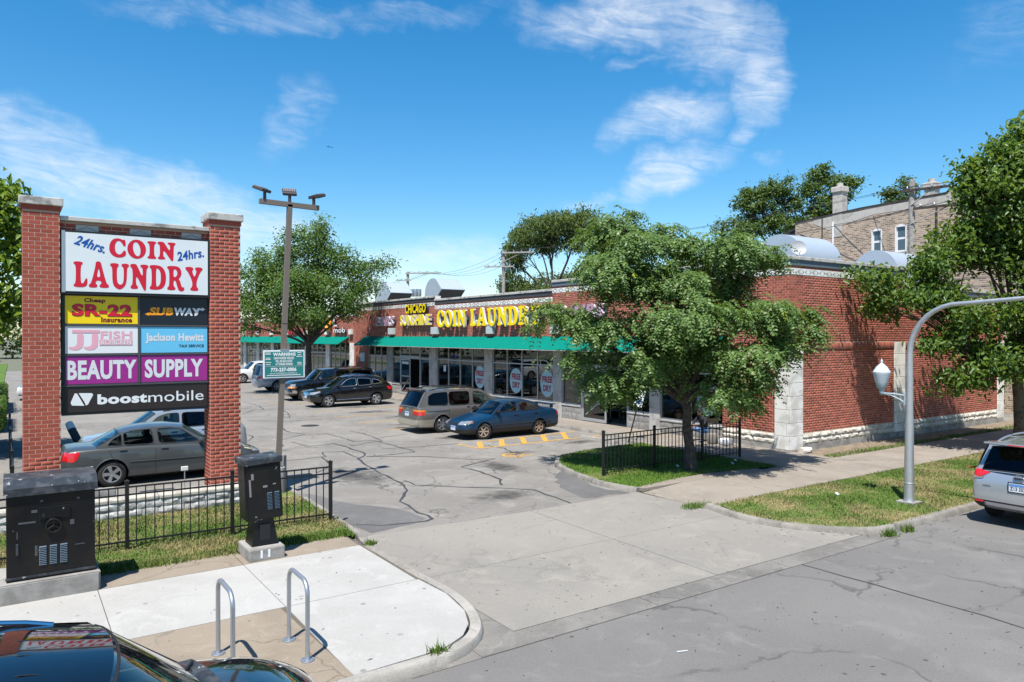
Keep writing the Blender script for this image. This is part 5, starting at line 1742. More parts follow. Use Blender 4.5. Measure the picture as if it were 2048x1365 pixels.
# ================================================================== roof hoods
def hood(label, x0, x1, y0, flip, s=1.0, mouth=False, z0=5.25):
    t = thing('exhaust_hood', label, 'exhaust hood', ((x0 + x1) / 2, y0, z0), group='sheet metal exhaust hoods on the laundry roof')
    prof = [(0, z0), (0, z0 + 1.15 * s)]
    for a in np.linspace(180, 62, 12)[1:]:
        prof.append((1.05 * s + 1.05 * s * math.cos(R(a)), z0 + 1.15 * s + 1.05 * s * math.sin(R(a))))
    prof += [(2.25 * s, z0 + 1.45 * s)]
    inner = [(1.35 * s, z0 + .75 * s), (1.25 * s, z0)]
    sg_ = -1 if flip else 1
    P = lambda p, x: (x, y0 + sg_ * p[0], p[1])
    sh = MB()
    n = len(prof)
    sh.add([P(p, x0) for p in prof] + [P(p, x1) for p in prof], [(i, i + 1, n + i + 1, n + i) for i in range(n - 1)])
    sh.add([P(p, x0) for p in inner] + [P(p, x1) for p in inner], [(0, 1, 3, 2)])
    sh.build('curved_shell', M['sheet'], t, smooth=True, angle=50)
    full = prof + inner
    for x in (x0 - .004, x1 + .004):
        MB().add([P(p, x) for p in full], [tuple(range(len(full)))]).build('side_plate', M['sheet'], t)
    a, b = prof[-1], inner[0]
    MB().add([P((a[0] - .04, a[1]), x0 + .03), P((a[0] - .04, a[1]), x1 - .03), P((b[0] - .04, b[1] + .02), x1 - .03), P((b[0] - .04, b[1] + .02), x0 + .03)], [(0, 1, 2, 3)]).build('opening_face', M['mouth_shade'], t)  # dark sheet across the open mouth: inner shade painted as colour
    MB().tube([P(a, x0), P(a, x1), P(b, x1), P(b, x0)], .02, 5, closed=True).build('mouth_rim', M['galv'], t)
    return t


hood('curved sheet metal hood at the roof corner above the quoin', 22.9, 25.2, 15.35, False, 1.0)
hood('curved sheet metal hood behind the first one on the side roof', 29.6, 32.0, 15.6, False, .95)
hood('sheet metal hood at the far end of the laundry roof, mouth facing the street', 22.0, 23.7, 50.0 - .2, True, 1.1)
hood('sheet metal hood above the CHICAGO SUNSHINE lettering', 22.0, 23.7, 42.2, True, 1.0)
sdsh = thing('satellite_dish', 'small white satellite dish on the parapet by the corner hood', 'satellite dish', (21.9, 15.0, 5.9))
dm = Matrix.Translation((21.95, 14.95, 6.72)) @ Vector((-.6, -.75, .35)).to_track_quat('Z', 'Y').to_matrix().to_4x4()
dd = MB().lathe([(0, 0), (.12, .012), (.22, .04), (.27, .07), (.275, .065), (.22, .03), (0, -.015)], (0, 0, 0), 24)
dd.v = [tuple(dm @ Vector(v)) for v in dd.v]
dd.build('reflector', M['dish'], sdsh, smooth=True)
MB().tube([(21.97, 14.98, 6.7), (22.0, 15.05, 6.3), (22.0, 15.05, 5.26)], .025, 8).build('mast', M['galv'], sdsh)
MB().tube([(21.95, 14.93, 6.55), (21.75, 14.7, 6.62)], .012, 6).build('feed_arm', M['galv'], sdsh)

# ================================================================== buff brick house behind
tb = thing('buff_brick_building', 'tall buff common brick building with sloping parapet behind the laundry', 'building', (40, 21, 0))
M['buff'] = brick_tex('buff_common_brick', (.40, .30, .22), (.10, .070, .055), (.46, .41, .345), 1, bw=.24, bh=.10, ms=.014, var=.22, bias=-.15)
BX = 40.0
top = lambda y: 11.18 - (y - 17.5) * .042
poly = [(-4, 0), (27.45, 0), (27.45, top(27.45)), (23.2, top(23.2) + .12), (18.6, top(18.6) + .05), (18.4, top(18.4) + .25), (-4, 12.3)]
win = [(22.02, 22.55, 8.37, 9.72), (20.66, 21.22, 8.38, 9.80)]
holes = [[(a, z0), (b, z0), (b, z1), ((a + b) / 2, z1 + .09), (a, z1)] for a, b, z0, z1 in win]
cs = [poly] + holes
tri = tessellate_polygon([[Vector((p[0], p[1], 0)) for p in c] for c in cs])
fl = [p for c in cs for p in c]
MB().add([(BX, y, z) for y, z in fl], [tuple(t) for t in tri]).build('wall', M['buff'], tb)
MB().box(BX + .35, BX + 13, -4, 27.45, 0, 10.2).build('core', M['buff'], tb)
n = len(poly)
MB().add([(BX - .04, y, z - .02) for y, z in poly[2:]] + [(BX + .4, y, z + .06) for y, z in poly[2:]] + [(BX - .04, y, z + .06) for y, z in poly[2:]],
         [(10 + i, 11 + i, 6 + i, 5 + i) for i in range(4)] + [(i, i + 1, 11 + i, 10 + i) for i in range(4)]).build('roof_edge', M['tar'], tb)
MB().add([(BX - .012, y, top(y) - d) for y, d in ((26.2, .02), (24.0, .02), (22.4, .0), (19.0, .0), (18.2, .0), (18.4, .55), (20.6, .42), (22.4, .35), (24.2, .62), (25.2, .8), (26.2, .25))], [tuple(range(11))]).build('parging', M['plaster'], tb)
for a, b, z0, z1 in win:
    wf = MB().box(BX + .08, BX + .13, a, b, z0, z1 + .1).build('window', M['white_frame'], tb)
    h_ = (z1 - z0)
    for f0, f1 in ((.05, .50), (.55, .97)):
        MB().box(BX + .072, BX + .0795, a + .08, b - .08, z0 + h_ * f0 + .03, z0 + h_ * f1 - .03).build('pane', M['far_glass'], wf)
    MB().box(BX - .03, BX + .08, a - .05, b + .05, z0 - .09, z0 - .001).build('sill', M['plaster'], wf)
    for q in (a, b):
        MB().box(BX - .01, BX + .075, q - .035, q + .035, z0, z1 + .02).build('frame', M['white_frame'], wf)
    MB().extr([(BX - .01, a, z1), (BX - .01, (a + b) / 2, z1 + .09), (BX - .01, b, z1), (BX - .01, b, z1 - .06), (BX - .01, a, z1 - .06)], (.08, 0, 0)).build('frame', M['white_frame'], wf)
for y0, y1, z1, x0 in ((24.35, 24.95, 12.55, 0), (19.3, 19.85, 11.95, .3)):
    ch = MB().box(BX - .02 + x0, BX + .5 + x0, y0, y1, 9.6, z1 - .35).build('chimney', M['plaster'], tb)
    MB().bbox(BX - .10 + x0, BX + .58 + x0, y0 - .08, y1 + .08, z1 - .35, z1, .05).build('chimney_cap', M['plaster'], ch)
    MB().lathe([(.18, z1), (.18, z1 + .22), (.14, z1 + .22)], (BX + .25 + x0, (y0 + y1) / 2, 0), 12).build('chimney_pot', M['plaster'], ch)
for y in (24.9, 19.05):
    MB().tube([(BX - .06, y, 10.5), (BX - .06, y, 5)], .05, 8).build('downpipe', M['tar' if y < 20 else 'white_frame'], tb)
MB().tube([(BX - .05, 25.6, 10.8), (BX - .05, 25.6, 5)], .035, 6).build('downpipe', M['tar'], tb)
# white sided rear porch
pr = thing('sided_porch', 'white clapboard rear porch with sloping black roof attached to the buff building', 'building', (41, 29, 0))
for k in range(28):
    z = 6.6 + k * .13
    ymax = 30.9
    zt = 10.72 - (27.45 - 27.45) * .3
    y1 = min(30.9, 27.5 + max(0, (10.62 - z - .13)) / .30)
    if y1 <= 27.55: continue
    MB().extr([(41.0, 27.47, z), (40.97, 27.47, z), (41.0, 27.47, z + .13)], (0, y1 - 27.47, 0)).build('clapboard', M['siding'], pr)
MB().box(41.0, 46, 27.47, 30.9, 0, 9.4).build('wall', M['siding'], pr)
MB().extr([(40.85, 27.47, 10.66), (40.85, 31.1, 9.58), (40.85, 31.1, 9.70), (40.85, 27.47, 10.80)], (5, 0, 0)).build('roof', M['tar'], pr)

# ================================================================== utility poles and wires
def upole(label, x, y, h, arm_dir, arms, r=.15, m='wood_pole', xf=False):
    t = thing('utility_pole', label, 'utility pole', (x, y, 0))
    MB().tube([(x, y, 0), (x, y, h)], [r * 1.15, r * .85], 12).build('pole', M[m], t, smooth=True)
    d = Vector(arm_dir).normalized()
    ends = []
    for z, a, b, mm in arms:
        p0 = Vector((x, y, z)) + d * a; p1 = Vector((x, y, z)) + d * b
        s = d.cross(UP)
        MB().obox((p0 + p1) / 2 + s * (r + .05), d, s, UP, (p1 - p0).length / 2, .05, .06).build('crossarm', M[mm], t)
        for k in range(4):
            q = p0.lerp(p1, (k + .5) / 4) + s * (r + .05)
            MB().lathe([(.02, .06), (.05, .10), (.04, .16), (.02, .2)], tuple(q), 8).build('insulator', M['galv'], t)
            ends.append(q + Vector((0, 0, .2)))
        if abs(b - a) > 1.6:
            MB().tube([Vector((x, y, z - .75)) + s * r, p1.lerp(p0, .35) + s * (r + .02)], .03, 5).build('arm_brace', M['wood_pole'], t)
    if xf:
        for k, o_ in enumerate((.45, .85, 1.25)):
            q = Vector((x, y, h - 2.6)) + d * o_
            MB().lathe([(0, .8), (.2, .78), (.22, .7), (.22, .1), (.18, 0), (0, 0)], tuple(q), 12).build('transformer', M['galv'], t, smooth=True)
    return t, ends


d1 = (.70, -.72, 0)
pA, eA = upole('weathered utility pole with dark crossarms in front of the buff building', 38.0, 19.33, 11.75, (.3, -1, 0), [(11.2, -.45, 1.75, 'dark_wood'), (10.25, .1, 2.6, 'dark_wood')], .17)
pB, eB = upole('leaning grey utility pole in the gap left of the willow', 34.0, 51.0, 10.9, d1, [(10.75, -.1, 2.6, 'wood_pole'), (9.6, -1.6, .9, 'wood_pole')], .16)
pC, eC = upole('utility pole with transformers above the SUNSHINE lettering', 34.0, 69.0, 10.5, d1, [(10.3, -.2, 3.6, 'wood_pole'), (9.6, -1.2, .4, 'wood_pole')], .16, xf=True)
pD, eD = upole('farthest utility pole above the far end of the laundry roof', 37.5, 85.0, 11.0, d1, [(10.5, -2.2, 1.2, 'wood_pole')], .16)
wires = thing('overhead_wires', 'sagging overhead wires strung between the utility poles', 'wires', (34, 60, 9))


def wire(a, b, sag, r=.010):
    a = Vector(a); b = Vector(b)
    pts = []
    for i in range(13):
        t = i / 12
        p = a.lerp(b, t); p.z -= sag * 4 * t * (1 - t)
        pts.append(p)
    MB().tube(pts, r, 4, caps=False).build('wire', M['wire'], wires)


for i in range(4):
    wire(eB[i % len(eB)], eC[i % len(eC)], .9 + .1 * i)
    wire(eC[(i + 2) % len(eC)], eD[i % len(eD)], .7)
for i in range(4):
    wire(eA[i], (38.6 + i * .3, -30, 11.2), .8)
    if i < 2: wire(eA[i], eB[i], .5)
for i in range(3):
    wire(eA[4 + i], (BX + .3, 23.0 + i * 3, 10.6 - i * .2), .15, .014)

# ================================================================== cars
def pchip(xs, ys, xq):
    xs = np.asarray(xs, float); ys = np.asarray(ys, float)
    h = np.diff(xs); d = np.diff(ys) / h
    m = np.zeros(len(xs))
    for i in range(1, len(xs) - 1):
        if d[i - 1] * d[i] > 0:
            w1 = 2 * h[i] + h[i - 1]; w2 = h[i] + 2 * h[i - 1]
            m[i] = (w1 + w2) / (w1 / d[i - 1] + w2 / d[i])
    m[0], m[-1] = d[0], d[-1]
    k = np.clip(np.searchsorted(xs, xq) - 1, 0, len(xs) - 2)
    t = (xq - xs[k]) / h[k]
    return ((2 * t**3 - 3 * t**2 + 1) * ys[k] + (t**3 - 2 * t**2 + t) * h[k] * m[k] + (-2 * t**3 + 3 * t**2) * ys[k + 1] + (t**3 - t**2) * h[k] * m[k + 1])


def tess(cs):
    tri = tessellate_polygon([[Vector((p[0], p[1], 0)) for p in c] for c in cs])
    return [p for c in cs for p in c], [tuple(t) for t in tri]


def refine(vs, fs, s):
    """2D mesh refined until edges < s"""
    bm = bmesh.new()
    bv = [bm.verts.new((x, y, 0)) for x, y in vs]
    for f in fs:
        try: bm.faces.new([bv[i] for i in f])
        except ValueError: pass
    for _ in range(5):
        e = [x for x in bm.edges if x.calc_length() > s]
        if not e: break
        bmesh.ops.subdivide_edges(bm, edges=e, cuts=1)
        bmesh.ops.triangulate(bm, faces=[f for f in bm.faces if len(f.verts) > 3])
    bm.verts.index_update()
    out = [(v.co.x, v.co.y) for v in bm.verts], [tuple(v.index for v in f.verts) for f in bm.faces]
    bm.free()
    return out


def round_poly(p, r=.25):
    q = []
    n = len(p)
    for i in range(n):
        a, b, c = p[i - 1], p[i], p[(i + 1) % n]
        for t in (r, r * .4):
            q.append((b[0] + (a[0] - b[0]) * t * .5, b[1] + (a[1] - b[1]) * t * .5)) if t == r else None
        q.append((b[0] + (a[0] - b[0]) * r * .12 + (c[0] - b[0]) * r * .12, b[1] + (a[1] - b[1]) * r * .12 + (c[1] - b[1]) * r * .12))
        q.append((b[0] + (c[0] - b[0]) * r * .5, b[1] + (c[1] - b[1]) * r * .5))
    return q


def mesh_from(vs, fs, name, m, parent, smooth=True, angle=35):
    mb = MB(); mb.add(vs, fs)
    return mb.build(name, m, parent, smooth=smooth, local=True, angle=angle)


def make_car(name, label, cat, loc, rz, S):
    """x runs from the front bumper (0) backwards; stations: (x, width fraction, z bottom, z shoulder, z centre line)"""
    L, Wd, H = S['L'], S['W'], S['H']
    hw = Wd / 2
    root = thing(name, label, cat, loc, rz)
    pm = S['paint']
    X = lambda x: L / 2 - x
    st = np.array(S['st'])
    n = 54
    xq = np.unique(np.concatenate([np.linspace(0, .35, 9), np.linspace(.35, L - .35, n - 18), np.linspace(L - .35, L, 9)]))
    w = pchip(st[:, 0], st[:, 1], xq) * hw; zb = pchip(st[:, 0], st[:, 2], xq); zs = pchip(st[:, 0], st[:, 3], xq); zt = pchip(st[:, 0], st[:, 4], xq)
    cab0, cab1 = S['cowl'] + .12, S['rbase'] - .10
    wsh = S.get('wsh', .93)
    rings = []
    for x, a, b, s, t in zip(xq, w, zb, zs, zt):
        cabin = cab0 < x < cab1
        h = s - b
        half = [(0, b), (.55 * a, b), (.86 * a, b + .015), (.955 * a, b + .06), (.985 * a, b + .2 * h), (1.0 * a, b + .42 * h), (.998 * a, b + .62 * h), (.985 * a, b + .80 * h), (.965 * a, s - .05), ((wsh + .01) * a, s - .008)]
        if cabin:
            half += [(wsh * a - .03, s), (wsh * a - .06, s - .02), (wsh * a - .09, s - .22), (.4 * a, s - .24), (0, s - .24)]
        else:
            half += [(wsh * a - .04, s + (t - s) * .12), (.72 * a, s + (t - s) * .62), (.52 * a, s + (t - s) * .86), (.28 * a, s + (t - s) * .97), (0, t)]
        rings.append([(X(x), y, z) for y, z in half] + [(X(x), -y, z) for y, z in half[-2:0:-1]])
    k = len(rings[0])
    vs = [p for r_ in rings for p in r_]
    fs = [(i * k + j, i * k + (j + 1) % k, (i + 1) * k + (j + 1) % k, (i + 1) * k + j) for i in range(len(rings) - 1) for j in range(k)]
    fs += [tuple(range(k))[::-1], tuple((len(rings) - 1) * k + j for j in range(k))]
    mb = MB(); mb.add(vs, fs)
    me = mb.mesh('body', pm)
    bm = bmesh.new(); bm.from_mesh(me); bmesh.ops.recalc_face_normals(bm, faces=bm.faces[:]); bm.to_mesh(me); bm.free()
    # wheel arches
    axF, axR, wr = S['fo'], S['fo'] + S['wb'], S['wr']
    ra = wr * S.get('arch', 1.16)
    cut = MB()
    for ax in (axF, axR):
        for sgn in (1, -1):
            prof = [(0, sgn * (hw - .30)), (ra, sgn * (hw - .30)), (ra, sgn * (hw + .3)), (0, sgn * (hw + .3))]
            cut.lathe(prof, (X(ax), 0, wr * 1.02), 28, 'y')
    cme = cut.mesh('cutter', None)
    bm = bmesh.new(); bm.from_mesh(cme); bmesh.ops.remove_doubles(bm, verts=bm.verts[:], dist=1e-4); bmesh.ops.recalc_face_normals(bm, faces=bm.faces[:]); bm.to_mesh(cme); bm.free()
    tb_ = bpy.data.objects.new('tmp_body', me); tc_ = bpy.data.objects.new('tmp_cut', cme)
    col.objects.link(tb_); col.objects.link(tc_)
    md = tb_.modifiers.new('b', 'BOOLEAN'); md.operation = 'DIFFERENCE'; md.solver = 'EXACT'; md.object = tc_
    dg = bpy.context.evaluated_depsgraph_get()
    res = bpy.data.meshes.new_from_object(tb_.evaluated_get(dg))
    bpy.data.objects.remove(tb_); bpy.data.objects.remove(tc_)
    bvh_src = me
    V = [v.co.copy() for v in res.vertices]
    body, well, tub, clad = MB(), MB(), MB(), MB()
    cz = S.get('clad', 0)
    bm = bmesh.new(); bm.from_mesh(res)
    if cz:
        bmesh.ops.bisect_plane(bm, geom=bm.verts[:] + bm.edges[:] + bm.faces[:], plane_co=(0, 0, cz), plane_no=(0, 0, 1))
    bm.verts.index_update()
    co = [v.co[:] for v in bm.verts]
    groups = {'b': [], 'w': [], 't': [], 'c': []}
    for f in bm.faces:
        c = f.calc_center_median(); nn = f.normal
        g = 'b'
        for ax in (axF, axR):
            dx, dz_ = c.x - X(ax), c.z - wr * 1.02
            if math.hypot(dx, dz_) < ra * 1.005 and abs(c.y) < hw - .012 and (abs(nn.y) < .35 or abs(c.y) < hw - .28) and (abs(nn.y) > .9 or nn.x * dx + nn.z * dz_ < 0):
                g = 'w'
        if g == 'b':
            xx = L / 2 - c.x
            if cab0 - .02 < xx < cab1 + .02 and abs(c.y) < wsh * hw - .045 and c.z > .5:
                g = 't'
            elif cz and c.z < cz and c.z > .0:
                g = 'c'
            elif nn.z < -.8 and c.z < .35:
                g = 'w'
        groups[g].append([v.index for v in f.verts])
    bm.free()
    bodies = {}
    for g, nm, m_ in (('b', 'body', pm), ('w', 'underbody', M['well']), ('t', 'cabin_lining', M['seat']), ('c', 'lower_cladding', S.get('cladm', M['black_trim']))):
        if not groups[g]: continue
        used = sorted({i for f in groups[g] for i in f}); mp = {a: i for i, a in enumerate(used)}
        bodies[g] = mesh_from([co[i] for i in used], [[mp[i] for i in f] for f in groups[g]], nm, m_, root, True, 28)
    bvh = BVHTree.FromPolygons([v.co for v in me.vertices], [tuple(p.vertices) for p in me.polygons])
    # ---------- greenhouse
    rl = np.array(S['roof'])                # (x, z) centre line from windscreen top to rear edge
    xa, xd = S['cowl'], S['rbase']
    zbelt = lambda x: float(pchip(st[:, 0], st[:, 3], np.array([min(max(x, .05), L - .05)]))[0]) - .012
    wbelt = lambda x: float(pchip(st[:, 0], st[:, 1], np.array([min(max(x, .05), L - .05)]))[0]) * hw * wsh - .012
    crown = S.get('crown', .055)
    zroof = lambda x: float(np.interp(x, rl[:, 0], rl[:, 1])) - crown
    xm = (rl[0, 0] + rl[-1, 0]) / 2; xh = (rl[-1, 0] - rl[0, 0]) / 2
    wroof = lambda x: hw * S['rw'] * (1 - .05 * min(1.3, abs((x - xm) / xh)) ** 2.5)
    def yside(x, z):
        b = zbelt(x); t_ = zroof(min(max(x, rl[0, 0]), rl[-1, 0]))
        f = min(1.0, max(0.0, (z - b) / max(.05, (H - crown) - b)))
        return wbelt(x) * (1 - f ** 1.25) + wroof(x) * f ** 1.25
    outline = [(xa, zbelt(xa))]
    rx = np.linspace(rl[0, 0], rl[-1, 0], 16)
    outline += [(float(x), zroof(x)) for x in rx]
    outline += [(xd, zbelt(xd))]
    outline += [(float(x), zbelt(x)) for x in np.linspace(xd, xa, 14)[1:-1]]
    wins = [round_poly(p, .35) for p in S['wins']]
    vs2, fs2 = tess([outline] + wins)
    vs2, fs2 = refine(vs2, fs2, .14)
    frame = MB()
    for sgn in (1, -1):
        frame.add([(X(x), sgn * yside(x, z), z) for x, z in vs2], fs2)
    # roof skin
    us = np.linspace(-1, 1, 13)
    rbt_ = S.get('rbt', .05)
    def rskin(x, u):
        c = 1 - u * u
        xx = x - .10 * c * max(0, 1 - (x - rl[0, 0]) / .6) + rbt_ * c * max(0, 1 - (rl[-1, 0] - x) / .6)
        return (X(xx), u * wroof(x), zroof(x) + crown * (1 - abs(u) ** 2.2))
    frame.grid(rskin, rx, us)
    def opening_face(top, bot, bow_t, bow_b, u, v, zb_off=0):
        """v 0 at belt .. 1 at roof"""
        yb, yt = yside(bot, zbelt(bot)), wroof(top)
        y = u * (yb + (yt - yb) * v)
        c = 1 - u * u
        x = (bot + bow_b * c) * (1 - v) + (top + bow_t * c) * v
        zb_ = zbelt(bot) + S.get('cz', .03) * c
        z = zb_ * (1 - v) + (zroof(top) + crown * (1 - abs(u) ** 2.2)) * v
        return (X(x), y, z)
    def add_screen(nm, top, bot, bt, bb, u1, v0, v1, gm):
        fn = lambda u, v: opening_face(top, bot, bt, bb, u, v)
        for a, b in ((-1, -u1), (u1, 1)):
            frame.grid(fn, np.linspace(a, b, 3), np.linspace(0, 1, 6))
        frame.grid(fn, np.linspace(-u1, u1, 9), np.linspace(0, v0, 3))
        frame.grid(fn, np.linspace(-u1, u1, 9), np.linspace(v1, 1, 3))
        g = MB().grid(fn, np.linspace(-u1, u1, 11), np.linspace(v0, v1, 6)).build(nm, gm, root, smooth=True, local=True)
        brd = [fn(u, v0) for u in np.linspace(-u1, u1, 9)] + [fn(u1, v) for v in np.linspace(v0, v1, 5)[1:]] + [fn(u, v1) for u in np.linspace(u1, -u1, 9)[1:]] + [fn(-u1, v) for v in np.linspace(v1, v0, 5)[1:-1]]
        MB().tube(brd, .012, 5, closed=True).build('glass_seal', M['black_trim'], g, local=True)
    add_screen('windscreen', rl[0, 0], xa, -.10, -.16, .93, .02, .96, M['carglass'])
    add_screen('rear_window', rl[-1, 0], xd, S.get('rbt', .05), S.get('rbb', .10), S.get('ru', .90), S.get('rv0', .05), S.get('rv1', .93), S.get('rglass', M['carglass']))
    fo = frame.build('cabin_frame', S.get('roofpaint', pm), root, smooth=True, local=True, angle=40)
    for i, wp in enumerate(wins):
        gv, gf = refine(*tess([wp]), .2)
        for sgn in (1, -1):
            pn = mesh_from([(X(x), sgn * (yside(x, z) - .006), z) for x, z in gv], gf, 'side_window', S['wglass'][i], root)
            MB().tube([(X(x), sgn * yside(x, z), z) for x, z in wp], .011, 5, closed=True).build('window_trim', S.get('trimm', M['black_trim']), pn, local=True)
    # ---------- interior
    sx = S.get('seats', (xa + .95, xa + 1.85))
    for x in sx:
        for y in (-.36, .36):
            zz = zbelt(x) - .24
            MB().bbox(X(x) - .09, X(x) + .07, y - .24, y + .24, zz, zbelt(x) + .12, .04).build('seat', S.get('seatm', M['seat']), root, local=True)
            MB().bbox(X(x) - .08, X(x) + .03, y - .13, y + .13, zbelt(x) + .14, zbelt(x) + .30, .04).build('headrest', S.get('seatm', M['seat']), root, local=True)
    MB().bbox(X(xa + .30), X(xa - .05), -hw * .8, hw * .8, zbelt(xa) - .10, zbelt(xa) + .02, .03).build('dashboard', M['black_trim'], root, local=True)
    MB().tube([(X(xa + .45 + .08 * math.sin(a)), .36 + .18 * math.cos(a), zbelt(xa) + .03 + .16 * math.sin(a)) for a in np.linspace(0, 6.283, 17)[:-1]], .014, 6, closed=True).build('steering_wheel', M['black_trim'], root, local=True)
    # ---------- wheels
    tw = S.get('tw', .10)
    key = (round(wr, 3), S['rimm'].name, S.get('spokes', 6))
    if key not in _wheel_cache:
        ri = wr * S.get('rim', .66)
        ty = MB().lathe([(ri * .96, -tw * .8), (ri * 1.02, -tw), (wr * .93, -tw * 1.0), (wr * .985, -tw * .82), (wr, -tw * .5), (wr, tw * .5), (wr * .985, tw * .82), (wr * .93, tw * 1.0), (ri * 1.02, tw), (ri * .96, tw * .8)], (0, 0, 0), 30, 'y').mesh('wheel', M['tyre'], True, 50)
        rm = MB()
        rm.lathe([(ri, tw * .92), (ri * .92, tw * .95), (ri * .88, tw * .60), (ri * .84, tw * .2), (0, tw * .15)], (0, 0, 0), 30, 'y')
        dk = rm.mesh('rim_barrel', M['plate_frame'], True, 40)
        sp = MB()
        ns = S.get('spokes', 6)
        sp.lathe([(ri * 1.0, tw * .90), (ri * .97, tw * .985), (ri * .90, tw * .96), (ri * .87, tw * .72)], (0, 0, 0), 30, 'y')
        sp.lathe([(ri * .30, tw * .60), (ri * .27, tw * .84), (ri * .10, tw * .90), (0, tw * .90)], (0, 0, 0), 16, 'y')
        for i in range(ns):
            a = 2 * math.pi * i / ns
            d = Vector((math.cos(a), 0, math.sin(a))); s = Vector((-d.z, 0, d.x))
            for r0, r1, w0, w1 in ((.22, .92, S.get('sw', .11), S.get('sw', .11) * 1.35),):
                p = [d * ri * r0 - s * ri * w0, d * ri * r0 + s * ri * w0, d * ri * r1 + s * ri * w1, d * ri * r1 - s * ri * w1]
                y0, y1 = tw * .80, tw * .90
                sp.add([(q.x, tw * .78, q.z) for q in p] + [(q.x, tw * .94, q.z) for q in p], [(4, 5, 6, 7), (0, 1, 5, 4), (1, 2, 6, 5), (2, 3, 7, 6), (3, 0, 4, 7)])
        _wheel_cache[key] = (ty, dk, sp.mesh('rim', S['rimm'], True, 30))
    ty, dk, sp = _wheel_cache[key]
    for ax in (axF, axR):
        for sgn in (1, -1):
            wo__ = link_mesh('wheel', ty, root, (X(ax), sgn * (hw - tw - .025), wr))
            if sgn < 0: wo__.rotation_euler = (0, 0, math.pi)
            if ax == axF and S.get('steer'): wo__.rotation_euler.z += S['steer']
            link_mesh('rim_barrel', dk, wo__); link_mesh('rim', sp, wo__)
    # ---------- surface details by projection
    def hit(p, d):
        r_ = bvh.ray_cast(Vector(p), Vector(d))
        return r_[0]
    def sproj(x, z, sgn, off):
        h_ = hit((X(x), sgn * 3, z), (0, -sgn, 0))
        if h_ is None or abs(h_.y) < hw * .45:
            q_ = bvh.find_nearest(Vector((X(x), sgn * hw, z)))
            return tuple(q_[0] + q_[1] * off * (1 if q_[1].y * sgn >= 0 else -1))
        return (X(x), h_.y + sgn * off, z)
    def fproj(y, z, fr, off):
        h_ = hit(((L if fr else -L), y, z), ((-1 if fr else 1), 0, 0))
        x = h_.x if h_ else (L / 2 if fr else -L / 2)
        return (x + (off if fr else -off), y, z)
    def tproj(x, y, off):
        h_ = hit((X(x), y, 4), (0, 0, -1))
        return (X(x), y, (h_.z if h_ else 1) + off)
    def side_patch(nm, poly, m_, off=.006, parent=None, both=True, lab=None):
        gv, gf = refine(*tess([poly]), .07)
        for sgn in ((1, -1) if both else (both,)):
            mesh_from([sproj(x, z, sgn, off) for x, z in gv], gf, nm, m_, parent or root)
    def end_patch(nm, poly, m_, fr, off=.006, mirror=False, parent=None):
        for mi in ((1, -1) if mirror else (1,)):
            gv, gf = refine(*tess([[(p[0] * mi, p[1]) for p in poly]]), .07)
            o_ = mesh_from([fproj(y, z, fr, off) for y, z in gv], gf, nm, m_, parent or root)
        return o_
    def strip(pts, wdt, off, nm, m_, kind='s', sgns=(1, -1)):
        for sgn in sgns:
            P = []
            for (a0, b0), (a1, b1) in zip(pts[:-1], pts[1:]):
                nn = max(2, int(math.hypot(a1 - a0, b1 - b0) / .08))
                for i in range(nn):
                    t = i / nn
                    P.append((a0 + (a1 - a0) * t, b0 + (b1 - b0) * t))
            P.append(pts[-1])
            Q = [Vector(sproj(x, z, sgn, off)) for x, z in P] if kind == 's' else [Vector(fproj(sgn * x, z, kind == 'f', off)) for x, z in P]
            MB().tube(Q, wdt, 4, caps=False).build(nm, m_, root, local=True)
    for ax in (axF, axR):
        for sgn in (1, -1):
            P = []
            for a in np.linspace(R(12), R(168), 15):
                q = sproj(L / 2 - (X(ax) + ra * math.cos(a) * 1.01), wr * 1.02 + ra * 1.01 * math.sin(a), sgn, .0)
                P.append(q)
            MB().tube(P, .016, 6, caps=False).build('arch_lip', S.get('archm', pm), root, smooth=True, local=True)
    for ln in S.get('seams', []):
        strip(ln, .008, -.002, 'door_seam', M['black_trim'])
    for x, z in S.get('handles', []):
        for sgn in (1, -1):
            p = Vector(sproj(x, z, sgn, .012))
            MB().bbox(p.x - .085, p.x + .085, p.y - .014, p.y + .014, p.z - .018, p.z + .018, .012).build('door_handle', S.get('handlem', pm), root, local=True)
    for x0, x1, z0, z1, m_, r_ in S.get('side_strips', []):
        strip([(x0, z0), ((x0 + x1) / 2, (z0 + z1) / 2), (x1, z1)], r_, .004, 'side_moulding', m_)
    for poly, m_ in S.get('side_patches', []):
        side_patch('side_lamp' if 'lamp' in m_.name else 'side_panel', poly, m_)
    for nm, poly, m_, fr, mir in S.get('end_patches', []):
        end_patch(nm, poly, m_, fr, .008 if 'lamp' not in nm else .012, mir)
    for fr, y, z, w_, h_ in S.get('plates', []):
        p = Vector(fproj(y, z, fr, .02)); sg2 = 1 if fr else -1
        pf = MB().bbox(p.x - .012, p.x + .012, y - w_ / 2, y + w_ / 2, z - h_ / 2, z + h_ / 2, .004).build('licence_plate', S.get('platem', M['plate']), root, local=True)
        MB().box(p.x + sg2 * .013, p.x + sg2 * .0155, y - w_ / 2 + .01, y + w_ / 2 - .01, z + h_ * .18, z + h_ / 2 - .01).build('plate_band', M['plate_blue'], pf, local=True)
        if S.get('platetext'):
            MB().bbox(p.x - .011, p.x + .008, y - w_ / 2 - .02, y + w_ / 2 + .02, z - h_ / 2 - .02, z + h_ / 2 + .02, .004).build('plate_surround', M['plate_frame'], root, local=True)
            g = lay(T('Z13 352'), (p.x + sg2 * .015, y - sg2 * -w_ * .42 if False else y - w_ * .42 * sg2 * 1, z - h_ * .32), (0, sg2, 0), UP, w_ * .84, h_ * .42)
            g.build('lettering', M['black_trim'], pf, local=True)
    mx = S.get('mirror')
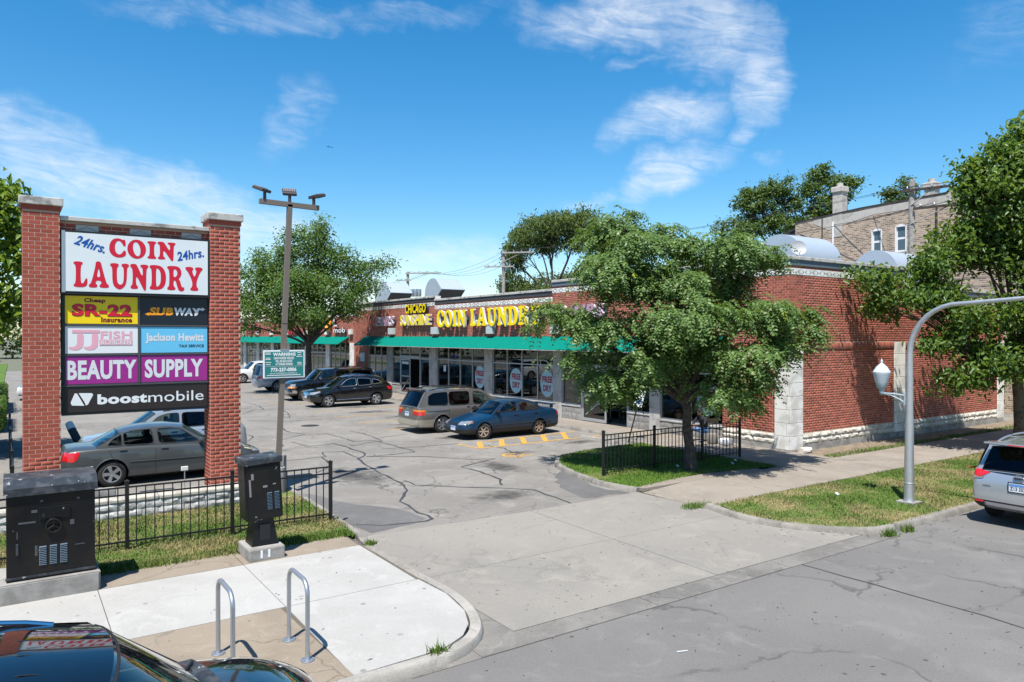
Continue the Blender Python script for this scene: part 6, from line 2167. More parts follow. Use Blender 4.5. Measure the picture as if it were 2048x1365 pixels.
    if mx:
        x, z = mx
        for sgn in (1, -1):
            y = yside(x, z)
            mo = MB().bbox(-.07, .06, -.10, .10, -.065, .065, .04)
            mo.v = [(X(x) + a, sgn * (y + .13) + b, z + c) for a, b, c in mo.v]
            mo.build('mirror', S.get('mirrorm', pm), root, smooth=True, local=True)
    for rr_ in S.get('rails', []):
        x0, x1, yf, m_ = rr_
        for sgn in (1, -1):
            P = [(X(x), sgn * wroof(x) * yf, zroof(x) + crown * (1 - yf ** 2.2) + .045 * min(1, 5 * min(t, 1 - t)) + .004) for t, x in [(t, x0 + (x1 - x0) * t) for t in np.linspace(0, 1, 14)]]
            MB().tube(P, .02, 8).build('roof_rail', m_, root, smooth=True, local=True)
    if S.get('spoiler'):
        x0, z0, wd = S['spoiler']
        MB().bbox(X(x0) - .12, X(x0) + .10, -wd, wd, z0, z0 + .035, .015).build('spoiler', S.get('spoilerm', pm), root, smooth=True, local=True)
        for sgn in (1, -1):
            MB().box(X(x0) - .05, X(x0) + .05, sgn * wd * .8 - .04, sgn * wd * .8 + .04, z0 - .12, z0 + .005).build('spoiler_leg', S.get('spoilerm', pm), root, local=True)
    S.get('extra', lambda *a: None)(root, X, zroof, wroof, crown, tproj, fproj, sproj, zbelt)
    return root


_wheel_cache = {}
sq = lambda x0, x1, z0, z1: [(x0, z0), (x1, z0), (x1, z1), (x0, z1)]
CG, PG = M['carglass'], M['privacy']


def sedan_st(L, zh=.70, zc=.93, zd=.98, zr=.62, nose=.62):
    return [(0, nose, .34, .50, .54), (.06, nose + .14, .25, .57, .62), (.18, .86, .20, .62, .68), (.45, .95, .18, zh, zh + .06), (.95, 1.0, .18, zh + .10, zh + .17), (1.35, 1.0, .18, zc - .05, zc + .02),
            (2.2, 1.0, .18, zc, zc + .02), (L - 1.2, 1.0, .18, zc + .03, zc + .05), (L - .95, .995, .19, zd - .05, zd), (L - .5, .97, .22, zd - .06, zd + .0), (L - .14, .90, .26, zd - .10, zd - .03), (L - .05, .82, .30, zd - .22, zd - .13), (L, .72, .36, zr - .06, zr)]


def suv_st(L, zh=.92, zc=1.08, rear=1.10, nose=.66, zb=.24):
    return [(0, nose, .42, .60, .66), (.06, nose + .14, .32, .72, .80), (.18, .88, .27, .80, .88), (.45, .96, zb, zh - .06, zh + .02), (.95, 1.0, zb, zh + .02, zh + .10), (1.3, 1.0, zb, zc - .04, zc + .04),
            (2.2, 1.0, zb, zc, zc + .03), (L - .7, 1.0, zb, rear, rear + .02), (L - .35, .975, zb + .02, rear - .01, rear + .01), (L - .12, .93, .30, rear - .03, rear), (L - .04, .86, .36, rear - .16, rear - .12), (L, .80, .42, .72, .76)]


# ---- dark grey sedan behind the sign
P_GREY = paint('grey_metallic', (.070, .077, .080), .34, .35, .7)
S = dict(L=4.78, W=1.78, H=1.46, wb=2.70, fo=1.0, wr=.325, paint=P_GREY, rimm=M['rim'], spokes=5, sw=.16, st=sedan_st(4.78, .74, .94, 1.02), cowl=1.30, rbase=4.05, rw=.70,
         roof=[(2.05, 1.40), (2.4, 1.455), (2.8, 1.46), (3.2, 1.42), (3.45, 1.36)], crown=.05, wsh=.92,
         wins=[[(1.62, .985), (2.62, 1.0), (2.66, 1.365), (2.35, 1.37), (2.08, 1.315)], [(2.74, 1.0), (3.42, 1.01), (3.43, 1.30), (3.2, 1.345), (2.78, 1.365)], [(3.47, 1.01), (3.80, 1.03), (3.70, 1.15), (3.47, 1.285)]], wglass=[CG, CG, CG],
         seams=[[(1.45, .95), (1.40, .6), (1.45, .28)], [(2.70, .97), (2.72, .6), (2.70, .28)], [(3.78, 1.0), (3.70, .75), (3.45, .45), (3.40, .28)]], handles=[(2.50, .88), (3.45, .90)],
         side_strips=[(1.5, 3.3, .58, .60, M['black_trim'], .012)],
         side_patches=[([(4.38, .92), (4.70, .90), (4.72, .72), (4.55, .68), (4.44, .74)], M['red_lamp']), ([(.10, .70), (.55, .80), (.50, .70), (.15, .60)], M['yellowed_lamp']), ([(3.95, .86), (4.12, .86), (4.12, .72), (3.95, .72)], P_GREY)],
         end_patches=[('tail_lamp', [(.52, .92), (.80, .92), (.80, .72), (.58, .72)], M['red_lamp'], False, True), ('head_lamp', [(.40, .62), (.78, .70), (.78, .60), (.42, .54)], M['clear_lamp'], True, True), ('grille', [(-.4, .60), (.4, .60), (.38, .50), (-.38, .50)], M['black_trim'], True, False)],
         plates=[(False, 0, .80, .31, .16)], mirror=(1.62, 1.02), seats=(2.55, 3.35))
make_car('grey_sedan', 'dark grey four door sedan parked right behind the pylon sign', 'car', (3.33, 21.45, 0), 0.0, S)

# ---- silver wagon behind it, facing left
P_SILV = paint('silver_metallic', (.36, .39, .42), .3, .5)
S = dict(L=4.45, W=1.76, H=1.62, wb=2.55, fo=.92, wr=.33, paint=P_SILV, rimm=M['rim'], spokes=6, st=suv_st(4.45, .90, 1.02, 1.06), cowl=1.20, rbase=4.28, rw=.76, clad=.48,
         roof=[(1.95, 1.56), (2.4, 1.615), (3.2, 1.61), (3.9, 1.55)], wins=[[(1.55, 1.07), (2.5, 1.09), (2.5, 1.50), (2.2, 1.49), (1.95, 1.42)], [(2.58, 1.09), (3.30, 1.10), (3.30, 1.49), (2.58, 1.51)], [(3.40, 1.11), (4.0, 1.13), (3.85, 1.42), (3.40, 1.48)]], wglass=[CG, PG, PG], rglass=PG,
         seams=[[(2.54, 1.06), (2.54, .4)], [(1.38, 1.02), (1.38, .4)], [(3.35, 1.06), (3.3, .7)]], handles=[(2.35, .98), (3.18, 1.0)], side_patches=[([(.08, .80), (.50, .86), (.46, .76), (.12, .70)], M['clear_lamp']), ([(.42, .83), (.56, .86), (.54, .79), (.42, .77)], M['amber_lamp'])],
         end_patches=[('head_lamp', [(.42, .76), (.76, .80), (.76, .68), (.45, .66)], M['clear_lamp'], True, True), ('grille', sq(-.36, .36, .62, .74), M['black_trim'], True, False)], plates=[(True, 0, .48, .3, .15)], mirror=(1.52, 1.10),
         rails=[(2.1, 3.9, .86, M['black_trim'])], seats=(2.3, 3.1))
make_car('silver_wagon', 'silver wagon with dark lower cladding, half hidden behind the grey sedan', 'car', (3.75, 24.0, 0), math.pi, S)

# ---- black SUV in the foreground
P_BLACK = paint('gloss_black', (.0035, .004, .005), .06, .0)
def fore_extra(root, X, zroof, wroof, crown, tproj, fproj, sproj, zbelt):
    for sgn in (1, -1):
        P = [(1.20, sgn * .20), (1.06, sgn * .42 + .05), (.98, sgn * .62)]
        Q = [Vector((X(x), y, zbelt(1.35) + .045)) for x, y in P]
        MB().tube(Q, .014, 6).build('wiper', M['black_trim'], root, local=True)
    g = MB().grid(lambda a, u: (X(.96 + a * .2 + .10 * (1 - u * u) * -1.0), u * .74, zbelt(1.25) + .028 + .03 * (1 - u * u)), np.linspace(0, 1, 4), np.linspace(-1, 1, 13))
    g.build('cowl_panel', M['cab_lid'], root, smooth=True, local=True)
    for k in range(4):
        y = -.42 + k * .28
        MB().grid(lambda x, u: (X(x), y + u * .008, zroof(x) + crown * (1 - abs(y / wroof(x)) ** 2.2) + .003), np.linspace(1.95, 4.2, 12), (-1, 1)).build('roof_groove', M['black_trim'], root, local=True)
    em = [tproj(.30 + .10 * math.cos(a), .17 * math.sin(a), .004) for a in np.linspace(0, 6.283, 20)[:-1]]
S = dict(L=4.72, W=1.86, H=1.70, wb=2.7, fo=.95, wr=.36, paint=P_BLACK, rimm=M['rim'], spokes=6, st=suv_st(4.72, .96, 1.07, 1.10, .60), cowl=1.06, rbase=4.60, rw=.76, crown=.07,
         roof=[(1.72, 1.60), (2.2, 1.69), (3.3, 1.70), (4.25, 1.63)], wins=[[(1.42, 1.12), (2.6, 1.13), (2.6, 1.55), (2.05, 1.54), (1.80, 1.45)], [(2.68, 1.13), (3.5, 1.14), (3.5, 1.54), (2.68, 1.56)], [(3.6, 1.15), (4.3, 1.18), (4.15, 1.45), (3.6, 1.53)]], wglass=[CG, PG, PG], rglass=PG,
         seams=[[(2.64, 1.1), (2.64, .4)], [(1.42, 1.06), (1.40, .4)], [(3.55, 1.1), (3.4, .6)]], handles=[(2.45, 1.0), (3.35, 1.02)], mirror=(1.55, 1.13), rails=[(1.95, 4.2, .88, M['chrome'])],
         side_patches=[([(.10, .82), (.55, .92), (.50, .80), (.14, .70)], M['clear_lamp'])], end_patches=[('head_lamp', [(.5, .78), (.82, .84), (.82, .70), (.52, .68)], M['clear_lamp'], True, True), ('grille', sq(-.40, .40, .62, .78), M['chrome'], True, False)], seats=(2.35, 3.2), seatm=M['box_grey'], extra=fore_extra)
make_car('black_suv', 'glossy black SUV cut off at the bottom left corner, reflecting the sign', 'car', (-.17, 5.83, 0), 0.0, S)

# ---- beige minivan
P_BEIGE = paint('champagne_metallic', (.165, .150, .135), .32, .5)
P_SAND = paint('sand_lower', (.330, .305, .240), .4, .3)
S = dict(L=4.95, W=1.86, H=1.72, wb=2.9, fo=.95, wr=.335, paint=P_BEIGE, rimm=M['rim'], spokes=7, sw=.13, st=[(0, .60, .36, .52, .56), (.06, .76, .28, .62, .68), (.2, .90, .22, .70, .78), (.6, .98, .20, .84, .92), (1.05, 1.0, .20, .97, 1.05), (2.2, 1.0, .20, 1.0, 1.03), (4.2, 1.0, .20, 1.02, 1.04), (4.72, .97, .22, 1.02, 1.03), (4.86, .93, .26, 1.0, 1.02), (4.92, .90, .28, .62, .66), (4.95, .86, .34, .55, .58)],
         cowl=.98, rbase=4.84, rw=.80, crown=.06, clad=.545, cladm=P_SAND,
         roof=[(1.85, 1.60), (2.3, 1.70), (3.2, 1.72), (4.2, 1.70), (4.48, 1.66)], wins=[[(1.42, 1.05), (2.42, 1.06), (2.40, 1.55), (2.15, 1.54), (1.85, 1.44)], [(2.58, 1.06), (3.52, 1.06), (3.52, 1.58), (2.58, 1.57)], [(3.56, 1.06), (4.45, 1.09), (4.40, 1.45), (4.2, 1.54), (3.56, 1.58)]], wglass=[CG, PG, PG], rglass=PG, rv0=.06, rv1=.90, ru=.86, rbt=.06, rbb=.06,
         seams=[[(2.50, 1.62), (2.50, 1.0), (2.52, .35)], [(1.30, 1.0), (1.28, .4)], [(3.54, 1.04), (3.54, .6)]], handles=[(2.38, .97), (2.66, .97)], handlem=M['chrome'],
         side_strips=[(3.54, 4.5, .86, .86, M['black_trim'], .010)],
         side_patches=[([(4.60, .86), (4.92, .86), (4.92, .72), (4.60, .72)], M['red_lamp']), ([(4.60, .925), (4.90, .925), (4.90, .865), (4.60, .865)], M['amber_lamp'])],
         end_patches=[('tail_lamp', [(.48, .865), (.90, .865), (.90, .74), (.48, .74)], M['red_lamp'], False, True), ('turn_lamp', [(.48, .935), (.90, .935), (.90, .87), (.48, .87)], M['amber_lamp'], False, True), ('brake_lamp', sq(-.10, .10, 1.645, 1.67), M['red_lamp'], False, False)],
         plates=[(False, .02, .74, .31, .17)], mirror=(1.42, 1.08), rails=[(2.1, 4.3, .84, M['black_trim'])], seats=(2.2, 3.1), trimm=M['black_trim'])
def van_extra(root, X, zroof, wroof, crown, tproj, fproj, sproj, zbelt):
    MB().bbox(X(4.66), X(4.40), -.68, .68, 1.665, 1.70, .02).build('roof_spoiler', P_BEIGE, root, local=True)
    MB().box(X(4.665) , X(4.64), -.10, .10, 1.67, 1.69).build('brake_lamp', M['red_lamp'], root, local=True)
    p = fproj(.22, 1.02, False, .02)
    MB().tube([(p[0], .28, 1.06), (p[0] - .02, -.02, 1.10), (p[0] + .02, -.25, 1.14)], .010, 5).build('rear_wiper', M['black_trim'], root, local=True)
    e = fproj(.0, .93, False, .012)
    MB().lathe([(0, -.004), (.05, -.004), (.05, .004)], (e[0], .0, .945), 14, 'x').build('emblem', M['chrome'], root, local=True)
    for yy in (-.45, .45):
        for k in range(2):
            MB().box(X(2.6 + k * .9), X(2.52 + k * .9), -.7, .7, 1.735, 1.755).build('rack_bar', M['black_trim'], root, local=True) if yy > 0 else None
S['extra'] = van_extra
make_car('beige_minivan', 'beige two tone minivan parked nose in beside the blue sedan', 'car', (15.15, 25.85, 0), 0.0, S)

# ---- blue sedan
P_BLUE = paint('teal_blue', (.0008, .021, .054), .35, .0, .35)
S = dict(L=4.42, W=1.69, H=1.39, wb=2.465, fo=.88, wr=.30, paint=P_BLUE, rimm=M['rim_rust'], spokes=6, st=sedan_st(4.42, .68, .90, .98), cowl=1.20, rbase=3.78, rw=.70, clad=.40, steer=R(-22),
         roof=[(1.85, 1.33), (2.2, 1.385), (2.6, 1.39), (2.95, 1.35), (3.2, 1.29)], crown=.05, wins=[[(1.48, .95), (2.38, .965), (2.40, 1.29), (2.15, 1.30), (1.90, 1.25)], [(2.50, .965), (3.28, .985), (3.42, 1.02), (3.12, 1.23), (2.52, 1.30)]], wglass=[CG, CG],
         seams=[[(1.32, .9), (1.30, .3)], [(2.45, .93), (2.47, .3)], [(3.45, .98), (3.30, .7), (3.12, .35)]], handles=[(2.28, .82), (3.22, .85)], handlem=M['black_trim'], mirrorm=M['black_trim'],
         side_strips=[(.85, 3.9, .50, .52, M['black_trim'], .016)],
         side_patches=[([(.06, .68), (.40, .73), (.38, .62), (.10, .58)], M['clear_lamp']), ([(.34, .715), (.46, .735), (.44, .63), (.34, .615)], M['amber_lamp']), ([(4.22, .88), (4.38, .84), (4.38, .68), (4.24, .70)], M['red_lamp'])],
         end_patches=[('head_lamp', [(.38, .67), (.70, .70), (.70, .57), (.40, .56)], M['clear_lamp'], True, True), ('grille', [(-.32, .62), (.32, .62), (.28, .55), (-.28, .55)], M['black_trim'], True, False), ('air_intake', sq(-.55, .55, .34, .40), M['black_trim'], True, False), ('tail_lamp', [(.40, .86), (.72, .86), (.72, .70), (.40, .70)], M['red_lamp'], False, True)],
         plates=[(True, .10, .42, .30, .15)], mirror=(1.46, .98), spoiler=(4.18, 1.09, .62), spoilerm=P_BLUE, seats=(2.2, 2.95))
make_car('blue_sedan', 'teal blue compact sedan with rusty wheels beside the yellow hatching', 'car', (15.45, 23.25, 0), math.pi, S)

# ---- black crossover
P_BLK2 = paint('black_metallic', (.006, .0065, .008), .15, .2)
S = dict(L=4.65, W=1.80, H=1.66, wb=2.69, fo=.93, wr=.345, paint=P_BLK2, rimm=M['rim'], spokes=5, sw=.16, st=suv_st(4.65, .93, 1.03, 1.10), cowl=1.15, rbase=4.52, rw=.74, crown=.06,
         roof=[(1.95, 1.57), (2.4, 1.65), (3.1, 1.66), (4.05, 1.55)], wins=[[(1.52, 1.08), (2.50, 1.10), (2.50, 1.50), (2.25, 1.50), (1.95, 1.41)], [(2.58, 1.10), (3.36, 1.14), (3.34, 1.46), (2.58, 1.51)], [(3.44, 1.15), (3.98, 1.22), (3.75, 1.38), (3.44, 1.44)]], wglass=[CG, PG, PG], rglass=PG, trimm=M['galv'],
         seams=[[(2.54, 1.08), (2.55, .38)], [(1.34, 1.02), (1.34, .4)], [(3.44, 1.12), (3.38, .7), (3.2, .4)]], handles=[(2.36, .97), (3.26, 1.02)], handlem=M['chrome'], side_strips=[(1.35, 3.45, .40, .43, M['chrome'], .016)],
         side_patches=[([(.10, .80), (.52, .90), (.46, .80), (.16, .71)], M['clear_lamp']), ([(.34, .845), (.50, .885), (.46, .81), (.36, .78)], M['amber_lamp']), ([(4.22, 1.02), (4.58, 1.0), (4.60, .84), (4.34, .84)], M['red_lamp'])],
         end_patches=[('head_lamp', [(.46, .80), (.80, .86), (.80, .70), (.48, .70)], M['clear_lamp'], True, True), ('grille', sq(-.40, .40, .66, .80), M['chrome'], True, False), ('tail_lamp', [(.55, 1.0), (.84, 1.0), (.84, .84), (.62, .84)], M['red_lamp'], False, True)],
         plates=[(True, 0, .58, .3, .15)], mirror=(1.50, 1.12), rails=[(2.1, 3.95, .88, M['chrome'])], seats=(2.3, 3.1))
make_car('black_crossover', 'black crossover with chrome roof rails and five spoke wheels, nose towards the lot', 'car', (15.1, 38.0, 0), math.pi, S)

# ---- big black SUV
S = dict(L=5.45, W=2.0, H=1.88, wb=3.2, fo=.98, wr=.38, paint=P_BLK2, rimm=M['rim'], spokes=6, st=suv_st(5.45, 1.10, 1.20, 1.20, .80, .32), cowl=1.55, rbase=5.38, rw=.80, crown=.05,
         roof=[(2.1, 1.80), (2.6, 1.87), (4.2, 1.88), (5.2, 1.85)], wins=[[(1.85, 1.25), (2.75, 1.25), (2.75, 1.72), (2.4, 1.72), (2.12, 1.66)], [(2.88, 1.25), (3.75, 1.25), (3.75, 1.73), (2.88, 1.73)], [(3.88, 1.25), (5.15, 1.26), (5.08, 1.70), (3.88, 1.73)]], wglass=[CG, PG, PG], rglass=PG,
         seams=[[(2.82, 1.22), (2.82, .5)], [(1.7, 1.2), (1.7, .5)], [(3.82, 1.22), (3.7, .6)]], handles=[(2.65, 1.12), (3.62, 1.12)], handlem=M['chrome'],
         side_patches=[([(.04, .98), (.42, 1.0), (.42, .86), (.06, .84)], M['clear_lamp']), ([(.10, .83), (.40, .84), (.40, .76), (.12, .74)], M['amber_lamp']), (sq(.02, .5, .46, .64), M['chrome'])],
         end_patches=[('head_lamp', sq(.55, .92, .84, .98), M['clear_lamp'], True, True), ('turn_lamp', sq(.55, .92, .76, .83), M['amber_lamp'], True, True), ('grille', sq(-.52, .52, .78, .98), M['black_trim'], True, False), ('bumper', sq(-.92, .92, .46, .64), M['chrome'], True, False)],
         plates=[], mirror=(1.85, 1.30), mirrorm=M['chrome'], rails=[(2.8, 5.1, .86, M['black_trim'])], seats=(2.65, 3.55))
make_car('large_black_suv', 'large black SUV with chrome bumper behind the black crossover', 'car', (15.75, 42.75, 0), math.pi, S)

# ---- far silver SUV and white SUV
P_PALE = paint('pale_silver', (.30, .36, .42), .3, .4)
S2 = dict(S, paint=P_PALE, H=1.86, clad=.0, platem=M['plate'], plates=[(False, 0, .85, .31, .16)], mirrorm=P_PALE, side_patches=[([(5.0, 1.10), (5.40, 1.10), (5.40, .92), (5.1, .92)], M['red_lamp'])], end_patches=[('tail_lamp', sq(.62, .95, .92, 1.12), M['red_lamp'], False, True)])
make_car('silver_suv', 'pale silver SUV with red tail lamp behind the tow warning sign', 'car', (16.2, 50.6, 0), 0.0, S2)
P_WHITE = paint('white_paint', (.60, .61, .62), .3, .0)
S3 = dict(S2, L=4.9, wb=2.8, paint=P_WHITE, st=suv_st(4.9, 1.02, 1.10, 1.12, .74, .28), cowl=1.4, rbase=4.82, roof=[(2.0, 1.70), (2.5, 1.77), (3.8, 1.78), (4.6, 1.74)], H=1.78, mirror=(1.75, 1.2), mirrorm=P_WHITE, wins=[[(1.75, 1.16), (2.65, 1.17), (2.65, 1.60), (2.3, 1.60), (2.05, 1.54)], [(2.75, 1.17), (3.55, 1.17), (3.55, 1.61), (2.75, 1.61)], [(3.65, 1.17), (4.65, 1.18), (4.55, 1.58), (3.65, 1.61)]],
          handles=[(2.5, 1.05), (3.4, 1.05)], seams=[], plates=[], rails=[], side_patches=[([(.1, .9), (.5, .98), (.46, .84), (.14, .78)], M['clear_lamp']), ([(4.5, 1.06), (4.85, 1.06), (4.85, .9), (4.6, .9)], M['red_lamp'])], end_patches=[('head_lamp', sq(.5, .85, .8, .92), M['clear_lamp'], True, True)])
make_car('white_suv', 'white SUV parked farthest down the lot, left of the light pole', 'car', (16.6, 61.2, 0), math.pi, S3)
make_car('white_hatchback', 'white vehicle parked in the left row, mostly hidden by the sign', 'car', (2.6, 52, 0), math.pi, dict(S3))

# ---- silver crossover at the right edge
P_SIL2 = paint('bright_silver', (.40, .42, .44), .25, .6)
def rogue_extra(root, X, zroof, wroof, crown, tproj, fproj, sproj, zbelt):
    e = fproj(0, 1.0, False, .02)
    MB().tube([(e[0], .075 * math.cos(a), 1.00 + .065 * math.sin(a)) for a in np.linspace(0, 6.283, 21)[:-1]], .010, 6, closed=True).build('emblem', M['chrome'], root, local=True)
    MB().bbox(e[0] - .01, e[0] + .02, -.09, .09, .987, 1.013, .005).build('emblem_bar', M['plate_frame'], root, local=True)
    p = fproj(.12, 1.12, False, .03)
    MB().tube([(p[0], .02, 1.14), (p[0] + .04, .30, 1.16), (p[0] + .05, .5, 1.17)], .011, 5).build('rear_wiper', M['black_trim'], root, local=True)
    b = fproj(.50, .80, False, .012)
    MB().bbox(b[0] - .004, b[0] + .004, .48, .62, .79, .815, .002).build('badge', M['chrome'], root, local=True)
    MB().bbox(X(4.63) - .04, X(4.36), -.60, .60, 1.615, 1.66, .02).build('roof_spoiler', P_SIL2, root, smooth=True, local=True)
    MB().box(X(4.63) - .045, X(4.60), -.16, .16, 1.628, 1.648).build('brake_lamp', M['red_lamp'], root, local=True)
S = dict(L=4.64, W=1.84, H=1.69, wb=2.7, fo=.93, wr=.35, paint=P_SIL2, rimm=M['rim'], spokes=5, st=[(0, .66, .42, .60, .66), (.06, .80, .32, .72, .80), (.18, .88, .27, .80, .88), (.45, .96, .25, .86, .94), (.95, 1.0, .25, .94, 1.02), (1.3, 1.0, .25, 1.04, 1.12), (2.2, 1.0, .25, 1.07, 1.1), (3.9, 1.0, .25, 1.12, 1.14), (4.30, .97, .28, 1.12, 1.14), (4.50, .92, .32, 1.10, 1.12), (4.60, .88, .36, .98, 1.0), (4.64, .84, .40, .62, .66)],
         cowl=1.2, rbase=4.55, rw=.76, crown=.06, clad=.50, roof=[(1.95, 1.60), (2.4, 1.68), (3.2, 1.69), (4.22, 1.63)], wins=[[(1.55, 1.12), (2.52, 1.14), (2.52, 1.53), (2.25, 1.53), (1.97, 1.44)], [(2.6, 1.14), (3.4, 1.17), (3.4, 1.50), (2.6, 1.54)], [(3.48, 1.18), (4.05, 1.24), (3.9, 1.42), (3.48, 1.48)]], wglass=[CG, PG, PG], rglass=PG, rv0=.04, rv1=.90, ru=.88, rbt=.05, rbb=.05,
         seams=[[(2.56, 1.1), (2.56, .46)]], handles=[(2.4, 1.0), (3.3, 1.02)], side_patches=[([(4.10, 1.08), (4.52, 1.12), (4.56, .96), (4.34, .95)], M['red_lamp'])],
         end_patches=[('tail_lamp', [(.50, 1.05), (.90, 1.13), (.88, .95), (.70, .93)], M['red_lamp'], False, True), ('lamp_lens', [(.60, .955), (.86, .965), (.80, .90), (.64, .92)], M['clear_lamp'], False, True), ('reflector_lamp', sq(.60, .82, .455, .49), M['red_lamp'], False, True), ('bumper_panel', sq(-.58, .58, .34, .47), M['fixture'], False, False)],
         plates=[(False, 0, .82, .31, .165)], platem=M['plate'], platetext=True, mirror=(1.55, 1.16), rails=[(2.1, 4.1, .88, M['galv'])], seats=(2.3, 3.15), extra=rogue_extra)
make_car('silver_crossover', 'silver crossover seen from behind at the right edge, parked at the curb', 'car', (18.30, 6.10, 0), 0.0, S)

# ================================================================== trees
LM = {
    'locust': leaf_mat('island_tree_leaf', (.038, .096, .024), (.165, .250, .070), .45, .36, yel=(.30, .32, .02)),
    'pear': leaf_mat('street_tree_leaf', (.034, .084, .016), (.120, .200, .040), .42, .38),
    'lot': leaf_mat('lot_tree_leaf', (.040, .092, .020), (.110, .195, .046), .45, .35),
    'catalpa': leaf_mat('left_tree_leaf', (.075, .145, .014), (.18, .26, .030), .5, .40),
    'willow': leaf_mat('willow_leaf', (.060, .098, .032), (.130, .180, .066), .5, .35),
    'maple': leaf_mat('maple_leaf', (.032, .070, .016), (.090, .150, .038), .45, .3),
    'far': leaf_mat('far_tree_leaf', (.030, .060, .016), (.070, .110, .030), .5, .3),
    'hedge': leaf_mat('hedge_leaf', (.030, .080, .012), (.090, .165, .025), .4, .3),
}


def rot_basis(nrm, roll):
    """per leaf frames from normals (n,3): returns axis a (length), b (width)"""
    nrm = nrm / np.linalg.norm(nrm, axis=1, keepdims=True)
    ref = np.where(np.abs(nrm[:, 2:3]) < .9, np.array([[0, 0, 1.0]]), np.array([[1.0, 0, 0]]))
    a = np.cross(ref, nrm); a /= np.linalg.norm(a, axis=1, keepdims=True)
    b = np.cross(nrm, a)
    c, s = np.cos(roll)[:, None], np.sin(roll)[:, None]
    return a * c + b * s, -a * s + b * c, nrm


def clump_points(lobes, clumps, per, spread, shell=.62, flat=.75, seed=0):
    """leaf positions gathered in clumps through the outer volume of the lobes"""
    g = np.random.default_rng(seed)
    C, N, D = [], [], []
    vol = np.array([(l[3] * l[4] * l[5]) ** .67 for l in lobes]); vol /= vol.sum()
    for l, v in zip(lobes, vol):
        k = max(3, int(clumps * v))
        d = g.normal(0, 1, (k, 3)); d /= np.linalg.norm(d, axis=1, keepdims=True)
        r = shell + (1.06 - shell) * g.random(k) ** .7
        c = np.array(l[:3]) + d * r[:, None] * np.array(l[3:6])
        for q, dd in zip(c, d):
            m = int(per * g.uniform(.55, 1.45))
            e = g.normal(0, 1, (m, 3)) * spread * g.uniform(.7, 1.3) * np.array([1, 1, flat])
            C.append(q + e); D.append(np.repeat(dd[None], m, 0) + e * .5)
    return np.concatenate(C), np.concatenate(D)


def leaf_mesh(P, D, size, asp, seed, up=.9, jit=.75, fold=.25, droop=0.0):
    g = np.random.default_rng(seed)
    n = len(P)
    nrm = D * .55 + np.array([0, 0, up]) + g.normal(0, jit, (n, 3))
    a, b, nn = rot_basis(nrm, g.uniform(0, 6.283, n))
    s = size * g.uniform(.65, 1.3, n)[:, None]
    w = s * asp
    # two quads folded along the midrib
    base = P - a * s * .5
    tip = P + a * s * .5 - nn * s * (.12 + droop) - np.array([0, 0, droop]) * s
    m1 = P - a * s * .06
    l = m1 + b * w * .5 + nn * w * fold; r = m1 - b * w * .5 + nn * w * fold
    V = np.empty((n * 4, 3)); V[0::4] = base; V[1::4] = l; V[2::4] = tip; V[3::4] = r
    i = np.arange(n) * 4
    F = np.concatenate([np.stack([i, i + 3, i + 2], 1), np.stack([i, i + 2, i + 1], 1)], 0)
    return V, F


def frond_mesh(P, D, length, pairs, seed, lw=.030, ll=.085):
    """compound drooping leaves: rachis with leaflet pairs, each leaflet its own face"""
    g = np.random.default_rng(seed)
    n = len(P)
    az = np.arctan2(D[:, 1], D[:, 0]) + g.normal(0, .7, n)
    el = g.normal(.05, .35, n)
    dirh = np.stack([np.cos(az), np.sin(az), np.zeros(n)], 1)
    L = length * g.uniform(.7, 1.25, n)
    Vs, k = [], 0
    for i in range(pairs):
        t = (i + 1.0) / pairs
        z = np.sin(el) * t - .55 * t * t
        c = P + dirh * (L * t * np.cos(el) * (1 - .18 * t))[:, None]
        c[:, 2] += z * L
        tang = dirh.copy(); tang[:, 2] = np.sin(el) - 1.1 * t
        tang /= np.linalg.norm(tang, axis=1, keepdims=True)
        side = np.cross(tang, np.array([0, 0, 1.0])); side /= np.linalg.norm(side, axis=1, keepdims=True) + 1e-9
        nrm = np.cross(side, tang)
        sc_ = (1 - .35 * abs(t - .55) * 1.6)
        for sg_ in (1, -1):
            d = side * sg_ * .86 + tang * .5 - nrm * g.uniform(.05, .6, n)[:, None] + g.normal(0, .18, (n, 3))
            d /= np.linalg.norm(d, axis=1, keepdims=True)
            w = np.cross(d, nrm + g.normal(0, .25, (n, 3))); w /= np.linalg.norm(w, axis=1, keepdims=True)
            lq = ll * sc_ * g.uniform(.8, 1.2, n)[:, None]
            v = np.empty((n, 4, 3))
            v[:, 0] = c; v[:, 1] = c + d * lq * .45 + w * lw * .55; v[:, 2] = c + d * lq; v[:, 3] = c + d * lq * .45 - w * lw * .55
            Vs.append(v.reshape(-1, 3))
    V = np.concatenate(Vs)
    F = np.arange(len(V)).reshape(-1, 4)
    return V, F


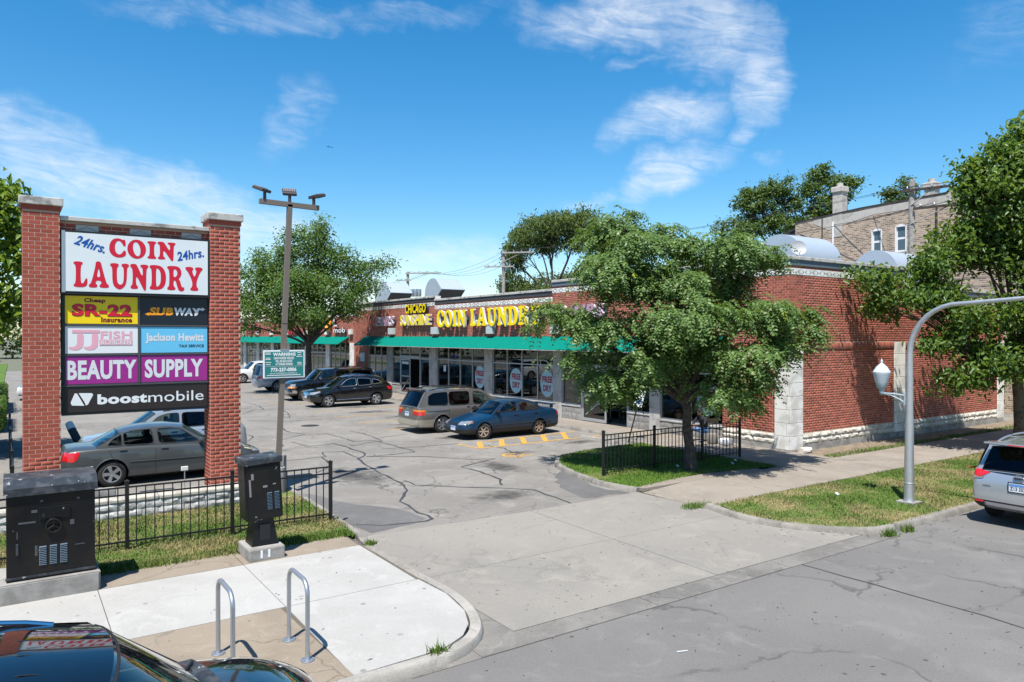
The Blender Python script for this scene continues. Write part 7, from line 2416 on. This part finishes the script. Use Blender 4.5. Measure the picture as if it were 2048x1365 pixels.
def limbs(base, fork, lobes, r0, parent, m, seed, sub=6, sway=.3, name='trunk'):
    g = random.Random(seed)
    base = Vector(base); fork = Vector(fork)
    tr = MB()
    k = 7
    pts = [base.lerp(fork, i / (k - 1)) + Vector((g.uniform(-1, 1), g.uniform(-1, 1), 0)) * (.05 * sway if 0 < i < k - 1 else 0) for i in range(k)]
    pts[0] = base - Vector((0, 0, .06))
    rs = [r0 * (1.45 if i == 0 else 1.12 if i == 1 else 1 - .25 * i / (k - 1)) for i in range(k)]
    tr.tube(pts, rs, 14)
    to = tr.build(name, m, parent, smooth=True, angle=60)
    lm_ = MB()
    for li, l in enumerate(lobes):
        c = Vector(l[:3])
        s = fork.lerp(base, g.uniform(0, .12))
        mid = s.lerp(c, .45) + Vector((g.uniform(-.3, .3), g.uniform(-.3, .3), g.uniform(.0, .35))) * sway
        rr = r0 * g.uniform(.34, .5)
        P = [s, s.lerp(mid, .5) + Vector((0, 0, .08)), mid, mid.lerp(c, .5) + Vector((0, 0, .05)), c]
        lm_.tube(P, [rr, rr * .82, rr * .62, rr * .45, rr * .28], 8)
        for _ in range(sub):
            d = Vector((g.gauss(0, 1), g.gauss(0, 1), g.gauss(.2, .8))).normalized()
            e = c + Vector((d.x * l[3], d.y * l[4], d.z * l[5])) * .85
            st_ = P[g.choice((2, 3, 4))]
            lm_.tube([st_, st_.lerp(e, .5) + Vector((0, 0, g.uniform(-.05, .2) * sway)), e], [rr * .34, rr * .2, rr * .06], 5)
    lm_.build('limbs', m, to, smooth=True, angle=60)


def tree(name, label, base, fork, lobes, r0, leaf, kind, bark, seed, **k):
    t = thing(name, label, 'tree', base)
    limbs(base, fork, lobes, r0, t, M[bark], seed, k.get('sub', 6), k.get('sway', .5))
    P, D = clump_points(lobes, k['clumps'], k['per'], k['spread'], k.get('shell', .55), k.get('flat', .75), seed)
    if kind == 'frond':
        V, F = frond_mesh(P, D, k['length'], k['pairs'], seed, k.get('lw', .034), k.get('ll', .095))
    else:
        V, F = leaf_mesh(P, D, k['size'], k.get('asp', .62), seed, k.get('up', .9), k.get('jit', .75), k.get('fold', .25), k.get('droop', 0))
    np_mesh('crown', V, F, LM[leaf], t)
    return t


rt_ = np.array([.8256, -.5643]); fw_ = np.array([.5643, .8256])      # directions across and along the street corner view


def lobe(bx, by, a, d, z, rx, rz, ry=None):
    """a metres across, d metres away from the trunk"""
    p = np.array([bx, by]) + rt_ * a + fw_ * d
    return (p[0], p[1], z, rx, ry or rx, rz)


bx, by = 15.3, 13.7
IL = [lobe(bx, by, q[0] * .93, q[1], q[2] + (.12 if q[0] > .6 else 0), q[3] * .95, q[4]) for q in (
    (-1.75, .3, 6.45, 1.15, .48), (-2.05, .2, 7.0, .38, .35), (-.5, .6, 6.45, .85, .42), (.9, .4, 6.05, 1.2, .42), (1.95, .3, 5.75, .6, .28), (-2.15, -.2, 5.45, 1.15, .48), (-.5, .2, 5.30, 1.25, .5), (.75, .9, 5.2, 1.0, .4),
    (-3.7, .0, 4.20, .75, .22), (-4.2, .0, 4.5, .35, .18), (-2.45, -.3, 4.05, 1.0, .36), (-.6, -.9, 4.15, 1.35, .5), (1.2, -.3, 4.35, 1.4, .42), (2.75, .1, 4.1, .85, .38), (3.2, .1, 3.75, .5, .30), (2.9, -.1, 3.4, .55, .35),
    (1.2, -.8, 3.3, 1.15, .42), (-.2, .7, 3.5, 1.1, .45), (-2.3, .2, 2.55, .85, .50), (-1.35, -.4, 3.05, .9, .42), (.85, -1.0, 2.15, .75, .34), (1.45, -.6, 2.65, .75, .34), (-3.0, .2, 3.2, .6, .3))]
tree('island_tree', 'feathery leaved tree on the grassy island in front of the laundry corner', (bx, by, PZ - .01), (bx - .1, by + .12, 2.1), IL, .145, 'locust', 'frond', 'bark', 31,
     clumps=280, per=31, spread=.18, length=.50, pairs=7, lw=.048, ll=.125, shell=.35, flat=.55, sub=6)

bx, by = 26.95, 10.15
PL = [lobe(bx, by, *q) for q in (
    (-.1, 0, 10.0, .9, .75), (-.75, .2, 9.2, 1.1, .8), (-1.55, .1, 8.8, .55, .5), (-.85, -.3, 8.1, 1.25, .85), (-1.25, .3, 6.75, 1.35, .85), (-2.6, .2, 6.1, .95, .6), (-4.4, .6, 5.65, .8, .38), (-4.05, .4, 4.75, .8, .42), (-3.1, .1, 5.2, .9, .55),
    (-1.75, -.4, 4.5, 1.2, .7), (-2.55, -.3, 2.45, .65, .42), (-2.4, -.2, 3.45, .85, .45), (-1.1, -.7, 3.15, 1.0, .5), (.9, -.2, 8.8, 1.4, 1.1), (1.2, .3, 7.0, 1.6, 1.1), (.5, -.8, 5.6, 1.4, .9), (2.2, .2, 5.4, 1.5, 1.0), (1.0, -.9, 4.0, 1.3, .7), (0, 1.2, 7.3, 1.4, 1.0), (.9, .1, 9.8, .9, .8), (2.6, 0, 4.0, 1.1, .6), (-.2, -.9, 6.3, 1.1, .7), (-.3, -.6, 7.4, 1.0, .7), (.0, -1.0, 4.6, 1.0, .6), (-.3, -.4, 9.0, 1.0, .7), (.2, -.9, 3.3, .9, .5), (-1.6, -.5, 2.55, .8, .45), (-.5, -.8, 2.9, .8, .45))]
tree('street_tree', 'dense glossy leaved tree at the right edge on the grass strip', (bx, by, PZ - .01), (bx - .2, by + .1, 2.6), PL, .20, 'pear', 'leaf', 'bark2', 32,
     clumps=620, per=74, spread=.24, size=.17, asp=.56, shell=.35, jit=.7, fold=.28, sub=7, droop=.18)

bx, by = 15.8, 46.5
ML = [lobe(bx, by, q[0] * .845, q[1] * .845, 3.75 + (q[2] - 3.75) * .845, q[3] * .80, q[4] * .76) for q in (
    (0, 0, 10.8, 2.0, 1.5), (-2.2, 0, 9.4, 2.0, 1.5), (2.0, 0, 9.6, 1.7, 1.2), (4.0, .4, 8.9, 1.4, .7), (5.3, .4, 9.4, 1.0, .45), (-4.0, 0, 8.2, 1.7, 1.3), (-.8, -1.6, 7.6, 2.4, 1.6), (2.6, -1.2, 7.2, 2.2, 1.2), (-3.6, -.6, 6.1, 1.9, 1.1),
    (3.4, -.6, 5.8, 1.5, .8), (.8, -1.5, 5.5, 2.0, 1.0), (-1.5, -1.2, 5.3, 1.7, .9), (-4.5, -.4, 4.6, 1.0, .8), (0, 1.5, 8.0, 2.2, 1.7), (1.1, 0, 12.1, .9, .7), (-5.2, 0, 6.6, 1.0, 1.2), (4.2, 0, 7.4, 1.2, .8))]
tree('lot_tree', 'spreading green tree over the far parked cars in the lot', (bx, by, 0), (bx, by, 3.5), ML, .21, 'lot', 'leaf', 'bark', 33,
     clumps=560, per=60, spread=.33, size=.20, asp=.46, shell=.4, sub=5)

bx, by = -1.6, 27.8
CL = [lobe(bx, by, .8, 0, 7.5, 1.2, 1.1), lobe(bx, by, -.6, -.6, 7.2, 1.4, 1.2), lobe(bx, by, 1.4, -.3, 6.6, 1.1, 1.0), lobe(bx, by, .2, -.8, 5.6, 1.4, 1.2), lobe(bx, by, 1.1, -.4, 4.7, 1.1, .8), lobe(bx, by, -1.5, 0, 6.0, 1.4, 1.4), lobe(bx, by, -.6, -.2, 4.3, 1.2, .7), lobe(bx, by, .2, .2, 8.3, .7, .6)]
tree('corner_tree', 'bright broad leaved tree left of the pylon sign above the hedges', (bx, by, .02), (bx + .1, by, 3.6), CL, .20, 'catalpa', 'leaf', 'bark2', 34,
     clumps=400, per=46, spread=.30, size=.21, asp=.68, shell=.45, jit=.6, fold=.22, droop=.25, sub=5)

# trees behind the buildings
def bgtree(name, label, bx, by, lobes, leaf, seed, clumps, per, size, r0=.3, forkz=5, asp=.5, spread=.6, bark='bark', **k):
    return tree(name, label, (bx, by, -.02), (bx, by, forkz), lobes, r0, leaf, 'leaf', bark, seed, clumps=clumps, per=per, spread=spread, size=size, asp=asp, sub=5, sway=1.0, **k)


bx, by = 38.4, 50.0
bgtree('willow_tree', 'tall airy tree with forked trunk behind the laundry roof', bx, by,
       [lobe(bx, by, *q) for q in ((.4, 0, 13.4, 1.7, 1.0), (-1.5, 0, 12.9, 1.6, 1.1), (2.5, .5, 13.5, 1.9, 1.1), (-2.9, 0, 11.6, 1.2, 1.1), (-3.4, 0, 10.2, .8, .8), (4.6, 0, 12.6, 1.7, 1.1), (5.6, 0, 10.8, 1.3, 1.5), (-3.3, 0, 8.3, 1.2, 1.1), (-2.2, 0, 7.2, 1.3, .9), (3.9, 0, 9.2, 1.5, 1.2), (-.4, .5, 11.8, 1.3, .8), (2.0, 0, 12.0, 1.3, .7), (-.9, 0, 7.4, 1.0, .8), (3.0, 0, 7.6, 1.6, .9))],
       'willow', 41, 420, 80, .24, .26, 7.5, .32, .34, droop=.35)
bx, by = 53.0, 36.5
bgtree('maple_tree', 'ragged dark green tree rising behind the buff brick building', bx, by,
       [lobe(bx, by, *q) for q in ((-3.2, 0, 15.3, 1.0, .8), (-2.2, 0, 15.9, .7, .7), (-4.3, 0, 14.7, .8, .5), (-1.0, 0, 15.9, .8, .9), (-.4, 0, 14.8, .9, .8), (2.2, 0, 16.9, .8, .8), (3.2, 0, 16.3, .7, .7), (4.5, 0, 16.4, .9, .4), (3.9, 0, 15.3, .9, .5), (1.5, 0, 15.6, .8, .9), (2.3, 0, 14.3, 1.1, .8), (-2.6, 0, 13.8, 1.4, .8), (-1.2, 0, 12.9, 1.3, .8), (1.0, 0, 13.2, 1.1, .9), (3.4, 0, 13.6, .9, .6), (-3.9, 0, 12.2, 1.3, .8), (-4.0, 0, 10.8, 1.2, .8), (.5, 0, 11.5, 2.0, 1.0))],
       'maple', 42, 380, 60, .28, .26, 9.0, .45, .30)
bx, by = 52.0, 46.0
bgtree('conifer_like_tree', 'small dark pointed tree top behind the island tree', bx, by,
       [lobe(bx, by, 2.3, 0, 13.2, .7, 1.4), lobe(bx, by, 3.8, 0, 13.4, .7, 1.2), lobe(bx, by, 2.9, 0, 11.6, 1.6, 1.1), lobe(bx, by, -.5, 0, 9.8, 2.2, 1.3)], 'maple', 43, 120, 60, .28, .22, 8.0, .5, .34)
bx, by = 60.0, 33.0
bgtree('rear_treetop', 'narrow green tree top behind the chimneys of the buff building', bx, by,
       [lobe(bx, by, .7, 0, 15.4, .45, .9), lobe(bx, by, 1.9, 0, 15.9, .6, 1.0), lobe(bx, by, 1.3, 0, 14.4, 1.3, .8)], 'far', 44, 60, 50, .28, .2, 12, .5, .3)
bx, by = 47.0, 66.0
bgtree('alley_tree', 'pale green trees behind the far end of the laundry roof', bx, by,
       [lobe(bx, by, -12, 4, 5.5, 2.6, 1.8), lobe(bx, by, -8, 4, 5.6, 2.6, 1.6), lobe(bx, by, 3.5, 0, 8.5, 2.8, 2.2), lobe(bx, by, 6.5, 0, 9, 2.8, 2.2)], 'far', 45, 140, 70, .36, .25, 3, .5, .6)
bx, by = 37.6, 16.5
bgtree('alley_shrub', 'leafy shrubs in the alley beyond the end of the side wall', bx, by, [lobe(bx, by, 0, 0, 1.2, 1.2, .9), lobe(bx, by, 1.0, .6, 2.0, 1.2, 1.0), lobe(bx, by, -.6, .8, 2.2, 1.0, .9), lobe(bx, by, .4, 1.4, 3.2, 1.2, .9)], 'lot', 47, 90, 60, .14, .07, .6, .6, .28)
# tree line along the avenue, far left
g_ = np.random.default_rng(5)
LB = [(-30 + g_.uniform(-4, 4), y, 5 + g_.uniform(0, 3), 5, 6, 4.5) for y in np.arange(20, 260, 9.0)] + [(x, 150 + g_.uniform(-4, 4), 5 + g_.uniform(0, 2), 6, 5, 4.5) for x in np.arange(-24, 20, 8.0)]
P, D = clump_points(LB, 1500, 44, 1.0, .5, .8, 6)
V, F = leaf_mesh(P, D, .75, .6, 7)
tag(np_mesh('tree_line', V, F, LM['far']), 'distant green tree line beyond the avenue at the far left', 'trees', kind='stuff')
bx, by = -4.3, 44
bgtree('avenue_tree', 'smaller street tree on the avenue behind the hedges', bx, by, [lobe(bx, by, 0, 0, 4.6, 1.6, 1.3), lobe(bx, by, 1.6, .5, 4.0, 1.3, 1.0), lobe(bx, by, .8, 0, 5.6, 1.3, 1.1), lobe(bx, by, 2.2, 0, 2.9, 1.1, .8)], 'lot', 46, 90, 60, .2, .14, 2.4, .55, .35)

# ================================================================== hedges
def hedge(label, x0, x1, y0, y1, h, seed, n):
    t = thing('hedge', label, 'hedge', ((x0 + x1) / 2, (y0 + y1) / 2, .03), group='clipped hedges along the left fence')
    g = np.random.default_rng(seed)
    mb = MB().bbox(x0 + .06, x1 - .06, y0 + .06, y1 - .06, .03, h - .06, .08)
    mb.build('woody_core', M['bark'], t)
    P = np.stack([g.uniform(x0, x1, n), g.uniform(y0, y1, n), g.uniform(.1, h, n)], 1)
    f = g.integers(0, 5, n)
    P[f == 0, 0] = x1 + g.normal(0, .04, (f == 0).sum()); P[f == 1, 1] = y0 + g.normal(0, .04, (f == 1).sum()); P[f >= 3, 2] = h + g.normal(0, .05, (f >= 3).sum()); P[f == 2, 0] = x0 + g.normal(0, .04, (f == 2).sum())
    D = np.zeros((n, 3)); D[f == 0, 0] = 1; D[f == 1, 1] = -1; D[f >= 3, 2] = 1; D[f == 2, 0] = -1
    V, F = leaf_mesh(P, D, .085, .6, seed, .35, .6)
    np_mesh('foliage', V, F, LM['hedge'], t)


for i, (y0, y1, h, lab) in enumerate(((19.2, 22.2, 1.15, 'nearest clipped hedge at the left edge beside the pylon sign'), (23.6, 26.2, 1.15, 'second clipped hedge from the pylon sign'), (28.6, 32.0, 1.1, 'third clipped hedge below the corner tree'), (34.5, 40, 1.1, 'fourth clipped hedge along the left fence'), (43, 50, 1.15, 'farthest clipped hedge below the corner tree'))):
    hedge(lab, -2.7, -.62 - (.25 if i < 2 else 0) + (.3 if i > 2 else 0), y0, y1, h, 60 + i, 7000)


# ================================================================== people
def skin_body(name, joints, edges, root, loc, rz, zones, parent=None):
    """one continuous figure grown over a jointed skeleton. zones: function(world local co)->material index"""
    me = bpy.data.meshes.new(name)
    keys = list(joints)
    me.from_pydata([joints[k][0] for k in keys], [(keys.index(a), keys.index(b)) for a, b in edges], [])
    o = bpy.data.objects.new(name, me)
    col.objects.link(o)
    md = o.modifiers.new('skin', 'SKIN')
    md.use_smooth_shade = True
    sv = me.skin_vertices[0].data
    for i, k in enumerate(keys):
        r = joints[k][1]
        sv[i].radius = (r, r) if not isinstance(r, tuple) else r
        sv[i].use_root = (k == root)
    sb = o.modifiers.new('sub', 'SUBSURF'); sb.levels = 2; sb.render_levels = 2
    dg = bpy.context.evaluated_depsgraph_get()
    res = bpy.data.meshes.new_from_object(o.evaluated_get(dg))
    bpy.data.objects.remove(o)
    mats, fn = zones
    for m in mats: res.materials.append(M[m])
    for p in res.polygons:
        p.material_index = fn(p.center)
        p.use_smooth = True
    ob = link_mesh(name, res, parent)
    if parent is None:
        ob.location = loc; ob.rotation_euler = (0, 0, rz)
    return ob


def head_bits(root, c, s=1.0, fwd=Vector((1, 0, 0))):
    """hair cap, nose, eyes, ears and mouth in the local frame of the figure (faces +x)"""
    cx, cy, cz = c
    hair = MB().lathe([(.0, .135), (.05, .128), (.085, .10), (.102, .05), (.104, .0), (.096, -.04)], (cx - .012, cy, cz), 16)
    hair.build('hair', M['hair'], root, smooth=True, local=True)
    for sgn in (1, -1):
        MB().lathe([(0, .010), (.009, .008), (.012, 0)], (cx + .083, cy + sgn * .032, cz - .0), 8, 'x').build('eye', M['hair'], root, local=True)
        MB().bbox(cx - .02, cx + .015, cy + sgn * .088, cy + sgn * .104, cz - .035, cz + .025, .006).build('ear', M['skin'], root, local=True)
    MB().extr([(cx + .082, cy - .013, cz - .035), (cx + .108, cy, cz - .035), (cx + .082, cy + .013, cz - .035)], (-.012, 0, .045)).build('nose', M['skin'], root, local=True)
    MB().bbox(cx + .078, cx + .086, cy - .022, cy + .022, cz - .066, cz - .056, .002).build('mouth', M['decal_red'], root, local=True)


def hand(joints, edges, wrist, side, d, s=1.0):
    """palm and five bent fingers from a wrist joint; d = pointing direction"""
    w = Vector(joints[wrist][0]); d = Vector(d).normalized()
    a = d.cross(Vector((0, 0, 1))) if abs(d.z) < .9 else d.cross(Vector((1, 0, 0)))
    a.normalize(); b = a.cross(d)
    p = w + d * .07
    joints['palm' + side] = (tuple(p), (.036, .018)); edges.append((wrist, 'palm' + side))
    for i, (o, l) in enumerate(((-.030, .062), (-.010, .074), (.010, .070), (.029, .055))):
        k0 = 'f%d%s' % (i, side); k1 = 'g%d%s' % (i, side)
        joints[k0] = (tuple(p + d * .035 + a * o), .0095); joints[k1] = (tuple(p + d * (.035 + l * .8) + a * o * 1.15 - b * .028), .008)
        edges += [('palm' + side, k0), (k0, k1)]
    joints['t' + side] = (tuple(w + d * .06 + a * -.05 - b * .01), .010); joints['u' + side] = (tuple(w + d * .095 + a * -.058 - b * .028), .0085)
    edges += [('palm' + side, 't' + side), ('t' + side, 'u' + side)]


def standing(label, loc, rz, top, stride=.18, group=None):
    t = thing('person', label, 'person', loc, rz, group)
    J = {'pel': ((0, 0, .95), (.15, .11)), 'wst': ((0, 0, 1.10), (.14, .10)), 'chs': ((.01, 0, 1.30), (.17, .115)), 'nck': ((.0, 0, 1.47), .058), 'hd0': ((.015, 0, 1.56), .078), 'hd': ((.02, 0, 1.66), .092)}
    E_ = [('pel', 'wst'), ('wst', 'chs'), ('chs', 'nck'), ('nck', 'hd0'), ('hd0', 'hd')]
    for s, y in (('l', 1), ('r', -1)):
        f = stride * y
        J.update({'hip' + s: ((0, .09 * y, .90), .095), 'kne' + s: ((f * .5 + .03, .10 * y, .50), .062), 'ank' + s: ((f - .03, .10 * y, .09), .042), 'toe' + s: ((f + .13, .11 * y, .035), .034),
                  'sho' + s: ((0, .18 * y, 1.40), .062), 'elb' + s: ((-.05 - f * .3, .25 * y, 1.12), .043), 'wri' + s: ((.06 - f * .6, .25 * y, .88), .030)})
        E_ += [('pel', 'hip' + s), ('hip' + s, 'kne' + s), ('kne' + s, 'ank' + s), ('ank' + s, 'toe' + s), ('chs', 'sho' + s), ('sho' + s, 'elb' + s), ('elb' + s, 'wri' + s)]
        hand(J, E_, 'wri' + s, s, (.1, 0, -1))
    def zone(c):
        if c.z > 1.46 or (abs(c.y) > .17 and c.z < 1.12 and c.z > .6): return 0
        if c.z > .93: return 1
        if c.z > .08: return 2
        return 3
    skin_body('body', J, E_, 'pel', None, 0, (['skin', top, 'jeans', 'dark_cloth'], zone), t)
    head_bits(t, (.02, 0, 1.66))
    return t


standing('pedestrian in a blue shirt walking on the avenue pavement at the far left', (-5.1, 80.0, .05), R(95), 'blue_cloth')
standing('pedestrian in dark top walking behind the one in blue at the far left', (-4.6, 84.0, .05), R(-80), 'dark_cloth', .14)


def seated(label, loc, rz):
    """sits on a low ledge, facing +x, elbows on the knees"""
    t = thing('person', label, 'person', loc, rz)
    J = {'pel': ((0, 0, .36), (.16, .13)), 'wst': ((.06, 0, .52), (.15, .11)), 'chs': ((.16, 0, .72), (.17, .12)), 'nck': ((.23, 0, .87), .058), 'hd0': ((.27, 0, .95), .078), 'hd': ((.30, 0, 1.04), .092)}
    E_ = [('pel', 'wst'), ('wst', 'chs'), ('chs', 'nck'), ('nck', 'hd0'), ('hd0', 'hd')]
    for s, y in (('l', 1), ('r', -1)):
        J.update({'hip' + s: ((.05, .10 * y, .34), .095), 'kne' + s: ((.46, .24 * y, .44), .066), 'ank' + s: ((.44, .26 * y, .09), .044), 'toe' + s: ((.60, .29 * y, .035), .036),
                  'sho' + s: ((.18, .19 * y, .81), .062), 'elb' + s: ((.36, .25 * y, .58), .044), 'wri' + s: ((.52, .08 * y, .56), .031)})
        E_ += [('pel', 'hip' + s), ('hip' + s, 'kne' + s), ('kne' + s, 'ank' + s), ('ank' + s, 'toe' + s), ('chs', 'sho' + s), ('sho' + s, 'elb' + s), ('elb' + s, 'wri' + s)]
        hand(J, E_, 'wri' + s, s, (.6, -.5 * y, -.5))
    def zone(c):
        if c.z > .87 and c.x > .15: return 0
        if c.x > .46 and .46 < c.z < .62 and abs(c.y) < .15: return 0
        if c.z > .47 and not (c.x > .42 and abs(c.y) > .2 and c.z < .52): return 1
        if c.z > .08: return 2
        return 3
    skin_body('body', J, E_, 'pel', None, 0, (['skin', 'dark_cloth', 'jeans', 'dark_cloth'], zone), t)
    head_bits(t, (.30, 0, 1.04))
    return t


seated('person in dark top and blue jeans sitting against the shop window behind the island tree', (19.98, 17.25, PZ), math.pi)
tag(MB().bbox(19.45, 19.75, 16.45, 16.75, PZ, PZ + .36, .06).build('backpack', M['bag'], smooth=True), 'grey backpack standing on the pavement beside the seated person', 'bag')
tag(MB().bbox(19.55, 19.95, 16.0, 16.35, PZ, PZ + .22, .06).build('plastic_bag', M['litter'], smooth=True), 'white plastic bag on the pavement by the stone base', 'bag')

# birds
def bird(label, x, y, z, rz):
    t = thing('bird', label, 'bird', (x, y, z), rz, 'birds in the sky')
    MB().lathe([(0, -.16), (.03, -.12), (.05, 0), (.035, .10), (.012, .16), (0, .20)], (0, 0, 0), 8, 'x').build('body', M['hair'], t, smooth=True, local=True)
    for s in (1, -1):
        MB().add([(.06, 0, .02), (.02, .22 * s, .10), (-.04, .46 * s, .05), (-.06, .22 * s, .08), (-.06, 0, .02), (.06, 0, .01), (-.06, 0, .01)], [(0, 1, 3, 4), (1, 2, 3), (5, 6, 3, 1)]).build('wing', M['hair'], t, local=True)


for i, (px_, pz_) in enumerate(((-.2518, .2595), (-.2490, .2588), (-.2460, .2582))):
    d = np.append(fw_ + px_ * rt_, pz_)
    p = np.array([0, 0, CAMH]) + d * 95
    bird(['leftmost of three birds high in the sky', 'middle one of three birds high in the sky', 'rightmost of three birds high in the sky'][i], *p, R(30 + 20 * i))

# litter
random.seed(9)
for i, (x, y, z) in enumerate(((15.3, 14.2, PZ), (17.4, 13.9, PZ), (16.9, 13.6, PZ), (15.6, 9.6, PZ))):
    tag(MB().add([(x - .05, y - .04, z + .01), (x + .06, y - .03, z + .012), (x + .05, y + .05, z + .03), (x - .03, y + .04, z + .05), (x, y, z + .07)], [(0, 1, 4), (1, 2, 4), (2, 3, 4), (3, 0, 4)]).build('litter_scrap', M['litter']),
        ['white litter scrap by the island tree trunk', 'white litter scrap at the end post of the island fence', 'litter scrap on the island lawn edge', 'paper scrap in the right grass strip'][i], 'litter')
tag(MB().obox((6.55, 6.0, .012), (1, -.35, 0), (.35, 1, 0), UP, .07, .004, .004).build('drinking_straw', M['sign_white']), 'white straw lying on the street asphalt', 'straw')
tag(rock(20.5, 20.95, 13.75, 13.95, .05, .22, 'rockface', None, 'y', 'broken_stone', .06), 'broken pale stone lying at the foot of the corner quoin', 'stone')

# grit, twigs and leaf bits lying on the paving
def debris(name, label, poly, z, n, seed, c):
    g = np.random.default_rng(seed)
    xs_ = [p[0] for p in poly]; ys_ = [p[1] for p in poly]
    P = np.stack([g.uniform(min(xs_), max(xs_), n * 3), g.uniform(min(ys_), max(ys_), n * 3)], 1)
    P = P[inpoly(P, poly)][:n]
    k = len(P)
    a = g.uniform(0, 6.283, k); l = g.uniform(.006, .022, k) * np.where(g.random(k) < .12, 2.6, 1); w = g.uniform(.004, .012, k)
    d = np.column_stack([np.cos(a), np.sin(a), np.zeros(k)]); s_ = np.column_stack([-np.sin(a), np.cos(a), np.zeros(k)])
    b0 = np.column_stack([P, np.full(k, z)])
    V = np.empty((k * 4, 3)); V[0::4] = b0 - d * l[:, None]; V[1::4] = b0 + s_ * w[:, None] + [0, 0, .006]; V[2::4] = b0 + d * l[:, None] + [0, 0, .002]; V[3::4] = b0 - s_ * w[:, None] + [0, 0, .004]
    tag(np_mesh(name, V, np.arange(k * 4).reshape(-1, 4), c), label, 'debris', kind='stuff')


DB = mat('dry_debris', (.075, .058, .042), .95, isl=.6)
debris('driveway_grit', 'dark grit and leaf bits scattered over the driveway concrete', [(5.3, 7.3), (12.2, 7.3), (12.2, 12.6), (5.3, 12.6)], .016, 170, 81, DB)
debris('street_grit', 'dark grit scattered over the street asphalt', [(2.5, 3.0), (16, 3.0), (16, 7.2), (4.5, 7.2)], .002, 260, 82, DB)
debris('kerb_grit', 'leaf litter gathered along the right curb foot', [(12.05, 9.0), (12.2, 8.6), (12.8, 7.75), (13.4, 7.22), (17, 7.2), (17, 7.36), (13.6, 7.36), (12.85, 7.92), (12.25, 8.8), (12.1, 9.6)], .016, 420, 83, DB)
debris('pavement_grit', 'small dark bits lying on the pale left pavement', [(-2, 7.5), (4.6, 7.7), (4.9, 9.0), (4.9, 11.9), (-2, 11.9)], PZ + .004, 50, 84, DB)
debris('lot_grit', 'grit scattered over the parking lot asphalt', [(5.7, 12.9), (12, 12.9), (12.6, 18), (13, 30), (6, 30)], .003, 600, 85, DB)
